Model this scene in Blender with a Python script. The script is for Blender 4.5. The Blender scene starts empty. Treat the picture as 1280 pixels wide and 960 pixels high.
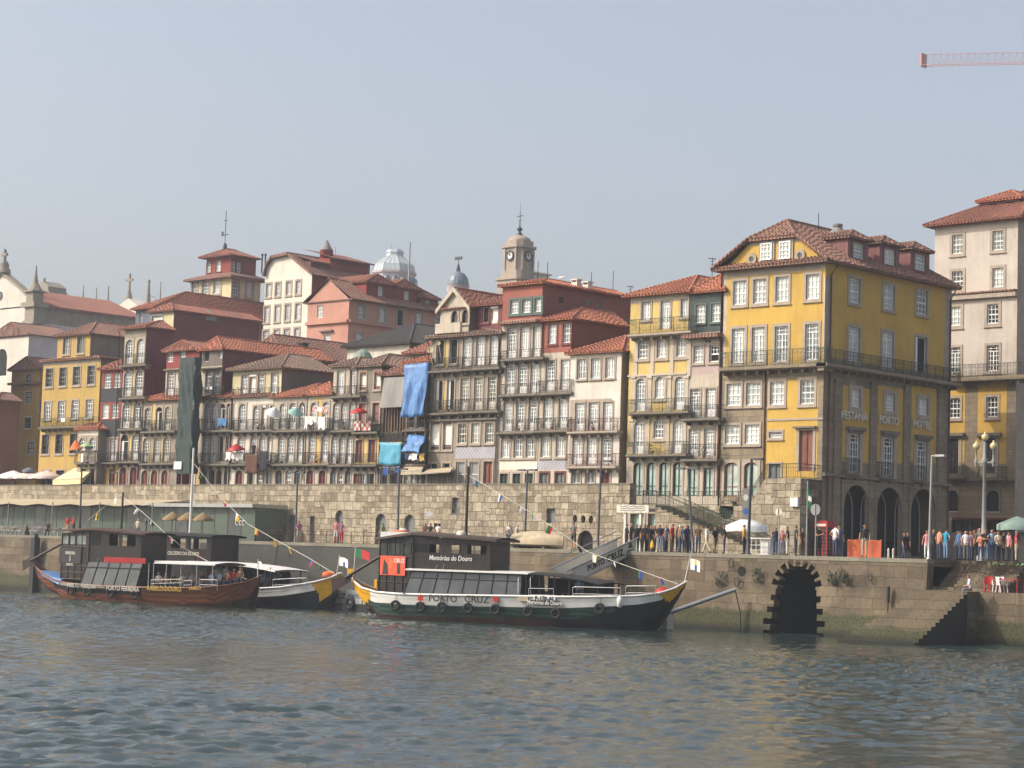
import bpy, bmesh, math, random
import numpy as np
from mathutils import Vector, Matrix
from mathutils.geometry import tessellate_polygon
random.seed(7)
SC = bpy.context.scene
COL = SC.collection
R_ = math.radians
# ------------------------------------------------------------------ camera (pixels of the 1280x960 photograph)
FPX = 2600.0
ALPHA, PITCH, ROLL = R_(43.5), R_(4.8), R_(1.8)
CAM = Vector((95.9, -101.1, 4.0))
_F = Vector((-math.sin(ALPHA)*math.cos(PITCH), math.cos(ALPHA)*math.cos(PITCH), math.sin(PITCH)))
_R0 = Vector((math.cos(ALPHA), math.sin(ALPHA), 0))
_U0 = _R0.cross(_F)
_R = _R0*math.cos(ROLL) + _U0*math.sin(ROLL)
_U = _U0*math.cos(ROLL) - _R0*math.sin(ROLL)
def ray(px, py): return _F*FPX + _R*(px-640) + _U*(480-py)
def onY(px, py, Y):
    d = ray(px, py); t = (Y-CAM.y)/d.y; return CAM + d*t
def onX(px, py, X):
    d = ray(px, py); t = (X-CAM.x)/d.x; return CAM + d*t
def onZ(px, py, Z):
    d = ray(px, py); t = (Z-CAM.z)/d.z; return CAM + d*t
def toPx(p):
    v = Vector(p)-CAM; k = v.dot(_F)
    return 640+FPX*v.dot(_R)/k, 480-FPX*v.dot(_U)/k
def mpp(p):                       # metres per photo pixel at a point
    return (Vector(p)-CAM).dot(_F)/FPX
cd = bpy.data.cameras.new('camera'); co = bpy.data.objects.new('camera', cd); COL.objects.link(co)
M = Matrix((( _R.x, _U.x, -_F.x, CAM.x), (_R.y, _U.y, -_F.y, CAM.y), (_R.z, _U.z, -_F.z, CAM.z), (0,0,0,1)))
co.matrix_world = M
cd.sensor_fit = 'HORIZONTAL'; cd.sensor_width = 36; cd.lens = 36*FPX/1280
cd.clip_start = 0.5; cd.clip_end = 20000
SC.camera = co
# ------------------------------------------------------------------ materials
def lin(c):
    if isinstance(c, str):
        c = c.lstrip('#'); c = [int(c[i:i+2], 16)/255 for i in (0, 2, 4)]
        c = [x/12.92 if x <= .04045 else ((x+.055)/1.055)**2.4 for x in c]
    return (c[0], c[1], c[2], 1)
MATS = {}
def newmat(name):
    m = bpy.data.materials.new(name); m.use_nodes = True
    nt = m.node_tree; nt.nodes.clear()
    out = nt.nodes.new('ShaderNodeOutputMaterial'); b = nt.nodes.new('ShaderNodeBsdfPrincipled')
    nt.links.new(b.outputs[0], out.inputs[0])
    MATS[name] = m
    return m, nt, b
def N(nt, t, **kw):
    n = nt.nodes.new('ShaderNode'+t)
    for k, v in kw.items():
        if k in n.inputs.keys(): n.inputs[k].default_value = v
        else: setattr(n, k, v)
    return n
def mapping(nt, sx, sy, src='UV', sz=1):
    tc = N(nt, 'TexCoord'); mp = N(nt, 'Mapping'); mp.inputs['Scale'].default_value = (sx, sy, sz)
    nt.links.new(tc.outputs[src], mp.inputs[0]); return mp.outputs[0]
def ramp(nt, fac, stops):
    r = N(nt, 'ValToRGB'); cr = r.color_ramp
    while len(cr.elements) < len(stops): cr.elements.new(.5)
    for e, (p, c) in zip(cr.elements, stops):
        e.position = p; e.color = c if len(c) == 4 else (*c, 1)
    nt.links.new(fac, r.inputs[0]); return r.outputs[0]
def mixc(nt, fac, a, b, mode='MIX'):
    m = N(nt, 'Mix', data_type='RGBA', blend_type=mode)
    for v, i in ((fac, 0), (a, 6), (b, 7)):
        if hasattr(v, 'is_output'): nt.links.new(v, m.inputs[i])
        else: m.inputs[i].default_value = v
    return m.outputs[2]
def noise(nt, vec, scale, detail=4, rough=.6):
    n = N(nt, 'TexNoise', Scale=scale, Detail=detail, Roughness=rough); nt.links.new(vec, n.inputs['Vector']); return n.outputs['Fac']
def bump(nt, b, h, strength=.3, dist=.02):
    bp = N(nt, 'Bump', Strength=strength, Distance=dist); nt.links.new(h, bp.inputs['Height']); nt.links.new(bp.outputs[0], b.inputs['Normal'])
G = lambda v: (v, v, v, 1)
def plaster(name, c, dirt=.35, rough=.85, dirtc='#5a5148', big=.35):
    m, nt, b = newmat(name); c = lin(c)
    uv = mapping(nt, 1, 1)
    n1 = noise(nt, uv, big, 6)
    v1 = ramp(nt, n1, [(.3, tuple(x*.82 for x in c[:3])), (.7, tuple(min(1, x*1.1) for x in c[:3]))])
    st = noise(nt, mapping(nt, 2.2, .22), 1.3, 6, .7)
    f = ramp(nt, st, [(.5, G(0)), (.78, G(dirt))])
    o = mixc(nt, f, v1, lin(dirtc))
    n3 = noise(nt, uv, 9, 3)
    o = mixc(nt, .35, o, ramp(nt, n3, [(.3, G(.6)), (.7, G(1))]), 'MULTIPLY')
    nt.links.new(o, b.inputs['Base Color']); b.inputs['Roughness'].default_value = rough
    bump(nt, b, n3, .2, .02)
    return m
def blocks(name, c1, c2, mort, bw, bh, ms=.025, distort=.06, dirt=.4, dirtc='#3a342c', alg=None, bumpd=.03, offs=.5):
    m, nt, b = newmat(name)
    uv = mapping(nt, 1, 1)
    nz = N(nt, 'TexNoise', Scale=.9, Detail=2); nt.links.new(uv, nz.inputs['Vector'])
    vm = N(nt, 'VectorMath', operation='SCALE'); nt.links.new(nz.outputs['Color'], vm.inputs[0]); vm.inputs['Scale'].default_value = distort*4
    va = N(nt, 'VectorMath', operation='ADD'); nt.links.new(uv, va.inputs[0]); nt.links.new(vm.outputs[0], va.inputs[1])
    br = N(nt, 'TexBrick', Scale=1); nt.links.new(va.outputs[0], br.inputs['Vector'])
    br.offset = offs; br.squash = .7; br.squash_frequency = 3
    for k, v in (('Color1', lin(c1)), ('Color2', lin(c2)), ('Mortar', lin(mort)), ('Mortar Size', ms), ('Mortar Smooth', .3), ('Bias', 0.), ('Brick Width', bw), ('Row Height', bh)):
        br.inputs[k].default_value = v
    n1 = noise(nt, uv, .45, 6, .65)
    o = mixc(nt, ramp(nt, n1, [(.42, G(0)), (.75, G(dirt))]), br.outputs['Color'], lin(dirtc))
    st = noise(nt, mapping(nt, 1.6, .12), 1.0, 5, .7)
    o = mixc(nt, ramp(nt, st, [(.55, G(0)), (.8, G(dirt))]), o, lin(dirtc))
    n3 = noise(nt, uv, 6, 4)
    o = mixc(nt, .6, o, ramp(nt, n3, [(.25, G(.5)), (.7, G(1.0))]), 'MULTIPLY')
    if alg:                                     # weed and tide stain up to a real height
        tc = N(nt, 'TexCoord'); sp = N(nt, 'SeparateXYZ'); nt.links.new(tc.outputs['Object'], sp.inputs[0])
        mp = N(nt, 'MapRange'); nt.links.new(sp.outputs['Z'], mp.inputs['Value'])
        for k, v in (('From Min', alg[0]), ('From Max', alg[1]), ('To Min', 1.), ('To Max', 0.)): mp.inputs[k].default_value = v
        ad = N(nt, 'Math', operation='ADD'); nt.links.new(mp.outputs[0], ad.inputs[0])
        sb = N(nt, 'Math', operation='MULTIPLY_ADD'); nt.links.new(noise(nt, uv, .8, 6, .7), sb.inputs[0]); sb.inputs[1].default_value = 1.6; sb.inputs[2].default_value = -.8
        nt.links.new(sb.outputs[0], ad.inputs[1])
        o = mixc(nt, ramp(nt, ad.outputs[0], [(.35, G(0)), (.6, G(.85))]), o, ramp(nt, n3, [(.35, lin('#2b2c1a')), (.65, lin('#4d5230'))]))
        mp2 = N(nt, 'MapRange'); nt.links.new(sp.outputs['Z'], mp2.inputs['Value'])
        for k, v in (('From Min', .1), ('From Max', .75), ('To Min', 1.), ('To Max', 0.)): mp2.inputs[k].default_value = v
        o = mixc(nt, ramp(nt, mp2.outputs[0], [(.2, G(0)), (.8, G(.9))]), o, lin('#1c1c17'))
    nt.links.new(o, b.inputs['Base Color']); b.inputs['Roughness'].default_value = .9
    h = mixc(nt, .5, br.outputs['Fac'], n3)
    inv = N(nt, 'Invert'); nt.links.new(h, inv.inputs[1])
    bump(nt, b, inv.outputs[0], .6, bumpd)
    return m
def rubble(name, c1, c2, mort, sx, sy, dirt=.4, dirtc='#3a342c'):
    m, nt, b = newmat(name); uv = mapping(nt, 1, 1)
    nz = N(nt, 'TexNoise', Scale=1.1, Detail=3); nt.links.new(uv, nz.inputs['Vector']); vm = N(nt, 'VectorMath', operation='SCALE'); nt.links.new(nz.outputs['Color'], vm.inputs[0]); vm.inputs['Scale'].default_value = .16
    va = N(nt, 'VectorMath', operation='ADD'); nt.links.new(uv, va.inputs[0]); nt.links.new(vm.outputs[0], va.inputs[1]); br = []
    for k, (w, h, sq) in enumerate(((sx, sy, .6), (sx*1.35, sy*1.5, .75))):
        t = N(nt, 'TexBrick', Scale=1); nt.links.new(va.outputs[0], t.inputs['Vector']); t.offset = .37+.2*k; t.squash = sq; t.squash_frequency = 2+k; t.offset_frequency = 2
        for q, v in (('Color1', tuple(min(1, x*1.18) for x in lin(c1)[:3])+(1,)), ('Color2', lin(c2)), ('Mortar', lin(mort)), ('Mortar Size', .022), ('Mortar Smooth', .5), ('Bias', .0), ('Brick Width', w), ('Row Height', h)): t.inputs[q].default_value = v
        br.append(t)
    w = mapping(nt, 1, 1); mk = ramp(nt, noise(nt, w, .28, 2), [(.49, G(0)), (.51, G(1))]); o = mixc(nt, mk, br[0].outputs['Color'], br[1].outputs['Color']); f = mixc(nt, mk, br[0].outputs['Fac'], br[1].outputs['Fac'])
    n3 = noise(nt, w, 5, 5); o = mixc(nt, .75, o, ramp(nt, n3, [(.3, G(.5)), (.68, G(1.08))]), 'MULTIPLY')
    o = mixc(nt, .6, o, ramp(nt, noise(nt, w, 1.3, 2), [(.3, G(.55)), (.65, G(1.1))]), 'MULTIPLY')
    o = mixc(nt, ramp(nt, noise(nt, w, .4, 6, .7), [(.45, G(0)), (.75, G(dirt))]), o, lin(dirtc)); o = mixc(nt, ramp(nt, noise(nt, mapping(nt, 1.5, .12), 1, 5, .7), [(.55, G(0)), (.8, G(dirt))]), o, lin(dirtc))
    nt.links.new(o, b.inputs['Base Color']); b.inputs['Roughness'].default_value = .95
    iv = N(nt, 'Invert'); nt.links.new(mixc(nt, .4, f, n3), iv.inputs[1]); bump(nt, b, iv.outputs[0], .7, .05)
def tiles(name, c1, c2, c3, rib=.3, row=.45):
    m, nt, b = newmat(name)
    uv = mapping(nt, 1, 1)
    w = N(nt, 'TexWave', wave_type='BANDS', bands_direction='X', Scale=.314/rib*1.0, Distortion=.35, Detail=2); nt.links.new(uv, w.inputs['Vector'])
    w.inputs['Detail Scale'].default_value = 1.5
    br = N(nt, 'TexBrick', Scale=1); nt.links.new(uv, br.inputs['Vector'])
    for k, v in (('Color1', lin(c1)), ('Color2', lin(c2)), ('Mortar', lin(c3)), ('Mortar Size', .03), ('Brick Width', rib), ('Row Height', row), ('Bias', 0.)): br.inputs[k].default_value = v
    n1 = noise(nt, uv, .5, 7, .7)
    o = mixc(nt, ramp(nt, n1, [(.35, G(0)), (.7, G(.75))]), br.outputs['Color'], lin(c3))
    o = mixc(nt, .9, o, ramp(nt, w.outputs['Fac'], [(.08, G(.45)), (.5, G(1.15))]), 'MULTIPLY')
    n2 = noise(nt, uv, 5, 4)
    o = mixc(nt, .5, o, ramp(nt, n2, [(.3, G(.5)), (.7, G(1.15))]), 'MULTIPLY')
    nt.links.new(o, b.inputs['Base Color']); b.inputs['Roughness'].default_value = .85
    bump(nt, b, w.outputs['Fac'], .8, .08)
    return m
def siding(name, c, pitch=.25, vertical=True, rough=.6, dirt=.3):
    m, nt, b = newmat(name); c = lin(c)
    uv = mapping(nt, 1, 1)
    w = N(nt, 'TexWave', wave_type='BANDS', bands_direction='X' if vertical else 'Y', Scale=.314/pitch, Distortion=.2, Detail=1); nt.links.new(uv, w.inputs['Vector'])
    n1 = noise(nt, mapping(nt, 1.2, .3), 1, 6, .7)
    o = ramp(nt, n1, [(.3, tuple(x*.65 for x in c[:3])), (.72, tuple(min(1, x*1.15) for x in c[:3]))])
    o = mixc(nt, .5, o, ramp(nt, w.outputs['Fac'], [(.05, G(.55)), (.4, G(1))]), 'MULTIPLY')
    nt.links.new(o, b.inputs['Base Color']); b.inputs['Roughness'].default_value = rough
    bump(nt, b, w.outputs['Fac'], .5, .03)
    return m
def paint(name, c, rough=.5, metal=0., var=.15, spec=.5):
    m, nt, b = newmat(name); c = lin(c)
    n1 = noise(nt, mapping(nt, 1, 1, 'Object'), 2.5, 5)
    o = ramp(nt, n1, [(.3, tuple(x*(1-var) for x in c[:3])), (.7, tuple(min(1, x*(1+var*.6)) for x in c[:3]))])
    nt.links.new(o, b.inputs['Base Color']); b.inputs['Roughness'].default_value = rough; b.inputs['Metallic'].default_value = metal
    b.inputs['Specular IOR Level'].default_value = spec
    return m
def glass(name, c, c2, rough=.08):
    m, nt, b = newmat(name)
    n1 = noise(nt, mapping(nt, 1, 1, 'Object'), .9, 3)
    o = ramp(nt, n1, [(.38, lin(c)), (.62, lin(c2))])
    nt.links.new(o, b.inputs['Base Color']); b.inputs['Roughness'].default_value = rough; b.inputs['Specular IOR Level'].default_value = .6
    return m
def checker(name, a, bb, s):
    m, nt, b = newmat(name)
    ch = N(nt, 'TexChecker', Scale=1/s); nt.links.new(mapping(nt, 1, 1), ch.inputs['Vector']); ch.inputs[1].default_value = lin(a); ch.inputs[2].default_value = lin(bb)
    n1 = noise(nt, mapping(nt, 1, 1), 1.2, 5)
    o = mixc(nt, .5, ch.outputs[0], ramp(nt, n1, [(.3, G(.6)), (.7, G(1.1))]), 'MULTIPLY')
    nt.links.new(o, b.inputs['Base Color']); b.inputs['Roughness'].default_value = .35
    return m
def mt(n): return MATS[n]
# plasters
plaster('yellow_hotel', '#cfa84e', .28); plaster('yellow_old', '#bd9d53', .4); plaster('yellow_pale', '#d9bb72', .3)
plaster('ochre', '#a9853f', .5); plaster('white_wall', '#ded5c8', .3); plaster('cream', '#ebe3d2', .2); plaster('cream_dull', '#d9cda2', .35)
plaster('pale_wall', '#cbbfb3', .3); plaster('lilac_wall', '#cfc6c8', .3); plaster('pink_wall', '#c4ada6', .25)
plaster('salmon', '#c8937f', .3); plaster('red_wall', '#8f3f36', .35); plaster('brick_pink', '#a35f50', .3); plaster('brown_pink', '#8d5c50', .35)
plaster('grey_wall', '#8a8173', .5); plaster('grey_dark_wall', '#706b64', .4); plaster('greyblue_wall', '#6d7480', .3); plaster('beige_side', '#a8906a', .45)
plaster('old_granite', '#978b7b', .75, big=.8); plaster('granite_trim', '#b1a291', .4, big=1.5); plaster('granite_dark', '#7d7467', .5, big=1.2); plaster('granite_pale', '#c8bba8', .45, big=1.2)
plaster('white_old', '#d8d2c4', .5)
blocks('granite_blocks', '#a09078', '#8f806a', '#786b58', .95, .45, .015, .01, .45)
rubble('rubble', '#bbad96', '#93866f', '#5d513f', .72, .46)
rubble('rubble_dark', '#857763', '#5c5040', '#3b3329', .75, .55, .5)
blocks('quay_stone', '#887861', '#6b5c47', '#4d4232', 1.3, .62, .015, .05, .8, alg=(1.0, 1.75), bumpd=.03)
blocks('quay_grey', '#52524d', '#454541', '#3a3936', 2.4, 1.1, .01, .02, .6, alg=(.7, 1.3), bumpd=.02)
blocks('step_stone', '#7d705a', '#685c49', '#4b4234', 1.1, .5, .015, .02, .45, alg=(.5, 1.3), bumpd=.02)
blocks('coping', '#96907f', '#87806e', '#6a6252', 1.4, .6, .012, .01, .3)
blocks('slate_tile', '#4b4c4d', '#404144', '#333336', .3, .2, .02, .0, .3)
blocks('slate_roof', '#5b5654', '#4c4947', '#3c3937', .3, .25, .03, .0, .4)
blocks('paving', '#847c6e', '#766f62', '#5a5448', .5, .3, .02, .0, .3)
tiles('tile_orange', '#d08560', '#bd6f4d', '#99624d'); tiles('tile_brown', '#b27d66', '#9c6b57', '#7b6256'); tiles('tile_old', '#b08a74', '#997764', '#736358'); tiles('tile_red', '#bb7960', '#a66650', '#85594c')
siding('red_siding', '#7a3a36', .3); siding('dark_red_siding', '#75383a', .3); siding('green_siding', '#33443f', .22); siding('corrugated', '#8d8985', .2); siding('wood_grey', '#77695f', .25); siding('wood_dark', '#3a2820', .2); siding('planks', '#6b4d33', .3); siding('pink_siding', '#8a5652', .35)
checker('blue_tiles', '#9aa5b4', '#b8bcc0', .28); checker('lilac_tiles', '#9b9bab', '#b4b0b0', .18)
paint('white_frame', '#e9e8e4', .45, var=.06); paint('grey_frame', '#7d7a70', .6); paint('green_frame', '#4a5d54', .55); paint('red_frame', '#6c2d2b', .55); paint('brown_frame', '#4b3a30', .6)
paint('iron', '#33352f', .6); paint('iron_green', '#3a4a3c', .55); paint('iron_red', '#5c2c2c', .6); paint('iron_grey', '#5a5a55', .6); paint('pipe_red', '#5d3027', .6); paint('pipe_grey', '#6a6862', .6)
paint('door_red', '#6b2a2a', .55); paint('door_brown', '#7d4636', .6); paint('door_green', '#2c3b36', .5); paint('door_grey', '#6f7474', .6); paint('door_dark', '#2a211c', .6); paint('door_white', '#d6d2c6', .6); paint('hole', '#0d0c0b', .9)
paint('blind', '#e9e4d8', .7, var=.08); paint('yellow_paint', '#e0aa20', .5); paint('shutter_pink', '#8d6660', .7)
glass('glass_curtain', '#aab2ae', '#d0d4cd'); glass('glass_pale', '#d9d9d2', '#e6e4dc', .2); glass('glass_mid', '#5b6467', '#8c9592'); glass('glass_dark', '#1b2022', '#3a4143'); glass('glass_shop', '#8fa8a0', '#b9cbc2')
paint('white', '#e6e4de', .5, var=.08); paint('off_white', '#d5cfc0', .7, var=.12); paint('black', '#15151a', .45); paint('near_black', '#181617', .55); paint('grey', '#8a8a88', .6); paint('steel', '#a5a6a5', .4, .6); paint('dark_steel', '#3d4044', .45, .3); paint('lamp_grey', '#53565a', .45, .3)
paint('red', '#b3201f', .5); paint('phone_red', '#a81c1e', .4); paint('orange', '#c9623a', .7); paint('yellow', '#dfa514', .45); siding('hull_green', '#29443c', .3, False, .4); paint('hull_brown', '#4b2b20', .4); paint('hull_black', '#0c0c0f', .4); siding('varnish', '#7d4628', .34, False, .35); paint('varnish_dark', '#3a2019', .35); siding('boat_wood', '#21140f', .12, True, .5); paint('boat_blue', '#4f78ab', .4); paint('rubber', '#17171a', .8)
paint('tarp_blue', '#5584bd', .45, var=.3); paint('tarp_cyan', '#4fa0bd', .5, var=.2); paint('tarp_green', '#2b3b38', .7, var=.3); paint('canvas_cream', '#e0d3a4', .8); paint('canvas_pink', '#e3cbc0', .8); paint('canvas_beige', '#b9a98c', .8, var=.25); paint('canvas_white', '#e8e6e2', .7); paint('canvas_green', '#81968b', .8); paint('canvas_teal', '#8fb4ac', .8); paint('straw', '#8c7552', .9, var=.3); paint('canvas_orange', '#d6703c', .8); paint('canvas_lime', '#9cc088', .8)
paint('rug_brown', '#5f4130', .95, var=.3); paint('cloth_dark', '#2d2d36', .95); paint('cloth_blue', '#4b7fae', .9); paint('cloth_white', '#e9e7e4', .9); paint('leaf_dark', '#2c3a24', .9, var=.4); paint('stone_spire', '#948b7c', .9); paint('copper', '#7d8e80', .7); paint('lead', '#76808a', .45); paint('bronze', '#51483a', .5); paint('globe', '#cfc08f', .3)
paint('gold', '#c9a648', .5); paint('hazed_glass', '#b7c0c6', .3); paint('hazed_pink_stone', '#b9aaac', .8); paint('crane_red', '#b58079', .5); paint('skin', '#b98568', .6); paint('sky_blue_cloth', '#6f9fd0', .8)  # palace glass and pink stone paled in colour to imitate haze
# ------------------------------------------------------------------ mesh builder
ORIG = {}
class MB:
    def __init__(s): s.v = []; s.f = []; s.m = []; s.sm = []
    def quad(s, a, b, c, d, m=0): i = len(s.v); s.v += [tuple(a), tuple(b), tuple(c), tuple(d)]; s.f.append((i, i+1, i+2, i+3)); s.m.append(m); s.sm.append(False); return s
    def poly(s, pts, m=0): i = len(s.v); s.v += [tuple(p) for p in pts]; s.f.append(tuple(range(i, i+len(pts)))); s.m.append(m); s.sm.append(False); return s
    def box(s, x0, x1, y0, y1, z0, z1, m=0, sides='xXyYzZ'):
        p = lambda i, j, k: ((x0, x1)[i], (y0, y1)[j], (z0, z1)[k])
        if 'x' in sides: s.quad(p(0,1,0), p(0,0,0), p(0,0,1), p(0,1,1), m)
        if 'X' in sides: s.quad(p(1,0,0), p(1,1,0), p(1,1,1), p(1,0,1), m)
        if 'y' in sides: s.quad(p(0,0,0), p(1,0,0), p(1,0,1), p(0,0,1), m)
        if 'Y' in sides: s.quad(p(1,1,0), p(0,1,0), p(0,1,1), p(1,1,1), m)
        if 'z' in sides: s.quad(p(0,1,0), p(1,1,0), p(1,0,0), p(0,0,0), m)
        if 'Z' in sides: s.quad(p(0,0,1), p(1,0,1), p(1,1,1), p(0,1,1), m)
        return s
    def grid(s, rows, m=0, smooth=True, closed=False):
        """rows: list of equal-length point lists -> welded sheet"""
        i0 = len(s.v); n = len(rows[0])
        for r in rows: s.v += [tuple(p) for p in r]
        for i in range(len(rows)-1):
            for j in range(n if closed else n-1):
                k = (j+1) % n
                s.f.append((i0+i*n+j, i0+i*n+k, i0+(i+1)*n+k, i0+(i+1)*n+j))
                s.m.append(m[i] if isinstance(m, list) else (m(i, j) if callable(m) else m)); s.sm.append(smooth)
        return s
    def tube(s, pts, r, n=6, m=0, cap=True, smooth=True):
        pts = [Vector(p) for p in pts]; rows = []
        for i, p in enumerate(pts):
            t = (pts[min(i+1, len(pts)-1)]-pts[max(i-1, 0)]); t = t.normalized() if t.length > 1e-9 else Vector((0,0,1))
            a = t.cross(Vector((0,0,1)) if abs(t.z) < .9 else Vector((1,0,0))).normalized(); b = t.cross(a)
            rr = r[i] if isinstance(r, (list, tuple)) else r
            rows.append([p+(a*math.cos(q)+b*math.sin(q))*rr for q in [2*math.pi*k/n for k in range(n)]])
        s.grid(rows, m, smooth, True)
        if cap: s.poly(rows[0], m); s.poly(rows[-1], m)
        return s
    def lathe(s, c, prof, n=16, m=0, smooth=True, a0=0):
        c = Vector(c)
        rows = [[c+Vector((r*math.cos(a0+2*math.pi*k/n), r*math.sin(a0+2*math.pi*k/n), z)) for k in range(n)] for r, z in prof]
        return s.grid(rows, m, smooth, True)
    def plate(s, loops, fn, d0, d1, m=0):
        """polygon (outer loop + holes, 2-D) extruded between depths d0 (front) and d1 through fn(a, z, d)"""
        tri = tessellate_polygon([[Vector((a, z, 0)) for a, z in l] for l in loops])
        flat = [p for l in loops for p in l]
        for d in (d0, d1):
            i = len(s.v); s.v += [tuple(fn(a, z, d)) for a, z in flat]
            for t in tri: s.f.append(tuple(i+k for k in t)); s.m.append(m); s.sm.append(False)
        for l in loops:
            for k in range(len(l)):
                (a, z), (a2, z2) = l[k], l[(k+1) % len(l)]
                s.quad(fn(a, z, d0), fn(a2, z2, d0), fn(a2, z2, d1), fn(a, z, d1), m)
        return s
    def build(s, name, mats, parent=None, local=False):
        if isinstance(mats, str): mats = [mats]
        me = bpy.data.meshes.new(name); off = Vector((0,0,0)) if (local or parent is None) else ORIG.get(parent.name, Vector((0,0,0)))
        V = np.array(s.v, dtype=float).reshape(-1, 3) - np.array(off)
        me.from_pydata(V.tolist(), [], s.f)
        for q in mats: me.materials.append(MATS[q])
        me.polygons.foreach_set('material_index', np.array(s.m, dtype=np.int32)); me.polygons.foreach_set('use_smooth', np.array(s.sm, dtype=bool))
        uvl = me.uv_layers.new(name='UVMap'); nf = len(s.f)
        if nf:
            nn = np.zeros(nf*3); me.polygons.foreach_get('normal', nn); nn = nn.reshape(-1, 3)
            flip = (nn[:, 0]+nn[:, 1]*-1.0 < 0) & (np.abs(nn[:, 2]) < .98); nn[flip] *= -1
            u = np.cross(np.array([0, 0, 1.]), nn); L = np.linalg.norm(u, axis=1); bad = L < 1e-3
            u[bad] = (1, 0, 0); L[bad] = 1; u /= L[:, None]; v = np.cross(nn, u)
            v[v[:, 2] < 0] *= -1
            tot = np.zeros(nf, dtype=np.int32); me.polygons.foreach_get('loop_total', tot)
            li = np.zeros(len(me.loops), dtype=np.int32); me.loops.foreach_get('vertex_index', li)
            fi = np.repeat(np.arange(nf), tot); W = V[li] + np.array(off)
            uv = np.stack([(W*u[fi]).sum(1), (W*v[fi]).sum(1)], 1)
            uvl.data.foreach_set('uv', uv.ravel())
        o = bpy.data.objects.new(name, me); COL.objects.link(o)
        if parent is not None:
            o.parent = parent
            ORIG[o.name] = off if not local else ORIG.get(parent.name, Vector((0,0,0)))
        return o
def tag(o, label=None, cat=None, group=None, kind=None):
    if label: o['label'] = label
    if cat: o['category'] = cat
    if group: o['group'] = group
    if kind: o['kind'] = kind
    return o
def thing(name, label, cat, loc, group=None, rz=0):
    o = bpy.data.objects.new(name, None); COL.objects.link(o); o.location = loc; o.rotation_euler = (0, 0, rz)
    o.empty_display_size = .3; ORIG[o.name] = Vector(loc)
    return tag(o, label, cat, group)
def solo(mb, name, mats, label, cat, group=None, kind=None, loc=None):
    """a thing that is one mesh, its origin moved to loc"""
    if loc is not None:
        e = Vector(loc); mb.v = [tuple(Vector(p)-e) for p in mb.v]
    o = mb.build(name, mats); 
    if loc is not None: o.location = loc
    return tag(o, label, cat, group, kind)
def copy_tree(o, parent=None):
    c = o.copy(); COL.objects.link(c); c.parent = parent
    for ch in o.children: copy_tree(ch, c)
    return c
def text_part(s, name, mat, size, mtx, parent=None, depth=.01, align='CENTER', sx=1, shear=0):
    cu = bpy.data.curves.new(name, 'FONT'); cu.body = s; cu.size = size; cu.extrude = depth; cu.align_x = align; cu.align_y = 'CENTER'; cu.shear = shear; cu.resolution_u = 3; cu.offset = size*.01
    t = bpy.data.objects.new(name+'_tmp', cu); COL.objects.link(t)
    dg = bpy.context.evaluated_depsgraph_get(); me = bpy.data.meshes.new_from_object(t.evaluated_get(dg)); bpy.data.objects.remove(t)
    me.materials.clear(); me.materials.append(MATS[mat]); me.transform(Matrix.Diagonal((sx, 1, 1, 1))); me.transform(mtx)
    o = bpy.data.objects.new(name, me); COL.objects.link(o)
    if parent is not None: o.parent = parent
    return o
def face_mtx(x, y, z, rz=0):          # text standing upright, read from -Y, turned rz about Z
    return Matrix.Translation((x, y, z)) @ Matrix.Rotation(rz, 4, 'Z') @ Matrix.Rotation(R_(90), 4, 'X')
checker('red_check', '#b9504a', '#d8cdbd', .3)
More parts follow.
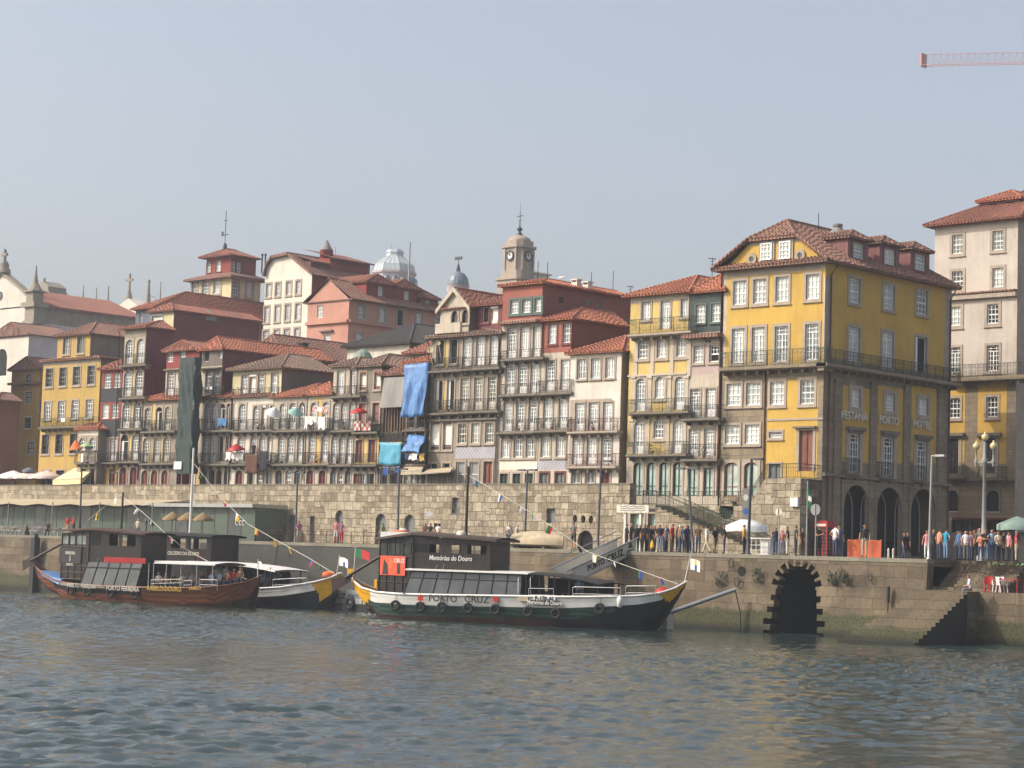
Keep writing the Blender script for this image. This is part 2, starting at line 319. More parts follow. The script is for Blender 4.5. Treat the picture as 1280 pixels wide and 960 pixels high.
# ------------------------------------------------------------------ facades
def arch_pts(a0, a1, z0, z1, rise, n=8):
    """outline of an opening, from bottom left up and over to bottom right"""
    if rise <= 0: return [(a0, z0), (a0, z1), (a1, z1), (a1, z0)]
    c = (a0+a1)/2; h = (a1-a0)/2
    return [(a0, z0)] + [(c-h*math.cos(math.pi*k/n), z1-rise+rise*math.sin(math.pi*k/n)) for k in range(n+1)] + [(a1, z0)]
WR = random.Random(11)
class Facade:
    def __init__(s, house, axis, plane, a0, a1, z0, z1, mat):
        s.h = house; s.axis = axis; s.p = plane; s.a0, s.a1, s.z0, s.z1 = a0, a1, z0, z1; s.mat = mat; s.holes = []; s.bands = []
    def L(s, a, z, d=0):                 # d = outwards
        return (a, s.p-d, z) if s.axis == 'x' else (s.p+d, a, z)
    def pt(s, px, py, d=0):
        q = onY(px, py, s.p-d) if s.axis == 'x' else onX(px, py, s.p+d)
        return (q.x if s.axis == 'x' else q.y), q.z
    def bx(s, mb, a0, a1, z0, z1, d0, d1, m=0):
        p = s.L(a0, z0, d0); q = s.L(a1, z1, d1)
        mb.box(min(p[0], q[0]), max(p[0], q[0]), min(p[1], q[1]), max(p[1], q[1]), z0, z1, m)
    def band(s, yt, yb, mat, px0=None, px1=None):
        xm = ((px0 if px0 is not None else toPx(s.L(s.a0, s.z0))[0]) + (px1 if px1 is not None else toPx(s.L(s.a1, s.z0))[0]))/2
        z1 = s.pt(xm, yt)[1]; z0 = s.pt(xm, yb)[1]; ym = (yt+yb)/2
        a0 = s.a0 if px0 is None else s.pt(px0, ym)[0]; a1 = s.a1 if px1 is None else s.pt(px1, ym)[0]
        s.bands.append((a0, a1, max(z0, s.z0), min(z1, s.z1), mat)); return s
    def trim(s, py, th, proud, mat='granite_trim', px=None, name='cornice', a0=None, a1=None):
        am = (s.a0+s.a1)/2; 
        z = s.pt(px if px is not None else toPx(s.L(am, s.z1))[0], py, proud)[1]
        mb = MB(); s.bx(mb, (s.a0 if a0 is None else a0)-.02, (s.a1 if a1 is None else a1)+.02, z-th, z, -.05, proud)
        mb.build(name, mat, s.h.root); return s
    def pilaster(s, px, w, yt, yb, mat='granite_trim', proud=.1, name='pilaster'):
        a, z1 = s.pt(px, yt); z0 = s.pt(px, yb)[1]; mb = MB(); s.bx(mb, a-w/2, a+w/2, z0, z1, -.03, proud); s.bx(mb, a-w/2-.06, a+w/2+.06, z1-.18, z1, -.03, proud+.07); mb.build(name, mat, s.h.root); return s
    def wins(s, kind, yt, yb, xs, w, **o):
        xm = sum(xs)/len(xs); z1 = s.pt(xm, yt)[1]; z0 = s.pt(xm, yb)[1]; ym = (yt+yb)/2
        for i, px in enumerate(xs):
            a = s.pt(px, ym)[0]; hw = (s.pt(px+w/2, ym)[0]-s.pt(px-w/2, ym)[0])/2
            k = kind[i % len(kind)] if isinstance(kind, (list, tuple)) else kind
            s.win(k, a-hw, a+hw, max(z0, s.z0+.02), min(z1, s.z1-.02), **o)
        return s
    def win(s, kind, a0, a1, z0, z1, sur='granite_trim', frame='white_frame', glass='glass_mid', arch=0, rec=.16, sw=.13, door='door_red', rows=0, proud=.05, cols=2):
        a0 = max(a0, s.a0+.06); a1 = min(a1, s.a1-.06)
        for (b0, b1, c0, c1) in s.holes:                  # keep clear of a neighbour
            if c0 < z1 and c1 > z0:
                if b0 < a0 < b1: a0 = b1+.08
                if b0 < a1 < b1: a1 = b0-.08
        if a1-a0 < .15 or z1-z0 < .15: return
        s.holes.append((a0, a1, z0, z1)); root = s.h.root
        isdoor = kind in ('door', 'shop', 'fdoor', 'dark_door', 'open_door')
        rise = arch*(a1-a0)/2; out = arch_pts(a0, a1, z0, z1, rise); fn = s.L
        # pane
        r_ = WR.random(); glass = {'glass_curtain': ('glass_curtain' if r_ < .6 else 'glass_pale' if r_ < .75 else 'glass_mid'), 'glass_mid': ('glass_mid' if r_ < .45 else 'glass_curtain' if r_ < .65 else 'glass_dark')}.get(glass, glass)
        mb = MB(); pane = {'door': door, 'dark': 'hole', 'dark_door': 'hole', 'open_door': 'hole', 'blind': 'blind', 'open': 'hole'}.get(kind, glass)
        mb.plate([out], fn, -rec, -rec-.03)
        o = mb.build('door' if isdoor else 'window', pane, root)
        W, H = a1-a0, z1-z0
        # stone surround
        if sur:
            mb = MB(); ex = .0 if isdoor else sw*.9
            if rise > 0:
                # the rectangle over the arch is filled by the spandrels too
                oo = [(a0-sw, z0-ex), (a0-sw, z1+sw), (a1+sw, z1+sw), (a1+sw, z0-ex)]
            else: oo = [(a0-sw, z0-ex), (a0-sw, z1+sw), (a1+sw, z1+sw), (a1+sw, z0-ex)]
            if isdoor: loops = [oo[:1] + oo[1:3] + oo[3:] + out[::-1]]
            else: loops = [oo, out]
            mb.plate(loops, fn, proud, -.02)
            if not isdoor: s.bx(mb, a0-sw-.04, a1+sw+.04, z0-ex-.07, z0-ex, -.02, proud+.07)
            mb.build('surround', sur, o)
        if rise > 0 and not sur:
            mb = MB(); mb.plate([[(a0, z1-rise)] + [p for p in out[1:-1]] + [(a1, z1-rise), (a1, z1), (a0, z1)]], fn, 0, -.05); mb.build('lintel', s.mat, o)
        # reveals between skin and pane
        # joinery
        f = MB(); ft = min(.09, W*.1); D0, D1 = -rec+.06, -rec+.005
        def ring(ft):
            ins = arch_pts(a0+ft, a1-ft, z0+ft, z1-ft, max(0, rise-ft*.5) if rise > 0 else 0)
            f.plate([out, ins], fn, D0, D1)
        def zat(a):                       # head height at a
            if rise <= 0: return z1
            t = (a-(a0+a1)/2)/(W/2); return z1-rise+rise*math.sqrt(max(0, 1-t*t))
        def vbar(a, za, zb, t): s.bx(f, a-t/2, a+t/2, za, min(zb, zat(a)-.01), D1, D0-.004)
        def hbar(z, aa, ab, t): s.bx(f, aa, ab, z-t/2, z+t/2, D1, D0-.008)
        mw = .045
        if kind in ('sash', 'open'):
            ring(ft); zm = z0+H*.48; hbar(zm, a0, a1, .1)
            for k in (1, 2): vbar(a0+W*k/3, z0 if kind == 'sash' else zm, z1, mw)
            for q in ((.24,) if kind == 'sash' else ()): hbar(z0+H*q, a0, a1, mw)
            hbar(z0+H*.74, a0, a1, mw)
            s.bx(f, a0-.03, a1+.03, z0-.02, z0+.06, D1, D0+.05)
        elif kind in ('french', 'fdoor', 'casement'):
            ring(ft); pan = .26 if kind == 'fdoor' else .06; tr = z1-rise if rise > .2 else z1-H*.22
            zt = tr if (H > 1.6) else z1
            if zt < z1: hbar(zt, a0, a1, .07)
            vbar((a0+a1)/2, z0, zt, .09)
            for q in (.25, .75): vbar(a0+W*q, z0, zt if rise > .2 else z1, mw)
            n = 4 if H > 1.8 else 3
            for k in range(1, n): hbar(z0+H*pan+(zt-z0-H*pan)*k/n, a0, a1, mw)
            if kind == 'fdoor': s.bx(f, a0+.01, a1-.01, z0, z0+H*pan, D1, D0-.012)
            if rise > .2:
                c = (a0+a1)/2
                for q in (-.5, 0, .5): vbar(c+q*W*.5, zt, z1, mw)
                hbar(zt+rise*.5, a0+W*.12, a1-W*.12, mw)
            elif zt < z1: hbar((zt+z1)/2, a0, a1, mw)
        elif kind == 'door':
            c = (a0+a1)/2; s.bx(f, c-.02, c+.02, z0, z1-rise*.2-.02, D1, D0)
            for aa in (a0, c+.02):
                for (q0, q1) in ((.06, .38), (.44, .82)): s.bx(f, aa+W*.08, aa+W*.4, z0+H*q0, z0+H*q1, D1, D0-.03)
            frame = door
        elif kind == 'shop':
            ring(ft); vbar((a0+a1)/2, z0, z1, .06); hbar(z0+H*.3, a0, a1, .05)
        elif kind == 'plain':
            ring(ft); hbar(z0+H*.5, a0, a1, .06)
        elif kind == 'blind':
            s.bx(f, a0-.02, a1+.02, z1-.16, z1, -.1, .05)
            hbar(z0+H*.16, a0, a1, .05)
            s.bx(f, a0, a1, z0, z0+H*.12, D1, D0+.0)
        elif kind in ('dark', 'dark_door', 'open_door'):
            if kind == 'open_door':
                s.bx(f, a0, a0+W*.3, z0, z1-rise, D1, D0); s.bx(f, a1-.05, a1, z0, z1-rise, D1, D0)
                hbar(z1-rise-.05, a0, a1, .06)
            else:
                ring(.04)
        if f.v: f.build('frame', frame, o)
        return o
    def balc(s, px0, px1, ys, yr=None, dep=.6, rail='iron', slab='granite_dark', ornate=True, th=.13, corb=True, name='balcony', gap=.13):
        pm = (px0+px1)/2; z = s.pt(pm, ys, dep)[1]
        a0 = s.pt(px0, ys, dep)[0]; a1 = s.pt(px1, ys, dep)[0]
        h = (s.pt(pm, yr, dep)[1]-z) if yr is not None else 1.0
        h = max(.7, min(1.2, h))
        return s.balc_w(a0, a1, z, h, dep, rail, slab, ornate, th, corb, name, gap)
    def balc_w(s, a0, a1, z, h, dep, rail, slab, ornate=True, th=.13, corb=True, name='balcony', gap=.13):
        mb = MB(); s.bx(mb, a0-.05, a1+.05, z-th, z, -.02, dep+.05); s.bx(mb, a0-.02, a1+.02, z-th-.06, z-th, -.02, dep-.04)
        if corb:
            n = max(2, int((a1-a0)/.95)+1)
            for k in range(n):
                a = a0+.15+(a1-a0-.3)*k/(n-1); s.bx(mb, a-.07, a+.07, z-th-.3, z-th-.05, -.02, dep*.65)
        o = mb.build(name, slab, s.h.root)
        r = MB(); d = dep-.03; t = .018
        for zz, tt in ((z+h, .035), (z+.08, .025)) + (((z+h*.72, .02),) if ornate else ()):
            s.bx(r, a0, a1, zz-tt, zz, d-.02, d+.02)
            for aa in (a0, a1): s.bx(r, aa-.018, aa+.018, zz-tt, zz-.002, 0, d-.02)
        n = max(3, int((a1-a0)/gap))
        for k in range(n+1):
            a = a0+(a1-a0)*k/n; w = .03 if k % 8 == 0 or k == n else t/2*1.4
            p = s.L(a-w/2, z, d); q = s.L(a+w/2, z, d)
            r.quad(s.L(a-w, z, d), s.L(a+w, z, d), s.L(a+w, z+h-.03, d), s.L(a-w, z+h-.03, d)); r.quad(s.L(a, z, d-w), s.L(a, z, d+w), s.L(a, z+h-.03, d+w), s.L(a, z+h-.03, d-w))
        for aa in (a0, a1):
            m = max(2, int(dep/gap))
            for k in range(1, m):
                dd = d*k/m; r.quad(s.L(aa, z, dd-t/2), s.L(aa, z, dd+t/2), s.L(aa, z+h-.03, dd+t/2), s.L(aa, z+h-.03, dd-t/2)); r.quad(s.L(aa-t/2, z, dd), s.L(aa+t/2, z, dd), s.L(aa+t/2, z+h-.03, dd), s.L(aa-t/2, z+h-.03, dd))
        if ornate:                                   # scrollwork as little rings between the bars
            nr = max(2, int((a1-a0)/.42)); rr = min(.14, h*.14)
            for k in range(nr):
                c = a0+(a1-a0)*(k+.5)/nr
                for cz in (z+h*.35, z+h*.86):
                    r2 = rr if cz < z+h*.6 else h*.11
                    ang = [2*math.pi*q/10 for q in range(11)]
                    for q in range(10):
                        A, B = ang[q], ang[q+1]
                        r.quad(s.L(c+r2*math.cos(A), cz+r2*math.sin(A), d), s.L(c+r2*math.cos(B), cz+r2*math.sin(B), d), s.L(c+(r2-.025)*math.cos(B), cz+(r2-.025)*math.sin(B), d), s.L(c+(r2-.025)*math.cos(A), cz+(r2-.025)*math.sin(A), d))
        r.build('railing', rail, o)
        return o
    def skin(s, mb, slots):
        """front skin with real openings and reveals"""
        def slot(m):
            if m not in slots: slots.append(m)
            return slots.index(m)
        zs = {s.z0, s.z1}
        for h in s.holes: zs |= {h[2], h[3]}
        for b in s.bands: zs |= {b[2], b[3]}
        zs = sorted(z for z in zs if s.z0-1e-6 <= z <= s.z1+1e-6)
        for za, zb in zip(zs, zs[1:]):
            if zb-za < 1e-5: continue
            zm = (za+zb)/2; hs = [h for h in s.holes if h[2] < zm < h[3]]; bs = [b for b in s.bands if b[2] < zm < b[3]]
            xs = {s.a0, s.a1}
            for h in hs: xs |= {h[0], h[1]}
            for b in bs: xs |= {b[0], b[1]}
            xs = sorted(x for x in xs if s.a0-1e-6 <= x <= s.a1+1e-6)
            for xa, xb in zip(xs, xs[1:]):
                if xb-xa < 1e-5: continue
                xm = (xa+xb)/2
                if any(h[0] < xm < h[1] for h in hs): continue
                m = s.mat
                for b in bs:
                    if b[0] < xm < b[1]: m = b[4]
                mb.quad(s.L(xa, za), s.L(xb, za), s.L(xb, zb), s.L(xa, zb), slot(m))
        k = slot('granite_trim')
        for (a0, a1, z0, z1) in s.holes:
            for (p, q) in (((a0, z0), (a0, z1)), ((a0, z1), (a1, z1)), ((a1, z1), (a1, z0)), ((a1, z0), (a0, z0))):
                mb.quad(s.L(p[0], p[1], 0), s.L(q[0], q[1], 0), s.L(q[0], q[1], -.25), s.L(p[0], p[1], -.25), k)
def ribs(mb, pts, step=.31, hgt=.06, m=0):
    """rounded cover tiles running up a roof plane"""
    P = [Vector(p) for p in pts]; n = (P[1]-P[0]).cross(P[2]-P[0]).normalized()
    if n.length < .5: return
    if n.z < 0: n = -n
    u = Vector((0, 0, 1)).cross(n)
    if u.length < 1e-3: return
    u.normalize(); v = n.cross(u); o = P[0]; Q = [((p-o).dot(u), (p-o).dot(v)) for p in P]; a = min(q[0] for q in Q)+.1; b = max(q[0] for q in Q); w = step*.36
    while a < b:
        vs = []
        for (x0, y0), (x1, y1) in zip(Q, Q[1:]+Q[:1]):
            if (x0 <= a) != (x1 <= a): vs.append(y0+(y1-y0)*(a-x0)/(x1-x0))
        if len(vs) >= 2 and max(vs)-min(vs) > .25:
            lo_, hi = o+u*a+v*(min(vs)-.06), o+u*a+v*(max(vs)-.05); k = hgt*random.uniform(.8, 1.2); d = u*random.uniform(-.02, .02); hi = hi+d
            for s in (-1, 1): mb.quad(lo_+u*w*s, hi+u*w*s, hi+u*w*.35*s+n*k, lo_+u*w*.35*s+n*k, m)
            mb.quad(lo_-u*w*.35+n*k, lo_+u*w*.35+n*k, hi+u*w*.35+n*k, hi-u*w*.35+n*k, m); mb.quad(lo_-u*w, lo_+u*w, lo_+u*w*.35+n*k, lo_-u*w*.35+n*k, m)
        a += step
class House:
    """plumb block on the street: front faces the river (-Y), right side faces +X"""
    def __init__(s, name, label, px0, px1, pyr, ytop, Y=15, depth=11, front='old_granite', side='grey_dark_wall', z0=8.0, cat='house', root=None, ybase=None, group=None, pxend=None):
        s.x0 = onY(px0, pyr, Y).x; s.x1 = onY(px1, pyr, Y).x; s.y0 = Y; s.y1 = Y+depth
        if pxend: s.y1 = max(Y+2, onX(pxend[0], pxend[1], s.x1).y); depth = s.y1-Y
        pm = (toPx((s.x0, Y, 12))[0]+toPx((s.x1, Y, 12))[0])/2
        s.z1 = onY(pm+(pyr-ytop)*.035, ytop, Y).z; s.z0 = z0 if ybase is None else onY(pm, ybase, Y).z
        s.side = side
        s.root = root if root is not None else thing(name, label, cat, ((s.x0+s.x1)/2, Y+depth/2, s.z0), group)
        s.f = Facade(s, 'x', Y, s.x0, s.x1, s.z0, s.z1, front)
        s.r = Facade(s, 'y', s.x1, s.y0, s.y1, s.z0, s.z1, side)
    def done(s, wallname='wall'):
        mb = MB(); slots = [s.side]
        s.f.skin(mb, slots); s.r.skin(mb, slots)
        mb.box(s.x0, s.x1, s.y0, s.y1, s.z0, s.z1, 0, 'xYZ')
        mb.build(wallname, slots, s.root); return s
    def roof(s, apex=None, rise=1.6, mat='tile_brown', ov=.35, inset=None, zr=None, y1=None, gable=False, ovx=None, lift=0, name='roof', back_hip=False, th=.12, caps=True):
        x0, x1 = s.x0-(ov if ovx is None else ovx), s.x1+(ov if ovx is None else ovx); y0 = s.y0-ov; y1 = (s.y1 if y1 is None else y1)+ov*.3; z = s.z1+lift
        xm = (x0+x1)/2
        if apex:
            q = onX(apex[0], apex[1], xm); ya, zr = max(y0+.3, min(q.y, y1-.5)), max(q.z, z+.3)
        else: ya = y0+(inset if inset is not None else (x1-x0)/2); zr = z+rise
        if gable: ya = y0
        yb = y1-(1.5 if back_hip else 0)
        A, B, C, D = (x0, y0, z), (x1, y0, z), (x1, y1, z), (x0, y1, z); P, Q = (xm, ya, zr), (xm, yb, zr)
        mb = MB()
        if not gable: mb.poly([A, B, P])
        mb.quad(B, C, Q, P); mb.quad(D, A, P, Q); mb.poly([C, D, Q])
        for f_ in (([(A, B, P)] if not gable else [])+[(B, C, Q, P), (D, A, P, Q)]): ribs(mb, f_)
        lo = lambda p: (p[0], p[1], p[2]-th)
        for p, q in ((A, B), (B, C), (C, D), (D, A)): mb.quad(lo(p), lo(q), q, p)
        mb.quad(lo(D), lo(C), lo(B), lo(A))
        if caps:
            for p, q in ((A, P), (B, P), (P, Q)) if not gable else ((P, Q),): mb.tube([Vector(p)+Vector((0,0,.02)), Vector(q)+Vector((0,0,.02))], .1, 5, 0)
        o = mb.build(name, mat, s.root)
        if gable:
            g = MB(); g.poly([(s.x0, s.y0+.01, s.z1), (s.x1, s.y0+.01, s.z1), (xm, s.y0+.01, zr-.1)]); g.build('gable', s.f.mat, s.root)
        s.zr = zr; s.ya = ya; return o
    def pipe(s, px, yt, yb, mat='pipe_red', r=.05, d=.09):
        a, zt = s.f.pt(px, yt, d); zb = s.f.pt(px, yb, d)[1]
        mb = MB(); mb.tube([(a-.0, s.y0-.4, zt+.15), (a, s.y0-d, zt-.25), (a, s.y0-d, zb)], r, 6); mb.build('downpipe', mat, s.root); return s
    def ante(s, px, yt, Y, h=2.5):
        pass
# ------------------------------------------------------------------ front row of houses, left to right
YF = 15
def chimney(root, X, Y, z0, h, mat='old_granite', w=.5):
    mb = MB(); mb.box(X-w/2, X+w/2, Y-w/2, Y+w/2, z0-1.2, z0+h); mb.box(X-w/2-.08, X+w/2+.08, Y-w/2-.08, Y+w/2+.08, z0+h, z0+h+.1); mb.build('chimney', mat, root)
def antenna(root, px, py0, py1, Y, yagi=True, n=3):
    q = onY(px, py1, Y); t = onY(px, py0, Y).z; mb = MB(); mb.tube([(q.x, Y, q.z-1), (q.x, Y, t)], .03, 5)
    if yagi:
        for k in range(n): mb.box(q.x-.35+.1*k, q.x+.35-.1*k, Y-.015, Y+.015, t-.1-.22*k, t-.07-.22*k)
        mb.box(q.x-.02, q.x+.02, Y-.5, Y+.4, t-.12, t-.08)
    mb.build('antenna', 'dark_steel', root)
# far left: dark ochre house down the side lane, and the low red house before it
h = House('ochre_house', 'dark ochre house in shade at the left edge, partly behind the yellow house', 8, 44, 600, 462, Y=24, depth=6, front='ochre', side='ochre')
h.f.wins('sash', 468, 482, [36], 7, frame='door_dark'); h.f.wins('sash', 490, 503, [36], 8, frame='door_dark'); h.f.wins('sash', 522, 535, [35], 8, frame='door_dark'); h.f.wins('sash', 553, 567, [39], 9, frame='door_dark')
h.r.wins('sash', 500, 515, [50], 6, frame='door_dark')
h.done(); h.roof(apex=(31, 446), mat='tile_brown')
h.f.trim(477, .25, .5, 'tile_brown', px=36, name='tile_awning')
h = House('red_house', 'low dark red house cut by the left edge behind the white parasols', -30, -7, 600, 500, Y=14, depth=2.5, front='brown_pink', side='brown_pink')
h.f.wins('french', 540, 590, [2], 8, sur='granite_dark'); h.done(); h.roof(apex=(2, 491), mat='tile_brown')
# off the frame: an unseen block added to cast shade on the ochre house
h = House('shade_block', 'tall unseen block added left of the frame to shade the ochre house', -270, -100, 600, 305, Y=12.6, depth=4, front='old_granite', side='grey_dark_wall')
h.done(); h.roof(rise=1)
# yellow house
h = House('yellow_house', 'old mustard yellow house with green first floor balcony and dark sash windows', 47, 119, 600, 449, depth=11, front='yellow_old', side='grey_wall')
h.f.band(449, 456, 'granite_trim')
h.f.wins('sash', 459, 482, [62, 79, 96, 114], 9, frame='grey_frame', glass='glass_dark')
h.f.wins('french', 501, 523, [59.6, 76.9, 93.8, 111.6], 8.5, frame='white_frame', glass='glass_dark', sur='granite_trim')
h.f.wins('sash', 543, 567, [57, 74, 92], 9, frame='door_dark', glass='glass_dark')
h.f.wins('dark_door', 588, 609, [58, 75, 92], 10, frame='door_dark')
h.f.balc(48, 116, 533, 522, .7, 'iron_green')
h.done(); h.roof(rise=.5, mat='tile_brown', inset=2.5)
a = House('', '', 71, 112, 447, 419, Y=YF+.9, depth=7, front='yellow_old', side='grey_wall', root=h.root, z0=h.z1-.3)
a.f.wins('sash', 421, 442, [83.5, 101], 8.5, frame='grey_frame'); a.done('attic_wall'); a.roof(apex=(121, 403), mat='tile_brown', name='attic_roof')
mb = MB(); q = onY(79, 525, YF-.75); mb.box(q.x-.35, q.x+.35, YF-.78, YF-.75, q.z-.18, q.z+.18); mb.build('notice_board', 'white', h.root)
# low tiled house in front of its right end
h = House('low_tiled_house', 'low house with an orange tile roof under the yellow house, arched upper windows', 95, 120, 600, 536, Y=YF-.9, depth=4, front='granite_trim', side='old_granite')
h.f.band(537, 544, 'white_wall'); h.f.wins('french', 547, 562, [103, 116], 8, arch=1, frame='white_frame', glass='glass_dark', sur='granite_trim'); h.f.wins('dark_door', 585, 609, [104, 115], 7)
h.f.balc(93, 119, 578, 563, .6, 'iron_green'); h.done(); h.roof(rise=1.0, mat='tile_orange')
# red and slate house
h = House('slate_hung_house', 'narrow dark red and slate hung house with white sashes and a yellow ground floor', 121, 147, 600, 461, front='red_wall', side='red_wall')
h.f.band(485, 503, 'slate_tile'); h.f.band(525, 546, 'slate_tile'); h.f.band(580, 612, 'yellow_paint')
h.f.wins('sash', 467, 485, [134.6, 146.6], 8.5, sur=None); h.f.wins('sash', 505, 523, [132, 144], 8.5, sur=None)
h.f.wins('fdoor', 548, 576, [130, 142], 9, glass='glass_mid'); h.f.wins('door', 587, 611, [127.5, 140.5], 7.5, door='door_brown', sur='granite_trim')
h.f.balc(121, 146, 578, 565); h.done(); h.roof(apex=(152, 450), mat='tile_red')
# tall narrow arched house
h = House('tall_narrow_house', 'tall thin granite house with four floors of white arched doors and a dark red flank', 147.5, 174.5, 600, 410, front='old_granite', side='dark_red_siding', pxend=(214,470))
for yt, yb in ((424, 500), (503, 580)): h.f.band(yt, yb, 'yellow_pale', 158 if yt > 500 else 164, 166 if yt > 500 else 172)
h.f.wins('fdoor', 424, 454, [162, 176], 9.5, arch=1); h.f.wins('fdoor', 463, 495, [160, 174], 9.5, arch=1); h.f.wins('fdoor', 503, 535, [158, 172], 9.5, arch=1)
h.f.wins(['open_door', 'fdoor'], 543, 575, [155.6, 169.7], 9.5, arch=1); h.f.wins('door', 584, 611, [154, 167], 9, arch=.8, door='door_red')
h.f.balc(151, 182, 456, 442); h.f.balc(149, 181, 497, 484); h.f.balc(147, 177, 536, 522); h.f.balc(145, 175, 577, 564); h.pipe(150, 414, 600)
h.done(); h.roof(apex=(205, 402), mat='tile_red', ov=.45)
# three door house beside the scaffold
h = House('three_door_house', 'granite house with three arched doors on each floor, left of the green scaffold', 175, 221, 600, 499, front='old_granite', side='red_wall', depth=9)
h.f.band(545, 580, 'yellow_pale', 186, 189); h.f.band(505, 538, 'yellow_pale', 190, 194); h.f.band(545, 580, 'yellow_pale', 199, 203)
h.f.wins(['fdoor', 'open_door', 'fdoor'], 509, 538, [185, 199, 210], 8, arch=.8, glass='glass_dark', frame='off_white'); h.f.wins('fdoor', 547, 577, [183, 196, 208], 8, arch=.8, glass='glass_mid', frame='off_white')
h.f.wins('door', 588, 612, [181, 193, 206], 8, arch=.8, door='door_brown')
h.f.balc(176, 218, 539, 525); h.f.balc(174, 217, 579, 566); h.pipe(176, 506, 600); h.done(); h.roof(rise=1.2, mat='tile_orange', inset=3)
a = House('', '', 205, 246, 520, 438, Y=YF+.4, depth=9, front='granite_pale', side='red_wall', root=h.root, z0=h.z1-.2)
a.f.band(437, 460, 'red_wall'); a.f.wins('sash', 440, 452, [213, 228.5], 7, sur=None); a.f.wins('fdoor', 463, 494, [213.5, 229], 9, arch=.8)
a.f.balc(203, 245, 498, 485); a.f.trim(460, .12, .35, 'granite_dark'); a.done('upper_wall'); a.roof(apex=(225, 425), mat='tile_red', name='upper_roof')
# house with the wooden top, right of the scaffold
h = House('wooden_top_house', 'house right of the green scaffold topped by a weathered wooden storey, washing on its balcony', 239, 285, 600, 497, front='granite_pale', side='red_wall', depth=9)
h.f.wins(['fdoor', 'fdoor', 'open_door', 'open_door'], 505, 536, [259.6, 269, 278, 287], 7, arch=.9, door='door_green', frame='white_frame', sw=.09)
h.f.wins(['fdoor', 'fdoor', 'dark_door', 'dark_door'], 544, 577, [257, 266.5, 276, 285.5], 7, arch=.9, sw=.09); h.f.wins('door', 587, 612, [254, 265, 274, 283.5], 7, arch=.9, door='door_dark', sw=.09)
h.f.band(584, 612, 'yellow_pale', 246, 250); h.f.balc(249, 292, 538, 523, ornate=False); h.f.balc(247, 288, 580, 566); h.done(); h.roof(rise=1.1, mat='tile_orange', inset=3)
a = House('', '', 249, 275, 520, 437, Y=YF+.3, pxend=(414,452), front='granite_pale', side='dark_red_siding', root=h.root, z0=h.z1-.2)
a.f.band(430, 458, 'wood_grey'); a.f.wins('french', 464, 493, [261, 271], 8); a.f.wins(['sash'], 434, 448, [277.5], 7, sur=None); a.f.wins('dark', 436, 452, [258], 7, sur=None)
a.f.balc(250, 279, 497, 484); a.f.trim(459, .12, .4, 'granite_dark'); a.done('upper_wall'); a.roof(apex=(272, 421), mat='tile_orange', name='upper_roof')
# house with the hipped attic
h = House('hipped_attic_house', 'whitewashed house with a hipped tile attic and a brown rug hung from its balcony', 287, 338, 600, 495, front='white_old', side='grey_wall', depth=10)
h.f.wins('fdoor', 505, 537, [303], 9, arch=1); h.f.wins(['fdoor', 'blind', 'fdoor'], 507, 537, [320, 330.5, 341.5], 7, arch=1); h.f.wins(['fdoor', 'fdoor', 'casement', 'casement'], 546, 574, [301, 317, 328, 338.5], 8, arch=.8, sur='granite_trim')
h.f.wins('door', 588, 612, [299], 9, arch=.8); h.f.wins(['dark_door', 'sash', 'fdoor'], 590, 611, [313, 325, 337], 7, door='door_dark', glass='glass_dark')
h.f.balc(290, 339, 538, 524); h.f.balc(286, 338, 580, 566); h.pipe(291, 500, 600); h.done(); h.roof(rise=.5, mat='tile_brown', inset=2)
a = House('', '', 289, 350, 520, 461, Y=YF+.8, pxend=(418,478), front='cream_dull', side='grey_dark_wall', root=h.root, z0=h.z1-.2)
a.f.wins(['fdoor', 'blind', 'french', 'sash'], 468, 492, [306, 316, 326.5, 343], 8, sur='granite_trim'); a.f.balc(288, 348, 496, 485, .55, ornate=False); a.done('attic_wall'); a.roof(apex=(361, 443), mat='tile_old', name='attic_roof', ov=.5)
# two umbrella house
h = House('umbrella_balcony_house', 'granite house with a dark latticed balcony, a white and a teal umbrella opened on it', 338.5, 380, 600, 495, front='granite_pale', side='grey_wall', depth=10)
h.f.wins(['french', 'fdoor', 'french'], 504, 536, [354, 366, 378], 8.5, arch=.8); h.f.wins('fdoor', 545, 577, [352, 363.5, 376], 8.5, arch=.8); h.f.wins(['door', 'sash', 'door'], 588, 611, [349, 361, 372], 8, arch=.7, door='door_grey', glass='glass_mid')
h.f.balc(340, 379, 538, 523, rail='iron_green'); h.f.balc(337, 378, 580, 566, rail='iron_green'); h.pipe(381, 505, 600); h.done(); h.roof(rise=1.3, mat='tile_orange', inset=3.5)
# narrow yellow house with red balcony
h = House('red_balcony_house', 'narrow yellow plastered house with a red iron balcony and two red ground floor doors', 381, 412, 600, 493, front='granite_pale', side='grey_wall', depth=10)
h.f.band(497, 535, 'yellow_pale', 393, 405); h.f.band(545, 580, 'yellow_pale', 391, 404); h.f.wins('french', 503, 535, [392.5, 407.5], 8, arch=.8); h.f.wins('fdoor', 544, 577, [390, 406], 8, arch=.8, glass='glass_dark'); h.f.wins('door', 588, 612, [387.5, 403], 8.5, arch=.8, door='door_red')
h.f.balc(381, 412, 537, 523); h.f.balc(379, 411, 580, 565, rail='iron_red'); h.done(); h.roof(apex=(412, 478), mat='tile_orange')
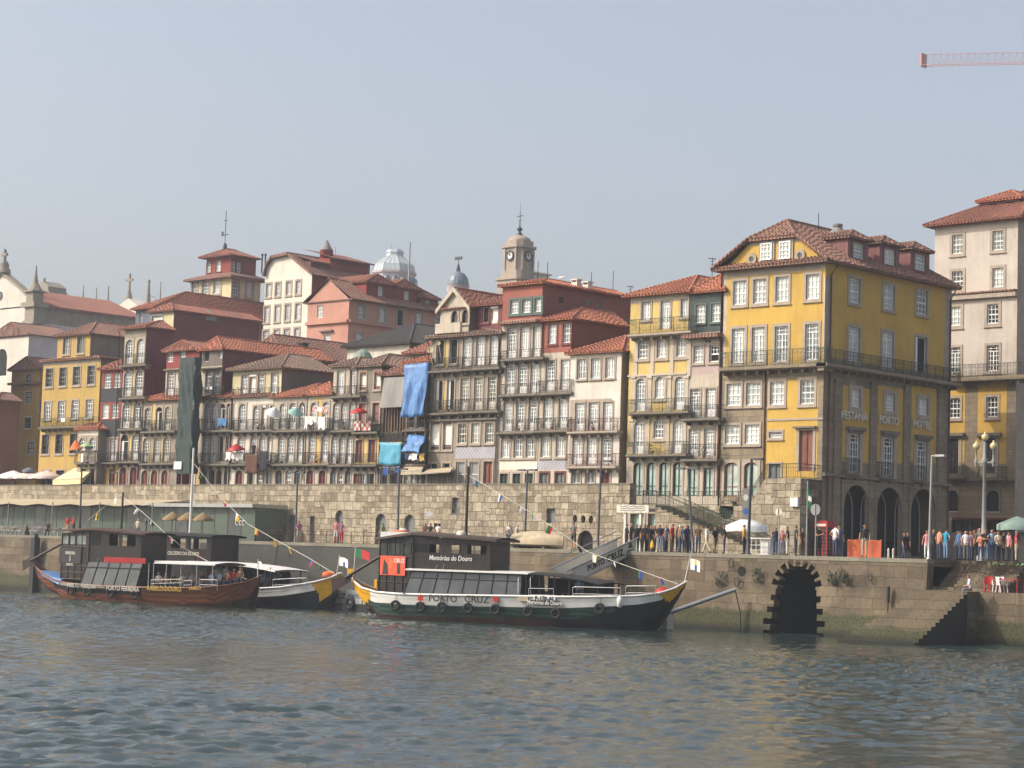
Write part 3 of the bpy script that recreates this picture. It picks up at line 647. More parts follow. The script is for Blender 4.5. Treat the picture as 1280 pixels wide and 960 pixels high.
# grey house with white doors
h = House('grey_balcony_house', 'grey granite house with white arched doors and a top floor under a brown roof', 412, 441, 600, 457, front='granite_pale', side='grey_wall', depth=11)
h.f.wins('fdoor', 463, 492, [426, 442], 9); h.f.wins(['fdoor', 'casement', 'fdoor'], 503, 537, [420, 430, 440], 7.5, arch=1, sw=.1); h.f.wins(['fdoor', 'casement', 'fdoor'], 545, 579, [418, 427.8, 437], 7.5, arch=1, sw=.1); h.f.wins(['door', 'sash', 'door'], 588, 611, [416.5, 425.5, 434.7], 7, arch=.8, door='door_grey', sw=.1)
h.f.balc(413, 450, 495, 482); h.f.balc(412, 443, 538, 524); h.f.balc(410, 441, 581, 567); h.pipe(440, 462, 500); h.done(); h.roof(apex=(450, 447), mat='tile_old')
# grey pebble house with shutters
h = House('shuttered_house', 'narrow grey rendered house with half drawn white blinds on top and a yellow floor below', 441.5, 472, 600, 457, front='grey_wall', side='grey_dark_wall', depth=11)
h.f.band(546, 580, 'yellow_pale'); h.f.wins('blind', 464, 487, [454, 472], 8, frame='door_brown'); h.f.wins('plain', 504, 528, [453, 470], 8.5, frame='shutter_pink', glass='shutter_pink'); h.f.wins('door', 550, 578, [449, 465], 8.5, door='door_brown'); h.f.wins(['door', 'shop', 'dark_door'], 592, 611, [446, 455, 464], 7.5, door='door_brown', glass='glass_curtain')
o = h.f.balc(440, 471, 540, 527); h.f.balc(439, 470, 581, 567); h.done(); h.roof(apex=(486, 443), mat='tile_old')
mb = MB()
for (u0, u1) in ((443, 450), (452, 463)):
    p, q = onY(u0, 527, YF-.66), onY(u1, 538, YF-.66); mb.box(p.x, q.x, YF-.67, YF-.65, q.z, p.z)
mb.build('balcony_panel', 'red_check', h.root) if 'red_check' in MATS else mb.build('balcony_panel', 'off_white', h.root)
# boarded house with corrugated sheet
h = House('boarded_house', 'derelict narrow house with a corrugated sheet hung over bare planks', 473, 502, 600, 468, front='wood_dark', side='grey_dark_wall', depth=9)
h.f.wins('dark', 514, 540, [486, 494, 501], 5, sur='planks', sw=.1); h.f.wins('dark', 556, 580, [482, 492], 8, sur='planks'); h.f.wins('dark_door', 588, 611, [480, 492], 9, sur='granite_dark')
h.f.balc(475, 502, 553, 540, .5, 'iron_green', 'cream_dull', corb=False); h.done(); h.roof(apex=(505, 456), mat='tile_brown')
mb = MB(); p, q = onY(478, 472, YF-.5), onY(505, 509, YF-.5); mb.quad((p.x, YF-.3, p.z), (q.x, YF-.3, p.z), (q.x-.0, YF-.75, q.z), (p.x, YF-.75, q.z)); mb.quad((p.x, YF-.26, p.z), (q.x, YF-.26, p.z), (q.x, YF-.71, q.z), (p.x, YF-.71, q.z)); mb.build('corrugated_sheet', 'corrugated', h.root)
mb = MB()
for k in range(7):
    p = onY(479+k*3.6, 510, YF-.1); mb.box(p.x, p.x+.12, YF-.14, YF-.05, onY(480, 541, YF).z, p.z+.4)
mb.build('plank', 'planks', h.root)
# tarp house
h = House('tarp_covered_house', 'derelict house hidden behind a tall blue tarpaulin', 503, 534, 600, 453, front='wood_dark', side='grey_dark_wall', depth=9)
h.f.wins('dark', 520, 535, [514, 526], 9, sur='wood_grey'); h.f.wins('dark', 550, 575, [511, 524], 9, sur='wood_grey'); h.f.wins('fdoor', 591, 611, [508, 516.5, 524.5, 532], 6, sur='off_white', glass='glass_dark')
h.f.balc(504, 531, 537, 526, .5, 'wood_grey', 'wood_grey', ornate=False); h.f.balc(502, 531, 580, 565, .6, 'iron', 'wood_grey'); h.done(); h.roof(rise=1.0, mat='tile_orange', inset=3)
# tall grey house with the gothic gable
h = House('gothic_gable_house', 'tall sooty granite house with a pointed gothic gable on top and white blinds below', 534, 621, 600, 419, front='old_granite', side='grey_dark_wall', depth=12)
h.f.band(425, 460, 'yellow_pale', 556, 560); h.f.band(475, 512, 'yellow_pale', 553, 557)
h.f.wins('dark', 424, 455, [550.5, 567], 9.5, sur='granite_trim'); h.f.wins('fdoor', 421, 456, [584, 600.6, 617.5], 10.5, glass='glass_curtain'); h.f.wins('open_door', 475, 512, [549, 563.5], 9); h.f.wins('fdoor', 472, 512, [581, 598, 615], 10.5, glass='glass_mid', frame='off_white')
h.f.wins('blind', 527, 562, [544, 559.5], 11, frame='brown_frame'); h.f.wins('sash', 529, 554, [578, 594.6, 612], 10.5, frame='off_white', glass='glass_mid')
h.f.wins(['dark', 'dark'], 579, 590, [542, 558], 9); h.f.wins('fdoor', 593, 611, [543, 558], 8, frame='off_white'); h.f.wins(['plain', 'plain', 'door'], 577, 609, [575.5, 592.5, 610], 11, glass='grey', door='door_brown')
h.f.band(559, 573, 'lilac_tiles', 569, 620); h.f.balc(536, 577, 463, 447, rail='iron'); h.f.balc(577.5, 624, 460, 446, rail='iron'); h.f.balc(534, 572, 516, 500, rail='iron'); h.f.balc(573, 622, 514, 498, rail='iron'); h.pipe(624, 420, 606, 'pipe_grey'); h.pipe(536, 425, 600, 'pipe_grey')
h.f.trim(523, .15, .25, 'granite_dark'); h.done(); h.roof(rise=.7, mat='tile_old', inset=2.5, ov=.5)
a = House('', '', 550, 586, 405, 385, Y=YF+.9, depth=8, front='granite_pale', side='granite_dark', root=h.root, z0=h.z1-.2)
a.f.wins('plain', 388, 404, [568.7, 582], 8, arch=1.3, frame='brown_frame', glass='glass_dark', sur='granite_trim', sw=.16); a.done('gable_wall'); zr = onX(573.5, 361, (a.x0+a.x1)/2).z; a.roof(rise=zr-a.z1, mat='tile_red', gable=True, name='gable_roof', ov=.25)
mb = MB(); xm = (a.x0+a.x1)/2; e = .22
for sgn, xe in ((-1, a.x0-.3), (1, a.x1+.3)): mb.poly([(xm, a.y0-.3, zr+.1), (xe, a.y0-.3, a.z1-.1), (xe, a.y0-.3, a.z1-.1-.35), (xm, a.y0-.3, zr-.3)]); mb.poly([(xm, a.y0-.0, zr+.1), (xe, a.y0-.0, a.z1-.1), (xe, a.y0-.3, a.z1-.1), (xm, a.y0-.3, zr+.1)]); mb.poly([(xm, a.y0, zr-.3), (xe, a.y0, a.z1-.45), (xe, a.y0-.3, a.z1-.45), (xm, a.y0-.3, zr-.3)])
mb.build('gable_trim', 'granite_pale', h.root)
mb = MB(); p, q = onY(544, 405, YF-.2), onY(575, 415, YF-.2); mb.box(p.x, q.x, YF-.2, YF, q.z, p.z); mb.build('parapet', 'granite_pale', h.root)
a = House('', '', 592, 631, 405, 381, Y=YF+1.6, depth=8, front='dark_red_siding', side='dark_red_siding', root=h.root, z0=h.z1-.2)
a.f.wins('blind', 383, 404, [618], 9, sur=None); a.f.wins('dark', 384, 403, [607], 8, sur='red_frame'); a.done('attic_wall'); a.roof(apex=(641, 368), mat='tile_red', name='attic_roof')
# pink attic house
h = House('pink_attic_house', 'tall granite house with a brick pink attic of three green framed sashes', 621.5, 671, 600, 355, front='granite_pale', side='brown_pink', pxend=(794,384))
h.f.band(355, 400, 'brick_pink'); h.f.band(576, 587, 'cream'); h.f.wins('sash', 374, 391, [643.5, 658.5, 674], 10.5, sur='green_frame', glass='glass_curtain', sw=.18); h.f.trim(400, .2, .6, 'tile_brown', px=652, name='tile_awning')
h.f.wins('fdoor', 409, 446, [640, 656, 672], 11.5, glass='glass_curtain'); h.f.wins('fdoor', 455, 492, [638, 653.5, 669], 11.5, glass='glass_curtain'); h.f.wins('fdoor', 502, 538, [635, 650.6, 666], 10.5, glass='glass_curtain'); h.f.wins('french', 548, 572, [632, 648, 663], 11, glass='glass_curtain'); h.f.wins('door', 592, 611, [630, 646, 661.5], 10, door='door_green')
h.f.balc(626, 678.5, 448, 437, rail='iron'); h.f.balc(624, 670, 493, 479, rail='iron_grey'); h.f.balc(621, 667, 540, 524, rail='iron_grey'); h.pipe(626, 440, 606, 'pipe_grey')
h.r.wins('sash', 371, 379, [702], 7, sur=None, glass='glass_dark', frame='brown_frame'); h.r.wins('sash', 376, 383, [735, 749], 7, sur=None, frame='grey_frame')
h.done(); h.roof(apex=(683, 349), mat='tile_orange')
for px, py in ((720, 353), (734, 356)): q = onX(px, py+8, h.x1-.6); mb = MB(); mb.box(q.x-.3, q.x+.3, q.y-.25, q.y+.25, q.z-1.0, q.z+.5); mb.box(q.x-.38, q.x+.38, q.y-.32, q.y+.32, q.z+.65, q.z+.75); [mb.box(q.x+dx-.05, q.x+dx+.05, q.y-.25, q.y+.25, q.z+.5, q.z+.65) for dx in (-.25, .25)]; mb.build('chimney', 'off_white', h.root)
antenna(h.root, 672, 326, 352, YF+7, False); antenna(h.root, 684, 328, 352, YF+7, False); antenna(h.root, 739, 340, 358, YF+12, False); antenna(h.root, 766, 339, 366, YF+14, False); antenna(h.root, 788, 357, 368, YF+15, True)
# red sash house
h = House('red_sash_house', 'two bay granite house whose top storey is brick pink with red framed sashes', 671.5, 709, 600, 399, front='granite_pale', side='brown_pink', pxend=(786,408))
h.f.band(399, 441, 'brick_pink'); h.f.wins('sash', 405, 429, [691, 709], 10, sur='red_frame', glass='glass_curtain'); h.f.wins('fdoor', 450, 487, [688, 707], 11.5, glass='glass_curtain'); h.f.wins('fdoor', 498, 535, [685, 704], 11, glass='glass_curtain'); h.f.wins('french', 546, 571, [682, 701], 11.5, glass='glass_curtain'); h.f.band(575, 587, 'lilac_tiles'); h.f.wins('door', 591, 611, [680.5, 700], 11, door='door_grey', sur='red_frame')
h.f.balc(670.5, 714, 491, 475, rail='iron'); h.f.balc(668, 712, 538, 522, rail='iron'); h.pipe(678.5, 402, 446); h.pipe(714, 440, 606); h.done(); h.roof(apex=(728, 385), mat='tile_orange')
# white house
h = House('white_house', 'white plastered house with granite framed windows, dark red balconies and an orange tile roof', 709, 773, 600, 440, Y=YF-.4, front='white_wall', side='beige_side', depth=12)
h.f.band(447, 478, 'granite_trim', 722, 768); h.f.band(499, 582, 'granite_trim', 712, 764)
h.f.wins('french', 448, 473, [727.5, 745, 763], 12, frame='white_frame', glass='glass_curtain', sw=.1); h.f.wins('fdoor', 503, 538, [725, 742, 760], 12, glass='glass_curtain', sw=.1); h.f.wins('fdoor', 546, 580, [722, 740, 758], 12.5, glass='glass_curtain', sw=.1); h.f.wins(['shop', 'shop', 'door'], 589, 610, [720, 737.5, 757], 11, glass='glass_mid', door='door_red')
h.f.balc(709, 771.5, 539, 523, rail='iron_red', slab='granite_trim'); h.f.balc(707, 769, 583, 567, rail='iron_red', slab='granite_trim'); h.done(); h.roof(apex=(783, 420), mat='tile_orange')
# ornate yellow house
h = House('arched_yellow_house', 'pale yellow house with granite pilasters, round headed white windows and green iron balconies', 782, 855, 620, 367, front='yellow_pale', side='grey_wall', depth=12, z0=4.7)
h.f.band(362, 378, 'granite_pale'); h.f.band(417, 424, 'granite_pale'); h.f.band(572, 670, 'granite_pale')
for px in (797.5, 818, 842.5, 864): h.f.pilaster(px-1.5, .34, 420, 470, 'granite_pale', .06); h.f.pilaster(px-5, .34, 470, 516, 'granite_pale', .06); h.f.pilaster(px-7.5, .34, 524, 570, 'granite_pale', .06)
h.f.wins('casement', 376, 398, [808, 857], 11.5, glass='glass_curtain'); h.f.wins('fdoor', 376, 411, [832], 12, glass='glass_curtain')
h.f.wins('sash', 423, 447, [804, 827.5, 852], 12, arch=.8, glass='glass_curtain', sw=.2); h.f.wins('fdoor', 472, 513, [801, 849.6], 12, arch=.9, glass='glass_curtain', sw=.2); h.f.wins('sash', 471, 498, [825], 12, arch=.9, glass='glass_curtain', sw=.2)
h.f.wins('fdoor', 525, 567, [799, 847.5], 12.5, arch=.9, glass='glass_curtain', sw=.2); h.f.wins('sash', 524, 548, [823.5], 12, arch=.9, glass='glass_curtain', sw=.2); h.f.wins('shop', 578, 620, [797.5, 814, 830, 847], 11.5, arch=.7, glass='glass_shop', frame='door_green', sw=.16)
h.f.balc(785, 863, 416, 397, .75, 'iron_green', 'granite_trim'); h.f.balc(785.5, 860, 515, 498, .7, 'iron_green'); h.f.balc(782.5, 857, 568, 552, .7, 'iron_green'); h.f.trim(467, .14, .12, 'granite_pale'); h.done(); h.roof(apex=(872, 345), mat='tile_orange', ov=.5)
antenna(h.root, 890, 322, 348, YF+8)
# green timber house
h = House('green_timber_house', 'narrow granite house topped by dark green boarding with two white sashes', 855, 899, 620, 364, front='granite_pale', side='grey_wall', depth=11, z0=4.7)
h.f.band(363, 416, 'green_siding'); h.f.band(430, 468, 'pink_wall'); h.f.wins('sash', 380, 403, [876, 895.3], 12, sur='green_frame', glass='glass_curtain', sw=.1); h.f.wins(['sash', 'open'], 432, 453, [873.3, 893], 12, glass='glass_curtain'); h.f.wins('fdoor', 486, 521, [869, 888.5], 12.5, glass='glass_curtain'); h.f.wins('fdoor', 536, 570, [867, 886.5], 12, glass='glass_curtain'); h.f.wins(['shop', 'shop'], 585, 620, [866, 885.5], 12, glass='glass_shop', frame='door_green')
h.f.trim(416, .3, .7, 'tile_brown', name='tile_awning'); h.f.balc(853, 898.5, 523, 506, .7); h.f.balc(851.5, 896, 574, 555, .7); h.pipe(901.5, 425, 620); h.done(); h.roof(apex=(905, 342), mat='tile_orange', ov=.35)
mb = MB()
for px in (880, 884, 900):
    q = onY(px, 422, YF-.3); mb.tube([(q.x, YF, q.z-.3), (q.x, YF-.5, q.z+.1)], .05, 5)
mb.build('bracket', 'iron', h.root)
# the big yellow hotel on the square
h = House('yellow_hotel', 'large deep yellow corner hotel with granite trim, dormers and an arcade on the square', 897.5, 1027, 600, 331, front='yellow_hotel', side='yellow_hotel', depth=11.2, z0=4.6)
q = onX(1187, 560, h.x1); h.y1 = q.y; h.r.a1 = q.y
F = h.f; Rt = h.r
F.band(458, 476, 'granite_blocks'); F.band(458, 700, 'granite_blocks', 890, 957); F.band(330, 343, 'granite_trim'); F.band(598, 700, 'granite_blocks')
F.band(458, 600, 'granite_blocks', 1022, 1045); F.band(343, 458, 'granite_pale', 1029, 1045); F.band(343, 458, 'granite_pale', 900, 908)
F.wins('sash', 350, 380, [925, 950], 16, glass='glass_curtain', sw=.2); F.wins('sash', 346, 377, [977.8], 16, glass='glass_curtain', sw=.2); F.wins('sash', 343, 374, [1016], 16.5, glass='glass_curtain', sw=.2)
F.wins('french', 410, 453, [923, 948], 16, glass='glass_curtain', sw=.2); F.wins('french', 408, 452, [976.7], 16, glass='glass_curtain', sw=.2); F.wins('french', 405, 450, [1014.8], 16.5, glass='glass_curtain', sw=.2)
F.balc(899, 1032, 456.5, 437, .8, 'iron_green', 'granite_blocks', th=.22)
F.wins('sash', 479, 507, [917.5, 942], 18, glass='glass_curtain', sw=.16); F.wins('sash', 477, 506, [971.7], 17.5, glass='glass_curtain', sw=.2); F.wins('sash', 475, 505, [1009.3], 17.5, glass='glass_curtain', sw=.2)
F.trim(523.5, .14, .06, 'granite_trim', a0=F.a0+4.2); F.wins('sash', 531, 555, [915.6, 940.3], 18, glass='glass_curtain', sw=.16); F.wins('plain', 540, 547, [969.5], 16, sw=.16, glass='glass_dark')
F.wins('door', 538, 589, [1007.5], 17, door='door_brown', sw=.22); F.wins('shop', 578, 621, [914, 938.8], 17, arch=.6, glass='glass_shop', frame='door_brown', sw=.2); F.wins('door', 580, 602, [968.5], 15, door='door_grey')
# door canopy
F.trim(532.5, .12, .3, 'granite_dark', px=1007, a0=F.pt(994, 533)[0], a1=F.pt(1021, 533)[0], name='door_hood')
# right facade on the square
Rt.band(331, 345, 'granite_trim'); Rt.band(458, 700, 'granite_blocks'); 
z_top, z_bot = Rt.pt(1110, 487)[1], Rt.pt(1110, 585)[1]
for c0, c1 in ((1053, 1087), (1097, 1128.5), (1139, 1170)): Rt.band(484, 578, 'yellow_hotel', c0, c1)
Rt.band(345, 458, 'granite_trim', 1030, 1040); Rt.band(345, 470, 'granite_trim', 1181, 1195)
for cx, y0, y1 in ((1068, 348, 379), (1111, 356, 387), (1152, 363, 393)): Rt.wins('sash', y0, y1, [cx], 13.5, glass='glass_curtain', sw=.2)
for k, (cx, y0, y1) in enumerate(((1067.2, 409, 452), (1109.4, 415, 459), (1151, 421, 465))): Rt.wins('french' if k < 2 else 'open_door', y0, y1, [cx], 14, glass='glass_curtain', sw=.2)
for cx, y0, y1 in ((1069.4, 487, 509), (1112.4, 493, 514), (1153.8, 498, 519)): Rt.wins('sash', y0, y1, [cx], 11.5, sw=.3, glass='glass_curtain')
for cx, y0, y1 in ((1067.6, 542, 591), (1110.3, 547, 596), (1152, 552, 600)):
    Rt.wins('french', y0, y1, [cx], 13, sw=.38, glass='glass_mid'); a, z = Rt.pt(cx, y0-6); mb = MB(); Rt.bx(mb, a-1.0, a+1.0, z-.12, z+.1, -.02, .35); Rt.bx(mb, a-.85, a+.85, z-.28, z-.12, -.02, .22); mb.build('window_hood', 'granite_dark', h.root)
    a, z = Rt.pt(cx, y1, .5); Rt.balc_w(a-.75, a+.75, z-.02, 1.0, .45, 'iron_green', 'granite_dark', False)
for cx in (1047.5, 1092, 1134, 1176.5): Rt.pilaster(cx-1.5, .62, 474+(cx-1047)*.09, 700, 'granite_blocks', .14)
yb0, yb1 = Rt.pt(1037, 456, .8)[1], Rt.pt(1187, 468, .8)[1]; zb = F.pt(965, 456.5, .8)[1]
Rt.balc_w(h.y0-.8, h.y1+.1, zb, 1.0, .8, 'iron_green', 'granite_blocks', True, .22)
mb = MB(); za = Rt.pt(1110, 598)[1]; Rt.bx(mb, h.y0, h.y1, za-.22, za, -.02, .28); mb.build('cornice', 'granite_dark', h.root)
# arcade
for cx, yt in ((1069, 606), (1110.5, 609), (1153, 611)): Rt.wins('dark_door', yt, 697, [cx], 31, arch=1.0, sur='granite_blocks', sw=.3, rec=1.3, proud=.1)
h.done()
z = h.z1; xm = (h.x0+h.x1)/2; ov = .6
# jerkinhead roof: lower tile skirt, gable wall, clipped hip
A0 = onY(1000, 281, h.y0+2.5); ridge = onX(1000, 279, xm); zr = ridge.z
cl = F.pt(940, 303)[1]; a1 = F.pt(934, 298)[0]; a2 = F.pt(1002, 292)[0]; zh = F.pt(967, 296)[1]
mb = MB(); e0, e1 = h.x0-ov, h.x1+ov; yb = h.y1+.4; yf = h.y0-ov; zc = zh
mb.quad((e0, yf, z+.02), (e1, yf, z+.02), (e1-.6, h.y0+.2, z+.42), (e0+.6, h.y0+.2, z+.42))
k = (zc-z)/(zr-z); xl = e0+(xm-e0)*k; xr = e1-(e1-xm)*k; yi = h.y0-.3; ya = yi+(xm-xl)*.9
mb.poly([(e1, yf, z), (e1, yb, z), (xm, yb-4.5, zr), (xm, ya, zr), (xr, yi, zc)]); mb.poly([(e0, yb, z), (e0, yf, z), (xl, yi, zc), (xm, ya, zr), (xm, yb-4.5, zr)]); mb.poly([(xl, yi, zc), (xr, yi, zc), (xm, ya, zr)]); mb.poly([(e1, yb, z), (e0, yb, z), (xm, yb-4.5, zr)])
for f_ in ([(e1, yf, z), (e1, yb, z), (xm, yb-4.5, zr), (xm, ya, zr), (xr, yi, zc)], [(xl, yi, zc), (xr, yi, zc), (xm, ya, zr)], [(e0, yf, z+.02), (e1, yf, z+.02), (e1-.6, h.y0+.2, z+.42), (e0+.6, h.y0+.2, z+.42)]): ribs(mb, f_)
lo = lambda p, d=.16: (p[0], p[1], p[2]-d)
ring = [(e0, yf, z), (e1, yf, z), (e1, yb, z), (e0, yb, z)]
for i in range(4): mb.quad(lo(ring[i]), lo(ring[(i+1) % 4]), ring[(i+1) % 4], ring[i])
mb.poly([lo(p) for p in ring])
for p, q in (((e1, yf, z), (xr, yi, zc)), ((e0, yf, z), (xl, yi, zc)), ((xl, yi, zc), (xr, yi, zc))): mb.quad(lo(p, .22), lo(q, .22), q, p)
for p, q in (((xr, yi, zc), (xm, ya, zr)), ((xl, yi, zc), (xm, ya, zr)), ((xm, ya, zr), (xm, yb-4.5, zr)), ((e1, yf, z), (xr, yi, zc)), ((e0, yf, z), (xl, yi, zc)), ((e1, yb, z), (xm, yb-4.5, zr))): mb.tube([Vector(p), Vector(q)], .13, 6)
mb.build('roof', 'tile_brown', h.root)
g = MB(); gx0, gx1 = h.x0+.15, h.x1-.15
g.poly([(gx0, h.y0+.02, z), (gx1, h.y0+.02, z), (xr-.1, h.y0+.02, zc-.1), (xl+.1, h.y0+.02, zc-.1)]); go = g.build('gable', 'yellow_hotel', h.root)
t = MB(); t.quad((xl+.1, h.y0, zc-.12), (xr-.1, h.y0, zc-.12), (xr-.1+.3, h.y0, zc-.5), (xl+.1-.3, h.y0, zc-.5)); t.build('cornice', 'granite_trim', h.root)
gf = Facade(h, 'x', h.y0-.02, h.x0, h.x1, z, zc, 'yellow_hotel')
gf.wins('sash', 304, 325, [958.7], 14, sw=.18, rec=-.06, glass='glass_curtain'); gf.wins('sash', 301.5, 323.5, [982], 14, sw=.18, rec=-.06, glass='glass_curtain')
for px, py in ((940, 324), (1000.5, 319)):
    a, zz = gf.pt(px, py); ci = lambda r: [(a+r*math.cos(2*math.pi*k/14), zz+r*math.sin(2*math.pi*k/14)) for k in range(14)]
    mb = MB(); mb.plate([ci(.2)], gf.L, .02, .0); o = mb.build('round_window', 'glass_dark', h.root); mb = MB(); mb.plate([ci(.42), ci(.2)], gf.L, .09, -.01); mb.build('surround', 'granite_trim', o)
# dormers on the square side
def dormer(root, px, pyt, pyb, Xp, w, mat='pink_siding', rm='tile_brown', back=3.2, wpx=11.5):
    """sash dormer facing +X, front face on the plane x = Xp"""
    q = onX(px, pyb, Xp); t = onX(px, pyt, Xp); z0, z1 = q.z-.35, t.z+.34; ya, yb = q.y-w/2, q.y+w/2
    H = type('D', (), {})(); H.root = root
    mb = MB(); mb.box(Xp-back, Xp-.01, ya, yb, z0-1, z1, 0, 'xyYz'); dw = None
    fc = Facade(H, 'y', Xp, ya, yb, z0-.1, z1, mat); fc.wins('sash', pyt, pyb, [px], wpx, sur='pink_siding', sw=.1, glass='glass_curtain'); slots = [mat]; fc.skin(mb, slots)
    mb.build('dormer', slots, root)
    m2 = MB(); o = .26; ym = q.y; zr = z1+w*.25
    P, Q = (Xp-.5, ym, zr), (Xp-back-1.5, ym, zr); a, b, c, d = (Xp+o, ya-o, z1), (Xp+o, yb+o, z1), (Xp-back-1.5, yb+o, z1), (Xp-back-1.5, ya-o, z1)
    m2.poly([a, b, P]); m2.quad(b, c, Q, P); m2.quad(d, a, P, Q); [ribs(m2, f_) for f_ in ((a, b, P), (b, c, Q, P), (d, a, P, Q))]
    for u, v in ((a, b), (d, a), (b, c)): m2.quad(lo(u, .14), lo(v, .14), v, u)
    m2.poly([lo(x, .14) for x in (a, b, c, d)])
    for u, v in ((a, P), (b, P), (P, Q)): m2.tube([u, v], .09, 5)
    m2.build('dormer_roof', rm, root)
for px, yt, yb in ((1072.8, 304, 323), (1112, 311, 331), (1150, 318, 338)): dormer(h.root, px, yt, yb, h.x1-.4, 2.5, wpx=14)
q = onX(1047, 290, xm+2); mb = MB(); mb.lathe((q.x, q.y, q.z-1.3), [(1.35, 0), (1.3, .3), (.3, 1.6), (.36, 1.7), (.36, 1.85), (0, 1.9)], 12, smooth=False); mb.build('skylight', 'corrugated', h.root)
antenna(h.root, 1023, 266, 285, h.y0+5, False)
h.pipe(902.5, 338, 620); h.pipe(957, 460, 600)
mb = MB(); mb.tube([(h.x1+.5, h.y0+.7, z-.3), (h.x1+.12, h.y0+.55, z-.9), (h.x1+.12, h.y0+.55, 5)], .06, 6); mb.build('downpipe', 'pipe_red', h.root); mb = MB(); mb.tube([(h.x1+.5, h.y1-.3, z-.3), (h.x1+.12, h.y1-.3, z-.9), (h.x1+.12, h.y1-.3, 5)], .06, 6); mb.build('downpipe', 'pipe_red', h.root)
for s_, px, py in (('PESTANA', 1069, 520.5), ('PORTO', 1112.5, 526), ('HOTEL', 1153.5, 531)):
    a, zz = Rt.pt(px, py, .2); text_part(s_, 'lettering', 'off_white', .8, Matrix.Translation(Vector((h.x1+.12, a, zz))-ORIG[h.root.name]) @ Matrix.Rotation(R_(90), 4, 'Z') @ Matrix.Rotation(R_(90), 4, 'X'), h.root, .05, sx=.93)
HOTEL = h
# pale tower house behind the square
h = House('pale_corner_building', 'tall pale plastered building with granite corner strip behind the square, cut by the right edge', 1163, 1268, 690, 276, Y=40, depth=16, front='pale_wall', side='granite_trim', z0=4.6)
F = h.f; F.band(470, 475, 'granite_trim'); F.band(475, 580, 'yellow_hotel'); F.band(580, 720, 'granite_blocks'); F.band(470, 580, 'granite_blocks', 1206, 1222); F.band(470, 580, 'granite_blocks', 1258, 1290)
F.band(270, 470, 'granite_pale', 1267, 1290); F.band(276, 292, 'pale_wall')
for y0, y1 in ((291, 315), (337, 361)): F.wins('sash', y0, y1, [1197, 1247.5], 13.5, sw=.22, glass='glass_mid')
F.wins('sash', 382, 406, [1194, 1241], 14, sw=.25, glass='glass_mid'); F.wins('french', 433, 465, [1193, 1241], 15, sw=.2, glass='glass_mid'); F.trim(367, .35, .35, 'granite_trim', px=1225); F.trim(364, .12, .45, 'tile_brown', px=1225, name='tile_string')
F.wins('sash', 497, 522, [1193, 1240], 14, sw=.2, glass='glass_dark'); F.wins('french', 548, 592, [1191, 1237], 14, sw=.3, glass='glass_dark', frame='door_dark'); F.balc(1184, 1290, 470, 454, .8, 'iron', 'granite_blocks', th=.3)
for cx in (1191, 1237): a, zz = F.pt(cx, 543); mb = MB(); F.bx(mb, a-1.1, a+1.1, zz-.15, zz+.1, -.02, .35); mb.build('window_hood', 'granite_dark', h.root)
F.balc(1184, 1206, 596, 583, .5, 'iron'); F.balc(1222, 1256, 598, 583, .5, 'iron'); F.trim(598, .2, .3, 'granite_dark', px=1230); F.wins('dark_door', 612, 640, [1189, 1240], 18, arch=.9, sur='granite_blocks'); F.wins('shop', 650, 696, [1200, 1240], 22, glass='glass_dark', frame='door_dark')
[h.r.win('sash', a_, a_+1.1, z_, z_+1.9, glass='glass_mid', sw=.2) for a_ in (43, 47.5, 52) for z_ in (9, 13.5, 18, 22.5, 26) if z_+2 < h.z1]
h.done(); h.roof(apex=(1290, 236), mat='tile_red', ov=.7)
a = House('', '', 1226, 1275, 262, 250, Y=44, depth=6, front='pink_siding', side='pink_siding', root=h.root, z0=h.z1+.2); a.f.wins('dark', 252, 262, [1240, 1262], 12, sur=None); a.done('roof_lantern'); a.roof(rise=1, mat='tile_orange', name='lantern_roof')
mb = MB(); q = onY(1225, 650, 38.5); mb.box(onY(1190, 650, 38).x, onY(1300, 650, 38).x, 38, 39.9, q.z+.0, q.z+.15); mb.build('awning', 'red_frame', h.root)
PALE = h
# ------------------------------------------------------------------ light and air
SUN_EL, SUN_AZ = R_(38), math.atan2(-.80, -1.0)        # azimuth from +Y towards +X
sd = bpy.data.lights.new('sun', 'SUN'); so = bpy.data.objects.new('sun', sd); COL.objects.link(so)
sd.energy = 2.1; sd.angle = R_(.6); sd.color = (1, .91, .80)
sv = Vector((math.sin(SUN_AZ)*math.cos(SUN_EL), math.cos(SUN_AZ)*math.cos(SUN_EL), math.sin(SUN_EL)))
so.rotation_euler = (-sv).to_track_quat('-Z', 'Y').to_euler(); so.location = (-80, -80, 120)
W = bpy.data.worlds.new('World'); SC.world = W; W.use_nodes = True; nt = W.node_tree
bg = nt.nodes['Background']; sky = nt.nodes.new('ShaderNodeTexSky'); sky.sky_type = 'NISHITA'; sky.sun_disc = False
sky.sun_elevation = SUN_EL; sky.sun_rotation = SUN_AZ; sky.air_density = 1.0; sky.dust_density = 5.0; sky.ozone_density = 1.5
hs = nt.nodes.new('ShaderNodeHueSaturation'); hs.inputs['Saturation'].default_value = .66; hs.inputs['Hue'].default_value = .508; nt.links.new(sky.outputs[0], hs.inputs['Color']); tn = nt.nodes.new('ShaderNodeMix'); tn.data_type = 'RGBA'; tn.blend_type = 'MULTIPLY'; tn.inputs[0].default_value = 1; tn.inputs[7].default_value = (1.045, 1.03, 1, 1); nt.links.new(hs.outputs[0], tn.inputs[6]); nt.links.new(tn.outputs[2], bg.inputs[0]); bg.inputs[1].default_value = .15
SC.view_settings.view_transform = 'Standard'; SC.view_settings.look = 'None'; SC.view_settings.exposure = .5; SC.view_settings.gamma = 1; SC.view_settings.use_curve_mapping = False
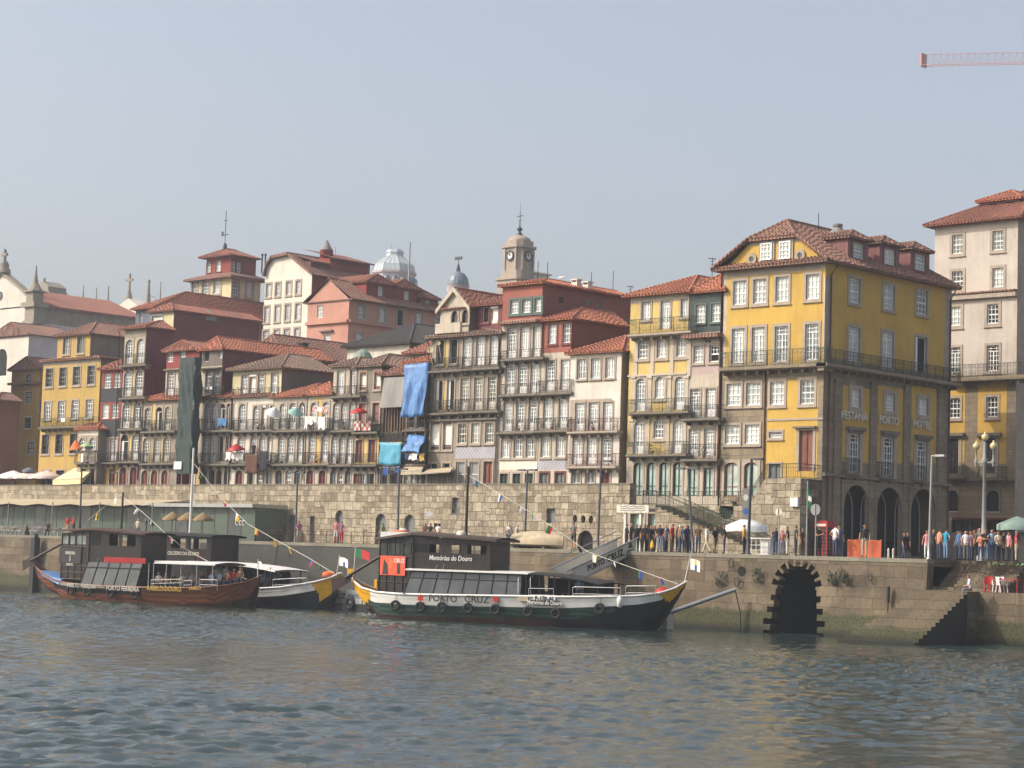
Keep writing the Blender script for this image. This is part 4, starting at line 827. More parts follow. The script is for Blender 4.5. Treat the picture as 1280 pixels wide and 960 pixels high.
cy = SC.cycles; cy.max_bounces = 5; cy.diffuse_bounces = 2; cy.glossy_bounces = 3; cy.transmission_bounces = 3; cy.volume_bounces = 0; cy.transparent_max_bounces = 8
cy.use_denoising = True; cy.sample_clamp_indirect = 4; cy.caustics_reflective = False; cy.caustics_refractive = False; cy.use_adaptive_sampling = True; cy.adaptive_threshold = .02
SC.render.use_persistent_data = False
HAZE = .00044
m = bpy.data.materials.new('haze_air'); m.use_nodes = True; nt = m.node_tree; nt.nodes.clear()
out = nt.nodes.new('ShaderNodeOutputMaterial'); pv = nt.nodes.new('ShaderNodeVolumePrincipled')
pv.inputs['Color'].default_value = (.86, .92, 1, 1); pv.inputs['Density'].default_value = HAZE; pv.inputs['Anisotropy'].default_value = .25
nt.links.new(pv.outputs[0], out.inputs['Volume']); MATS['haze_air'] = m
mb = MB(); mb.box(-700, 330, -300, 620, -3.5, 130)
haze = mb.build('haze', 'haze_air'); haze['kind'] = 'stuff'; haze['label'] = 'pale blue haze over the river and the town'; haze.visible_shadow = True
# ------------------------------------------------------------------ river
m, nt, b = newmat('river_water')
b.inputs['Base Color'].default_value = lin('#2a3936'); b.inputs['Roughness'].default_value = .05; b.inputs['IOR'].default_value = 1.33; b.inputs['Specular IOR Level'].default_value = .5
v = mapping(nt, 1, 1, 'Object'); n1 = noise(nt, v, 3.2, 6, .65); n2 = noise(nt, mapping(nt, 1, 1.3, 'Object'), 1.5, 3, .5)
ad = N(nt, 'Math', operation='ADD'); nt.links.new(n1, ad.inputs[0]); nt.links.new(n2, ad.inputs[1])
bump(nt, b, ad.outputs[0], .35, .05)
def axis(lo, hi, a, bb, st, coarse):
    x = [lo]; 
    while x[-1] < a: x.append(min(a, x[-1]+coarse))
    while x[-1] < bb: x.append(x[-1]+st)
    while x[-1] < hi: x.append(min(hi, x[-1]+coarse))
    return np.array(x)
xs = axis(-900, 900, -46, 40, .15, 40); ys = axis(-420, 250, 28, 172, .2, 40)     # camera frame: across, away
Xg, Yg = np.meshgrid(xs, ys); rng = np.random.default_rng(3); Z = np.zeros_like(Xg)
for k in range(70):
    lam = 10**rng.uniform(math.log10(.4), math.log10(1.9)); th = rng.normal(1.75, .5); amp = .0074*lam**.85*rng.uniform(.5, 1.2); ph = rng.uniform(0, 6.28); kk = 2*math.pi/lam
    w = kk*(Xg*math.cos(th)+Yg*math.sin(th))+ph
    Z += amp*np.sin(w+.75*np.cos(w))
gx = np.clip((np.abs(Xg+5)-40)/12, 0, 1); gy = np.clip((Yg-166)/8, 0, 1)+np.clip((34-Yg)/6, 0, 1)
Z *= (1-gx)*(1-np.clip(gy, 0, 1)); Z *= .75+.5*np.sin(Xg*.11+.6*np.sin(Yg*.07))*np.sin(Yg*.09+1)
nx, ny = len(xs), len(ys); me = bpy.data.meshes.new('river'); V = np.stack([Xg.ravel(), Yg.ravel(), Z.ravel()], 1)
idx = np.arange(nx*ny).reshape(ny, nx); Fq = np.stack([idx[:-1, :-1], idx[:-1, 1:], idx[1:, 1:], idx[1:, :-1]], -1).reshape(-1, 4)
me.vertices.add(len(V)); me.vertices.foreach_set('co', V.ravel()); me.loops.add(Fq.size); me.loops.foreach_set('vertex_index', Fq.ravel().astype(np.int32)); me.polygons.add(len(Fq)); me.polygons.foreach_set('loop_start', np.arange(0, Fq.size, 4, dtype=np.int32)); me.polygons.foreach_set('loop_total', np.full(len(Fq), 4, dtype=np.int32)); me.update(calc_edges=True); me.polygons.foreach_set('use_smooth', np.ones(len(Fq), dtype=bool))
me.materials.append(MATS['river_water']); o = bpy.data.objects.new('river', me); COL.objects.link(o); o['kind'] = 'structure'; o.location = (CAM.x, CAM.y, 0); o.rotation_euler = (0, 0, ALPHA)
# ------------------------------------------------------------------ ground
ZQ = 4.7
def X0(px, py=700, Y=0): return onY(px, py, Y).x
def struct(mb, name, mats): o = mb.build(name, mats); o['kind'] = 'structure'; return o
plaster('earth', '#6b6558', .4)
mb = MB(); mb.grid([[(x, y, 6+max(0, y-30)*.11 + (0 if y > 27 else -3)) for x in (-900, -300, -120, 0, 60, 300)] for y in (26, 30, 60, 120, 240, 600)], 0); struct(mb, 'hill', 'earth')
xr = X0(1160)                                            # left end of the river stairs
mb = MB(); mb.box(-600, xr, .62, 40, ZQ-.4, ZQ); mb.box(xr, 250, 3.4, 40, ZQ-.4, ZQ); struct(mb, 'quay_pavement', 'paving')
xw = X0(781, 615, 12.5)
mb = MB(); mb.box(-600, xw, 13.2, 40, 7.6, 8.0); struct(mb, 'upper_street', 'paving')
# ------------------------------------------------------------------ quay walls
def qf(a, z, d): return (a, -max(0, ZQ-z)*.09-d, z)
def quay(name, label, pa, pb, mat, group=None, holes=[], thick=.62, zt=ZQ):
    a, b = X0(pa), X0(pb); e = thing(name, label, 'quay wall', ((a+b)/2, 0, 0), group)
    mb = MB(); mb.plate([[(a, -1.2), (a, zt-.22), (b, zt-.22), (b, -1.2)]]+holes, qf, 0, -thick); mb.build('wall', mat, e)
    mb = MB(); mb.box(a, b, -.06, thick, zt-.22, zt+.015); mb.build('coping', 'coping', e); return e
quay('quay_wall', 'long beige quay wall behind the brown boats, green with weed at the foot', -160, 250, 'quay_stone')
quay('quay_wall', 'dark grey stretch of quay wall between the two groups of boats', 250, 478, 'quay_grey')  # darker, greyer blocks than the neighbouring stretches
e = None
# right stretch with the drain arch and its ring of voussoirs
cx = X0(998); r = (X0(1022)-X0(974))/2; zs = onY(998, 737, 0).z
outl = []
L = []; nz = 11; zb = -1.15
zs_ = [zb+(zs-zb)*k/nz for k in range(nz+1)]
left = []
for k in range(nz): ex = (.6+.12*(k % 3)) if k % 2 else .1; left += [(cx-r-ex*(1-.5*k/nz)-(1-k/nz)*.35, zs_[k]), (cx-r-ex*(1-.5*k/nz)-(1-k/nz)*.35, zs_[k+1])]
arc = []
nt_ = 19
for k in range(nt_):
    rr = r+(.43 if k % 2 else .0); t0 = math.pi-math.pi*k/nt_; t1 = math.pi-math.pi*(k+1)/nt_; sh = -.025 if k % 2 else .025
    arc += [(cx+rr*math.cos(t0-sh), zs+rr*math.sin(t0-sh)), (cx+rr*math.cos(t1+sh), zs+rr*math.sin(t1+sh))]
right = [(2*cx-a, z) for a, z in left[::-1]]
hole = left+arc+right
a, b = X0(478), xr
e = thing('quay_wall', 'sunlit granite quay wall pierced by a dark drain arch with notched stones', 'quay wall', ((a+b)/2, 0, 0))
mb = MB(); mb.plate([[(a, -1.2), (a, ZQ-.22), (b, ZQ-.22), (b, -1.2)], hole], qf, 0, -.62); mb.build('wall', 'quay_stone', e)
mb = MB(); mb.box(a, b, -.06, .62, ZQ-.22, ZQ+.015); mb.build('coping', 'coping', e)
mb = MB(); t = [(cx-r, zb)]+[(cx+r*math.cos(math.pi-math.pi*k/12), zs+r*math.sin(math.pi-math.pi*k/12)) for k in range(13)]+[(cx+r, zb)]
tn = [[(p[0], .55, p[1]) for p in t], [(p[0], 7, p[1]) for p in t]]; mb.grid(tn, 0, False); mb.poly([(p[0], 7, p[1]) for p in t]); bxm = MB()
mb.poly([(cx-r-1.6, .66, zb), (cx-r, .66, zb), (cx-r, .66, zs+2), (cx-r-1.6, .66, zs+2)]); mb.poly([(cx+r+1.6, .66, zb), (cx+r, .66, zb), (cx+r, .66, zs+2), (cx+r+1.6, .66, zs+2)]); mb.poly([(p[0], .66, p[1]) for p in t[1:-1]]+[(cx+r, .66, zs+1.2), (cx-r, .66, zs+1.2)])
paint('tunnel_dark', '#1c1a17', .95); mb.build('tunnel', 'tunnel_dark', e)
QW = e
# iron rings, holes and plant tufts on the quay face
mb = MB()
for px, py, rr in ((914.5, 704, .2), (922, 727, .2), (1088, 722, .15)):
    c = onY(px, py, -.3); mb.tube([(c.x+rr*math.cos(k*.6283), c.y-.05, c.z+rr*1.3*math.sin(k*.6283)) for k in range(11)], .04, 5)
mb.build('mooring_ring', 'iron', e)
mb = MB(); c = onY(926, 714, -.2); mb.lathe((c.x, c.y, c.z), [(.01, 0)], 3); mb = MB(); mb.plate([[(c.x+.3*math.cos(k*.5236), c.z+.3*math.sin(k*.5236)) for k in range(12)]], lambda a, z, d: (a, qf(a, z, 0)[1]-d, z), .02, -.05); mb.build('drain_hole', 'hole', e)
for px, py in ((1042, 722), (1055, 719), (899, 722), (947, 718)):
    c = onY(px, py, -.25); mb = MB(); 
    for k in range(60):
        d = Vector((random.uniform(-.3, .3), random.uniform(-.25, .02), random.uniform(-.5, .25))); s = random.uniform(.05, .12); mb.quad(c+d, c+d+Vector((s, -.05, .03)), c+d+Vector((s, -.06, s*1.6)), c+d+Vector((0, -.02, s*1.3)))
    solo(mb, 'wall_plant', 'leaf_dark', {1042: 'tuft of weed on the quay wall just right of the drain arch crown', 1055: 'small weed tuft on the quay wall, right of a larger tuft by the arch', 899: 'small dry weed on the quay wall under the queue of people', 947: 'green weed tuft on the quay wall left of the drain arch'}[px], 'plant', 'weeds on the quay wall', loc=c)
# ------------------------------------------------------------------ river stairs and lower platform at the right
xs1 = X0(1229, 740); ZP = 3.0
e = thing('river_stairs', 'worn stone stairs leading from the quay down into the river', 'stairs', ((xr+xs1)/2, -3, 0))
mb = MB(); n1 = 9
for k in range(n1): mb.box(xr+.0, xs1+.9, .9+k*(2.5/n1), 3.4, ZP+(ZQ-ZP)*k/n1, ZP+(ZQ-ZP)*(k+1)/n1)
mb.build('upper_flight', 'rubble_dark', e)  # darker stone stands in for shade on these risers
mb = MB(); mb.box(xr, xs1, -1.6, .9, -1, ZP); mb.build('landing', 'step_stone', e)
mb = MB(); n2 = 15
for k in range(n2): mb.box(xr-.0 if k < 5 else xr-.16*(k-4), xs1-.02, -1.6-(k+1)*.40, -1.6-k*.40, -1, ZP-.03-(ZP+.2)*(k+.7)/n2)
mb.build('lower_flight', 'step_stone', e); paint('dark_step_stone', '#2b2822', .7, var=.4); mb = MB(); [mb.quad((xs1-.012, -1.6-(k+1)*.40+.01, -1), (xs1-.012, -1.6-k*.40, -1), (xs1-.012, -1.6-k*.40, ZP-.04-(ZP+.2)*(k+.7)/n2), (xs1-.012, -1.6-(k+1)*.40+.01, ZP-.04-(ZP+.2)*(k+.7)/n2)) for k in range(n2)]; mb.build('dark_side', 'dark_step_stone', e)  # near-black quads cover the whole stepped right side
e = thing('lower_quay', 'low stone landing platform with a graffiti covered back wall at the right edge', 'quay wall', (xs1+15, 1, 0))
mb = MB(); mb.box(xs1, 250, -.4, 3.4, -1.2, ZP); mb.build('wall', 'quay_stone', e)
mb = MB(); mb.box(xs1+.9, 250, 3.0, 3.4, ZP, ZQ+.02); mb.build('back_wall', 'quay_stone', e)
mb = MB(); 
c0 = onY(1243, 712, 2.98); 
for k in range(5):
    q = onY(1242+k*8.5, 711, 2.97); pts = [Vector((q.x+.28*math.cos(t*.7+k), 2.97, q.z+.3*math.sin(t*1.1+k*.7))) for t in range(9)]; mb.tube(pts, .06, 4)
mb.build('graffiti', 'canvas_lime', e)
# ------------------------------------------------------------------ old town wall
YW = 12.5
def wf(a, z, d): return (a, YW-d, z)
ZW = onY(640, 606, YW).z
e = thing('town_wall', 'high rubble stone wall carrying the upper street, with arched doors and small windows', 'wall', (X0(500, 640, YW), YW, ZQ))
zt2 = 8.05; zl = onY(980, 598, YW).z; x1 = X0(787, 615, YW); x2 = X0(936, 610, YW); x3 = X0(957, 600, YW); x4 = X0(1000, 640, YW)
holes = []; panes = []
for px0, px1, y0, y1, rise, mt_ in ((360, 368, 644, 690, 0, 'door_grey'), (387, 393, 645, 690, 0, 'door_grey'), (418.5, 428, 638, 690, 1, 'door_grey'), (469, 482, 642, 690, 1, 'door_grey'), (505, 517, 643, 690, 1, 'door_grey'), (542.5, 550.5, 654, 672, 0, 'hole'), (565, 573, 622, 642, 0, 'door_grey'), (683, 693.5, 635.5, 654, 0, 'door_grey'), (722, 741, 663, 692, 1, 'hole'), (788, 805, 642, 694, 0, 'glass_shop'), (810, 826, 642, 694, 0, 'glass_shop')):
    ym = (y0+y1)/2; a0, a1 = X0(px0, ym, YW), X0(px1, ym, YW); zt = onY((px0+px1)/2, y0, YW).z; zb = max(ZQ+.02, onY((px0+px1)/2, y1, YW).z); h_ = (a1-a0)/2
    if zb < ZQ+.3: zb = ZQ-.3
    holes.append(arch_pts(a0, a1, zb, zt, h_*rise)); panes.append((a0, a1, zb, zt, h_*rise, mt_))
for px, py in ((718.5, 648.5), (729, 649), (738.5, 649.5)):
    c = onY(px, py, YW); holes.append([(c.x+.22*math.cos(k*.6283), c.z+.3*math.sin(k*.6283)) for k in range(10)]); panes.append((c.x-.3, c.x+.3, c.z-.35, c.z+.35, 0, 'hole'))
g = onY(908, 638, YW); gr_ = .62; holes.append([(g.x+gr_*math.cos(k*.3927), g.z+gr_*math.sin(k*.3927)) for k in range(16)])
panes.append((g.x-gr_, g.x+gr_, g.z-gr_, g.z+gr_, 0, 'hole'))
outer = [(-300, ZQ-.3), (-300, ZW), (x1, ZW), (x1, zt2), (x2, zt2), (x3, zl), (x4, zl), (x4, ZQ-.3)]
mb = MB(); mb.plate([outer]+holes, wf, 0, -.75); mb.build('masonry', 'rubble', e)
for a0, a1, zb, zt, rs, mt_ in panes:
    mb = MB(); mb.plate([arch_pts(a0, a1, zb, zt, rs)], wf, -.3, -.34); o = mb.build('door' if zb < ZQ else 'window', mt_, e)
    if mt_ == 'glass_shop':
        mb = MB(); mb.plate([[(a0-.22, ZQ), (a0-.22, zt+.25), (a1+.22, zt+.25), (a1+.22, ZQ), (a1, ZQ), (a1, zt), (a0, zt), (a0, ZQ)]], wf, .06, -.05); mb.build('surround', 'granite_trim', o)
mb = MB(); 
for k in range(5): mb.box(g.x-gr_+.2*k+.1, g.x-gr_+.2*k+.14, YW+.05, YW+.09, g.z-gr_*.9, g.z+gr_*.9); mb.box(g.x-gr_, g.x+gr_, YW+.05, YW+.08, g.z-gr_+.2*k+.1, g.z-gr_+.2*k+.14)
mb.build('round_grille', 'iron_green', e)
mb = MB(); mb.box(-300, x1, YW-.05, YW+.75, ZW, ZW+.1); mb.build('coping', 'coping', e)
mb = MB(); c = onY(537, 643, YW); mb.plate([[(c.x-.55, c.z), (c.x, c.z+.28), (c.x+.55, c.z), (c.x, c.z-.28)]], wf, .03, -.05); mb.build('sign_plate', 'lilac_tiles', e)
mb = MB(); c = onY(844, 650.5, YW); mb.plate([[(c.x-.35, c.z), (c.x, c.z+.3), (c.x+.35, c.z), (c.x, c.z-.3)]], wf, .03, -.05); mb.build('sign_plate', 'iron_green', e)
# landing block and terrace floor
mb = MB(); mb.box(x3, x4, YW+.75, 14.99, ZQ, zl); mb.box(x3-.0, x4, YW+.7, YW+.75, zl-.5, zl); mb.build('landing_block', 'rubble_dark', e)
mb = MB(); mb.box(x1, x3, YW+.76, 14.99, ZQ, zt2-.01); mb.build('terrace', 'coping', e)
# ------------------------------------------------------------------ iron railings and the stair down the wall
def rail_line(mb, A, B, h, gap=.14, t=.02, scroll=False, post=1.6):
    A, B = Vector(A), Vector(B); L_ = (B-A).length; n = max(2, int(L_/gap)); up = Vector((0, 0, 1)); s = (B-A).normalized()
    side = Vector((-s.y, s.x, 0)).normalized()
    for zz, tt in ((h, .035), (.1, .025), (h*.75, .02)):
        p, q = A+up*zz, B+up*zz; mb.quad(p-up*tt, q-up*tt, q+up*tt*.4, p+up*tt*.4); mb.quad(p-side*tt, q-side*tt, q+side*tt, p+side*tt)
    for k in range(n+1):
        p = A.lerp(B, k/n); w = .03 if (k % int(post/gap) == 0) else t*.6
        hh = Vector((s.x, s.y, 0)).normalized()
        mb.quad(p-hh*w, p+hh*w, p+hh*w+up*h, p-hh*w+up*h); mb.quad(p-side*w, p+side*w, p+side*w+up*h, p-side*w+up*h)
e = thing('terrace_railing', 'green iron railing along the terrace above the stairs', 'railing', ((x1+x2)/2, YW+.2, zt2))
xs_ = X0(838, 615, YW); xst = X0(966, 690, YW-1.5)
mb = MB(); rail_line(mb, (x1+.1, YW+.15, zt2), (xs_-.1, YW+.15, zt2), 1.0); rail_line(mb, (xs_+1.2, YW+.15, zt2), (x2, YW+.15, zt2), 1.0); rail_line(mb, (x2, YW+.15, zt2), (x3, YW+.15, zl), 1.0); rail_line(mb, (x3, YW+.15, zl), (x4-.1, YW+.15, zl), 1.0); rail_line(mb, (x4-.1, YW+.15, zl), (x4-.1, 14.9, zl), 1.0)
mb.build('bars', 'iron_green', e)
e = thing('wall_stairs', 'stone stairs with green railings descending the town wall to the quay', 'stairs', ((xs_+xst)/2, YW-.8, ZQ))
n = 19; mb = MB()
for k in range(n):
    xa, xb = xs_+(xst-xs_)*k/n, xs_+(xst-xs_)*(k+1)/n; zz = zt2-(zt2-ZQ)*(k+1)/n+.0; mb.box(xa, xb, YW-1.6, YW-.01, ZQ-.2, zz); mb.box(xa-.03, xb, YW-1.65, YW-1.6, zz-.07, zz)
mb.build('flight', 'rubble', e)
mb = MB(); mb.box(xs_-1.3, xs_, YW-1.6, YW-.01, zt2-.3, zt2-.005); mb.build('top_landing', 'coping', e)
mb = MB(); rail_line(mb, (xs_-1.2, YW-1.52, zt2), (xs_, YW-1.52, zt2), 1.0); rail_line(mb, (xs_, YW-1.52, zt2-.1), (xst, YW-1.52, ZQ), 1.0, gap=.1); rail_line(mb, (xs_, YW-.1, zt2-.1), (xst, YW-.1, ZQ), 1.0, gap=.1); mb.build('railing', 'iron_green', e)
# ------------------------------------------------------------------ town behind the front row
def slope_roof(root, A, B, C, D, mat, name='roof', th=.15):
    mb = MB(); mb.quad(A, B, C, D); l = lambda p: (p[0], p[1], p[2]-th); mb.quad(l(A), l(B), l(C), l(D))
    P = [A, B, C, D]
    for i in range(4): mb.quad(P[i], P[(i+1) % 4], l(P[(i+1) % 4]), l(P[i]))
    mb.build(name, mat, root)
def cross(mb, x, y, z, h, t=.14):
    mb.box(x-t, x+t, y-t, y+t, z, z+h); mb.box(x-h*.28, x+h*.28, y-t*.9, y+t*.9, z+h*.62, z+h*.62+2*t)
    for dx in (-h*.28, h*.28): mb.lathe((x+dx, y, z+h*.62+t), [(0, -t*1.3), (t*1.4, 0), (0, t*1.3)], 6)
    mb.lathe((x, y, z+h), [(0, -t*1.3), (t*1.4, 0), (0, t*1.6)], 6)
# long dark red house with white front attic
h = House('dark_red_house', 'long house with dark red clad flank and a small white attic front', 180, 208, 600, 389, Y=33, pxend=(324,410), front='cream_dull', side='dark_red_siding', z0=7)
h.f.wins('blind', 393, 408, [193], 21, sur='granite_pale'); q = onX(325, 404, h.x1); h.done(); h.roof(apex=(214, 379), mat='tile_red', ov=.4)
mb = MB(); c = onX(258, 388, (h.x0+h.x1)/2+1); mb.lathe((c.x, c.y, c.z-1.2), [(1.3, 0), (1.25, .5), (.9, .9), (.3, 1.2), (0, 1.25)], 12); mb.build('skylight', 'copper', h.root)
antenna(h.root, 272, 388, 402, 46)
# roof with chimney left of it
h = House('blue_grey_house', 'grey blue house under a wide orange tile roof, right of the church nave', 160, 182, 600, 386, Y=45, depth=20, front='greyblue_wall', side='grey_wall', z0=7)
h.f.wins('dark', 391, 405, [166], 9, sur=None); h.f.wins('plain', 390, 405, [176], 4, sur=None); h.done(); h.roof(apex=(232, 365), mat='tile_orange', ov=.5); chimney(h.root, onX(200, 381, h.x1-1.5).x, onX(200, 381, h.x1-1.5).y, onX(200, 381, h.x1-1.5).z-.4, .6, 'old_granite', 1.1)
mb = MB(); c = onY(195, 372, 52); mb.tube([(c.x-1.6, 52, c.z+.4), (c.x, 52, c.z), (c.x, 52, c.z-3)], .04, 4); mb.build('antenna', 'dark_steel', h.root)
# cream house with the red attic
h = House('cream_turret_house', 'cream house with granite framed sashes, a dark red attic and a weather vane', 229, 279, 600, 347.5, Y=58, depth=16, front='cream_dull', side='cream_dull', z0=7)
q = onX(321, 470, h.x1); h.y1 = q.y; h.r.a1 = q.y
h.f.wins('sash', 350, 368, [242.5, 257, 271.5], 8.5, sw=.25, glass='glass_curtain'); h.f.trim(375, .4, .5, 'tile_brown', px=258, name='tile_awning'); h.f.wins('sash', 381, 400, [243, 257, 270], 8.5, sw=.2)
h.r.wins('sash', 352, 370, [294.3, 312], 7, sw=.25, glass='glass_mid'); h.r.wins('sash', 384, 395, [305.8], 7.5, sw=.25, glass='glass_mid'); mb = MB(); zt = h.f.pt(258, 375, .5)[1]; h.r.bx(mb, h.y0, h.y1, zt-.35, zt, -.02, .5); mb.build('tile_awning', 'tile_brown', h.root)
h.done()
mb = MB(); o = .8; a = House('', '', 246.5, 277, 600, 321, Y=60, depth=8, front='red_wall', side='red_wall', root=h.root, z0=h.z1); z = h.z1
a.f.wins('sash', 327, 340, [260.5, 273.3], 6.5, sw=.08, sur='red_frame', glass='glass_curtain'); q = onX(325, 340, a.x1); a.y1 = max(a.y0+4, min(q.y, h.y1)); a.r.a1 = a.y1; a.r.wins('sash', 328, 341, [291.2, 298.3], 5.5, sur='red_frame', sw=.08, glass='glass_mid')
E = [(h.x0-o, h.y0-o, z), (h.x1+o, h.y0-o, z), (h.x1+o, h.y1+o, z), (h.x0-o, h.y1+o, z)]; I_ = [(a.x0, a.y0, z+.9), (a.x1, a.y0, z+.9), (a.x1, a.y1, z+.9), (a.x0, a.y1, z+.9)]
for k in range(4): mb.quad(E[k], E[(k+1) % 4], I_[(k+1) % 4], I_[k])
for k in range(4): p, q = E[k], E[(k+1) % 4]; mb.quad((p[0], p[1], z-.25), (q[0], q[1], z-.25), q, p)
mb.build('roof', 'tile_brown', h.root); a.done('attic_wall'); a.roof(apex=(282.5, 311), mat='tile_red', name='attic_roof', ov=.8, back_hip=True)
mb = MB(); c = onX(281, 309, (a.x0+a.x1)/2); mb.lathe((c.x, c.y, c.z-.3), [(.3, 0), (.25, .6), (.12, .8)], 8); mb.tube([(c.x, c.y, c.z), (c.x, c.y, c.z+4.6)], .05, 5); mb.box(c.x-.7, c.x+.6, c.y-.03, c.y+.03, c.z+1.5, c.z+1.6); mb.box(c.x-.75, c.x-.35, c.y-.03, c.y+.03, c.z+1.45, c.z+2.0); mb.box(c.x-.3, c.x+.3, c.y-.03, c.y+.03, c.z+3.3, c.z+3.4); mb.build('weather_vane', 'dark_steel', h.root)
for px in (327.5, 331.5): c = onY(px, 330, 66); mb = MB(); mb.lathe((c.x, c.y, c.z-1.2), [(.09, 0), (.09, 2.2), (.14, 2.25), (.14, 2.5)], 8); mb.build('chimney', 'dark_steel', h.root)
# big cream gable
h = House('cream_gable_building', 'large cream building with clipped gable and three rows of four windows, red roof behind', 321, 380, 600, 344, Y=55, pxend=(467,370), front='cream', side='red_wall', z0=7)
for yt, yb, xs in ((353, 369, (336, 347.5, 361, 373)), (381.5, 401, (333.7, 346.8, 359.5, 372.3)), (412, 430, (332, 345.5, 358, 371))): h.f.wins('casement', yt, yb, list(xs), 5.8, sur='granite_trim', sw=.22, glass='glass_curtain')
h.done(); F = h.f; pts = [F.pt(323, 344), F.pt(335.5, 331), F.pt(342, 321.5), F.pt(363, 317), F.pt(383, 337)]
pts[0] = (h.x0, h.z1); pts[4] = (h.x1, h.z1)
mb = MB(); mb.plate([[(h.x0, h.z1-.3)]+pts+[(h.x1, h.z1-.3)]], F.L, .01, -.4); mb.build('gable', 'cream', h.root)
mb = MB(); o = .5
for (a0, z0_), (a1, z1_) in zip(pts, pts[1:]): mb.quad((a0-.05, h.y0-o, z0_+.15), (a1+.05, h.y0-o, z1_+.15), (a1+.05, h.y1, z1_+.15), (a0-.05, h.y1, z0_+.15)); mb.quad((a0-.05, h.y0-o, z0_-.2), (a1+.05, h.y0-o, z1_-.2), (a1+.05, h.y0-o, z1_+.15), (a0-.05, h.y0-o, z0_+.15))
p4 = pts[4]; mb.quad((p4[0], h.y0-o, p4[1]+.15), (p4[0]+1, h.y0-o, p4[1]-.35), (p4[0]+1, h.y1, p4[1]-.35), (p4[0], h.y1, p4[1]+.15)); mb.build('roof', 'tile_brown', h.root)
pk = pts[3]
for px0, px1, y0, y1 in ((388, 411, 326, 342), (412, 462, 322, 344)):
    qa, qb = onX(px0, y1, h.x1-1.2), onX(px1, y1, h.x1-1.2); zt_ = onX(px0, y0, h.x1-1.2).z; mb = MB(); mb.box(h.x1-4.5, h.x1-1.2, qa.y, qb.y, h.z1-.5, zt_); mb.build('dormer', 'dark_red_siding' if px0 < 400 else 'red_wall', h.root); mb = MB(); mb.quad((h.x1-.7, qa.y-.3, zt_), (h.x1-.7, qb.y+.3, zt_), (h.x1-6, qb.y+.3, zt_+1.4), (h.x1-6, qa.y-.3, zt_+1.4)); mb.quad((h.x1-.7, qa.y-.3, zt_-.15), (h.x1-.7, qb.y+.3, zt_-.15), (h.x1-.7, qb.y+.3, zt_), (h.x1-.7, qa.y-.3, zt_)); mb.build('dormer_roof', 'tile_red', h.root)
c = onX(408, 319.5, h.x1-3); r0 = 8.2*mpp(c); mb = MB(); mb.lathe((c.x, c.y, c.z-1), [(r0, 0), (r0, 1.0+r0*.75), (r0*1.05, 1.0+r0*.8)], 14); mb.build('lantern_drum', 'red_wall', h.root); mb = MB(); mb.lathe((c.x, c.y, c.z+r0*.78), [(r0*1.0, 0), (r0*.7, r0*.55), (r0*.28, r0*1.25), (r0*.2, r0*1.5), (0, r0*1.6)], 10, smooth=False); mb.build('lantern_glass', 'corrugated', h.root)
antenna(h.root, 418.5, 309, 330, 75, False)
# salmon building
h = House('salmon_building', 'salmon pink building with a plain gable, cornice and three dormers along its tiled flank', 376, 428, 600, 376, Y=42, depth=34, front='salmon', side='salmon', z0=7)
q = onX(553, 470, h.x1); h.y1 = q.y; h.r.a1 = q.y
h.f.wins('sash', 381.5, 397.5, [400], 7, sur=None, glass='glass_curtain'); h.f.wins('plain', 361, 368, [410.5], 4, sur='granite_trim'); h.f.wins('plain', 416, 427, [409], 8, sur=None, glass='glass_curtain'); h.f.trim(401, .3, .3, 'salmon', px=408); h.f.trim(412.5, .15, .3, 'granite_dark', a0=h.f.pt(401, 412)[0], a1=h.f.pt(417, 412)[0], px=409, name='window_hood')
for cx, y0, y1, k in ((452, 383, 398, 'plain'), (478, 386, 402, 'french'), (500, 388, 407, 'dark'), (524, 392, 406, 'plain'), (548, 396, 407, 'plain')): h.r.wins(k, y0, y1, [cx], 7, sw=.25, glass='glass_curtain', frame='white_frame' if k != 'dark' else 'grey_frame')
h.r.wins('plain', 416, 426, [449], 8, sw=.2, glass='glass_curtain'); mb = MB(); zt = h.f.pt(408, 401, .3)[1]; h.r.bx(mb, h.y0, h.y1, zt-.3, zt, -.02, .3); mb.build('cornice', 'salmon', h.root)
h.done(); c = onY(411, 348.5, h.y0); h.roof(rise=c.z-h.z1, mat='tile_brown', gable=True, ov=.15, ovx=.6)
lo = lambda p, d=.16: (p[0], p[1], p[2]-d)
for px, yt, yb, w in ((475.3, 358, 370, 4), (508, 364, 375, 4), (534, 376, 385, 3.2)): dormer(h.root, px, yt, yb, h.x1-.7, w, 'red_wall', 'tile_red', 5, 6.5)
for px, py in ((457, 372),): c = onX(px, py, h.x1-1.5); chimney(h.root, c.x, c.y, c.z-.5, .9, 'white_old', .5)
c = onY(510.6, 357, 60); mb = MB(); mb.tube([(c.x, c.y, c.z-6), (c.x, c.y, onY(510.6, 303, 60).z)], .1, 6); solo(mb, 'flagpole', 'steel', 'bare tall flagpole in front of the hazy glass roof', 'flagpole', loc=(c.x, c.y, c.z-6))
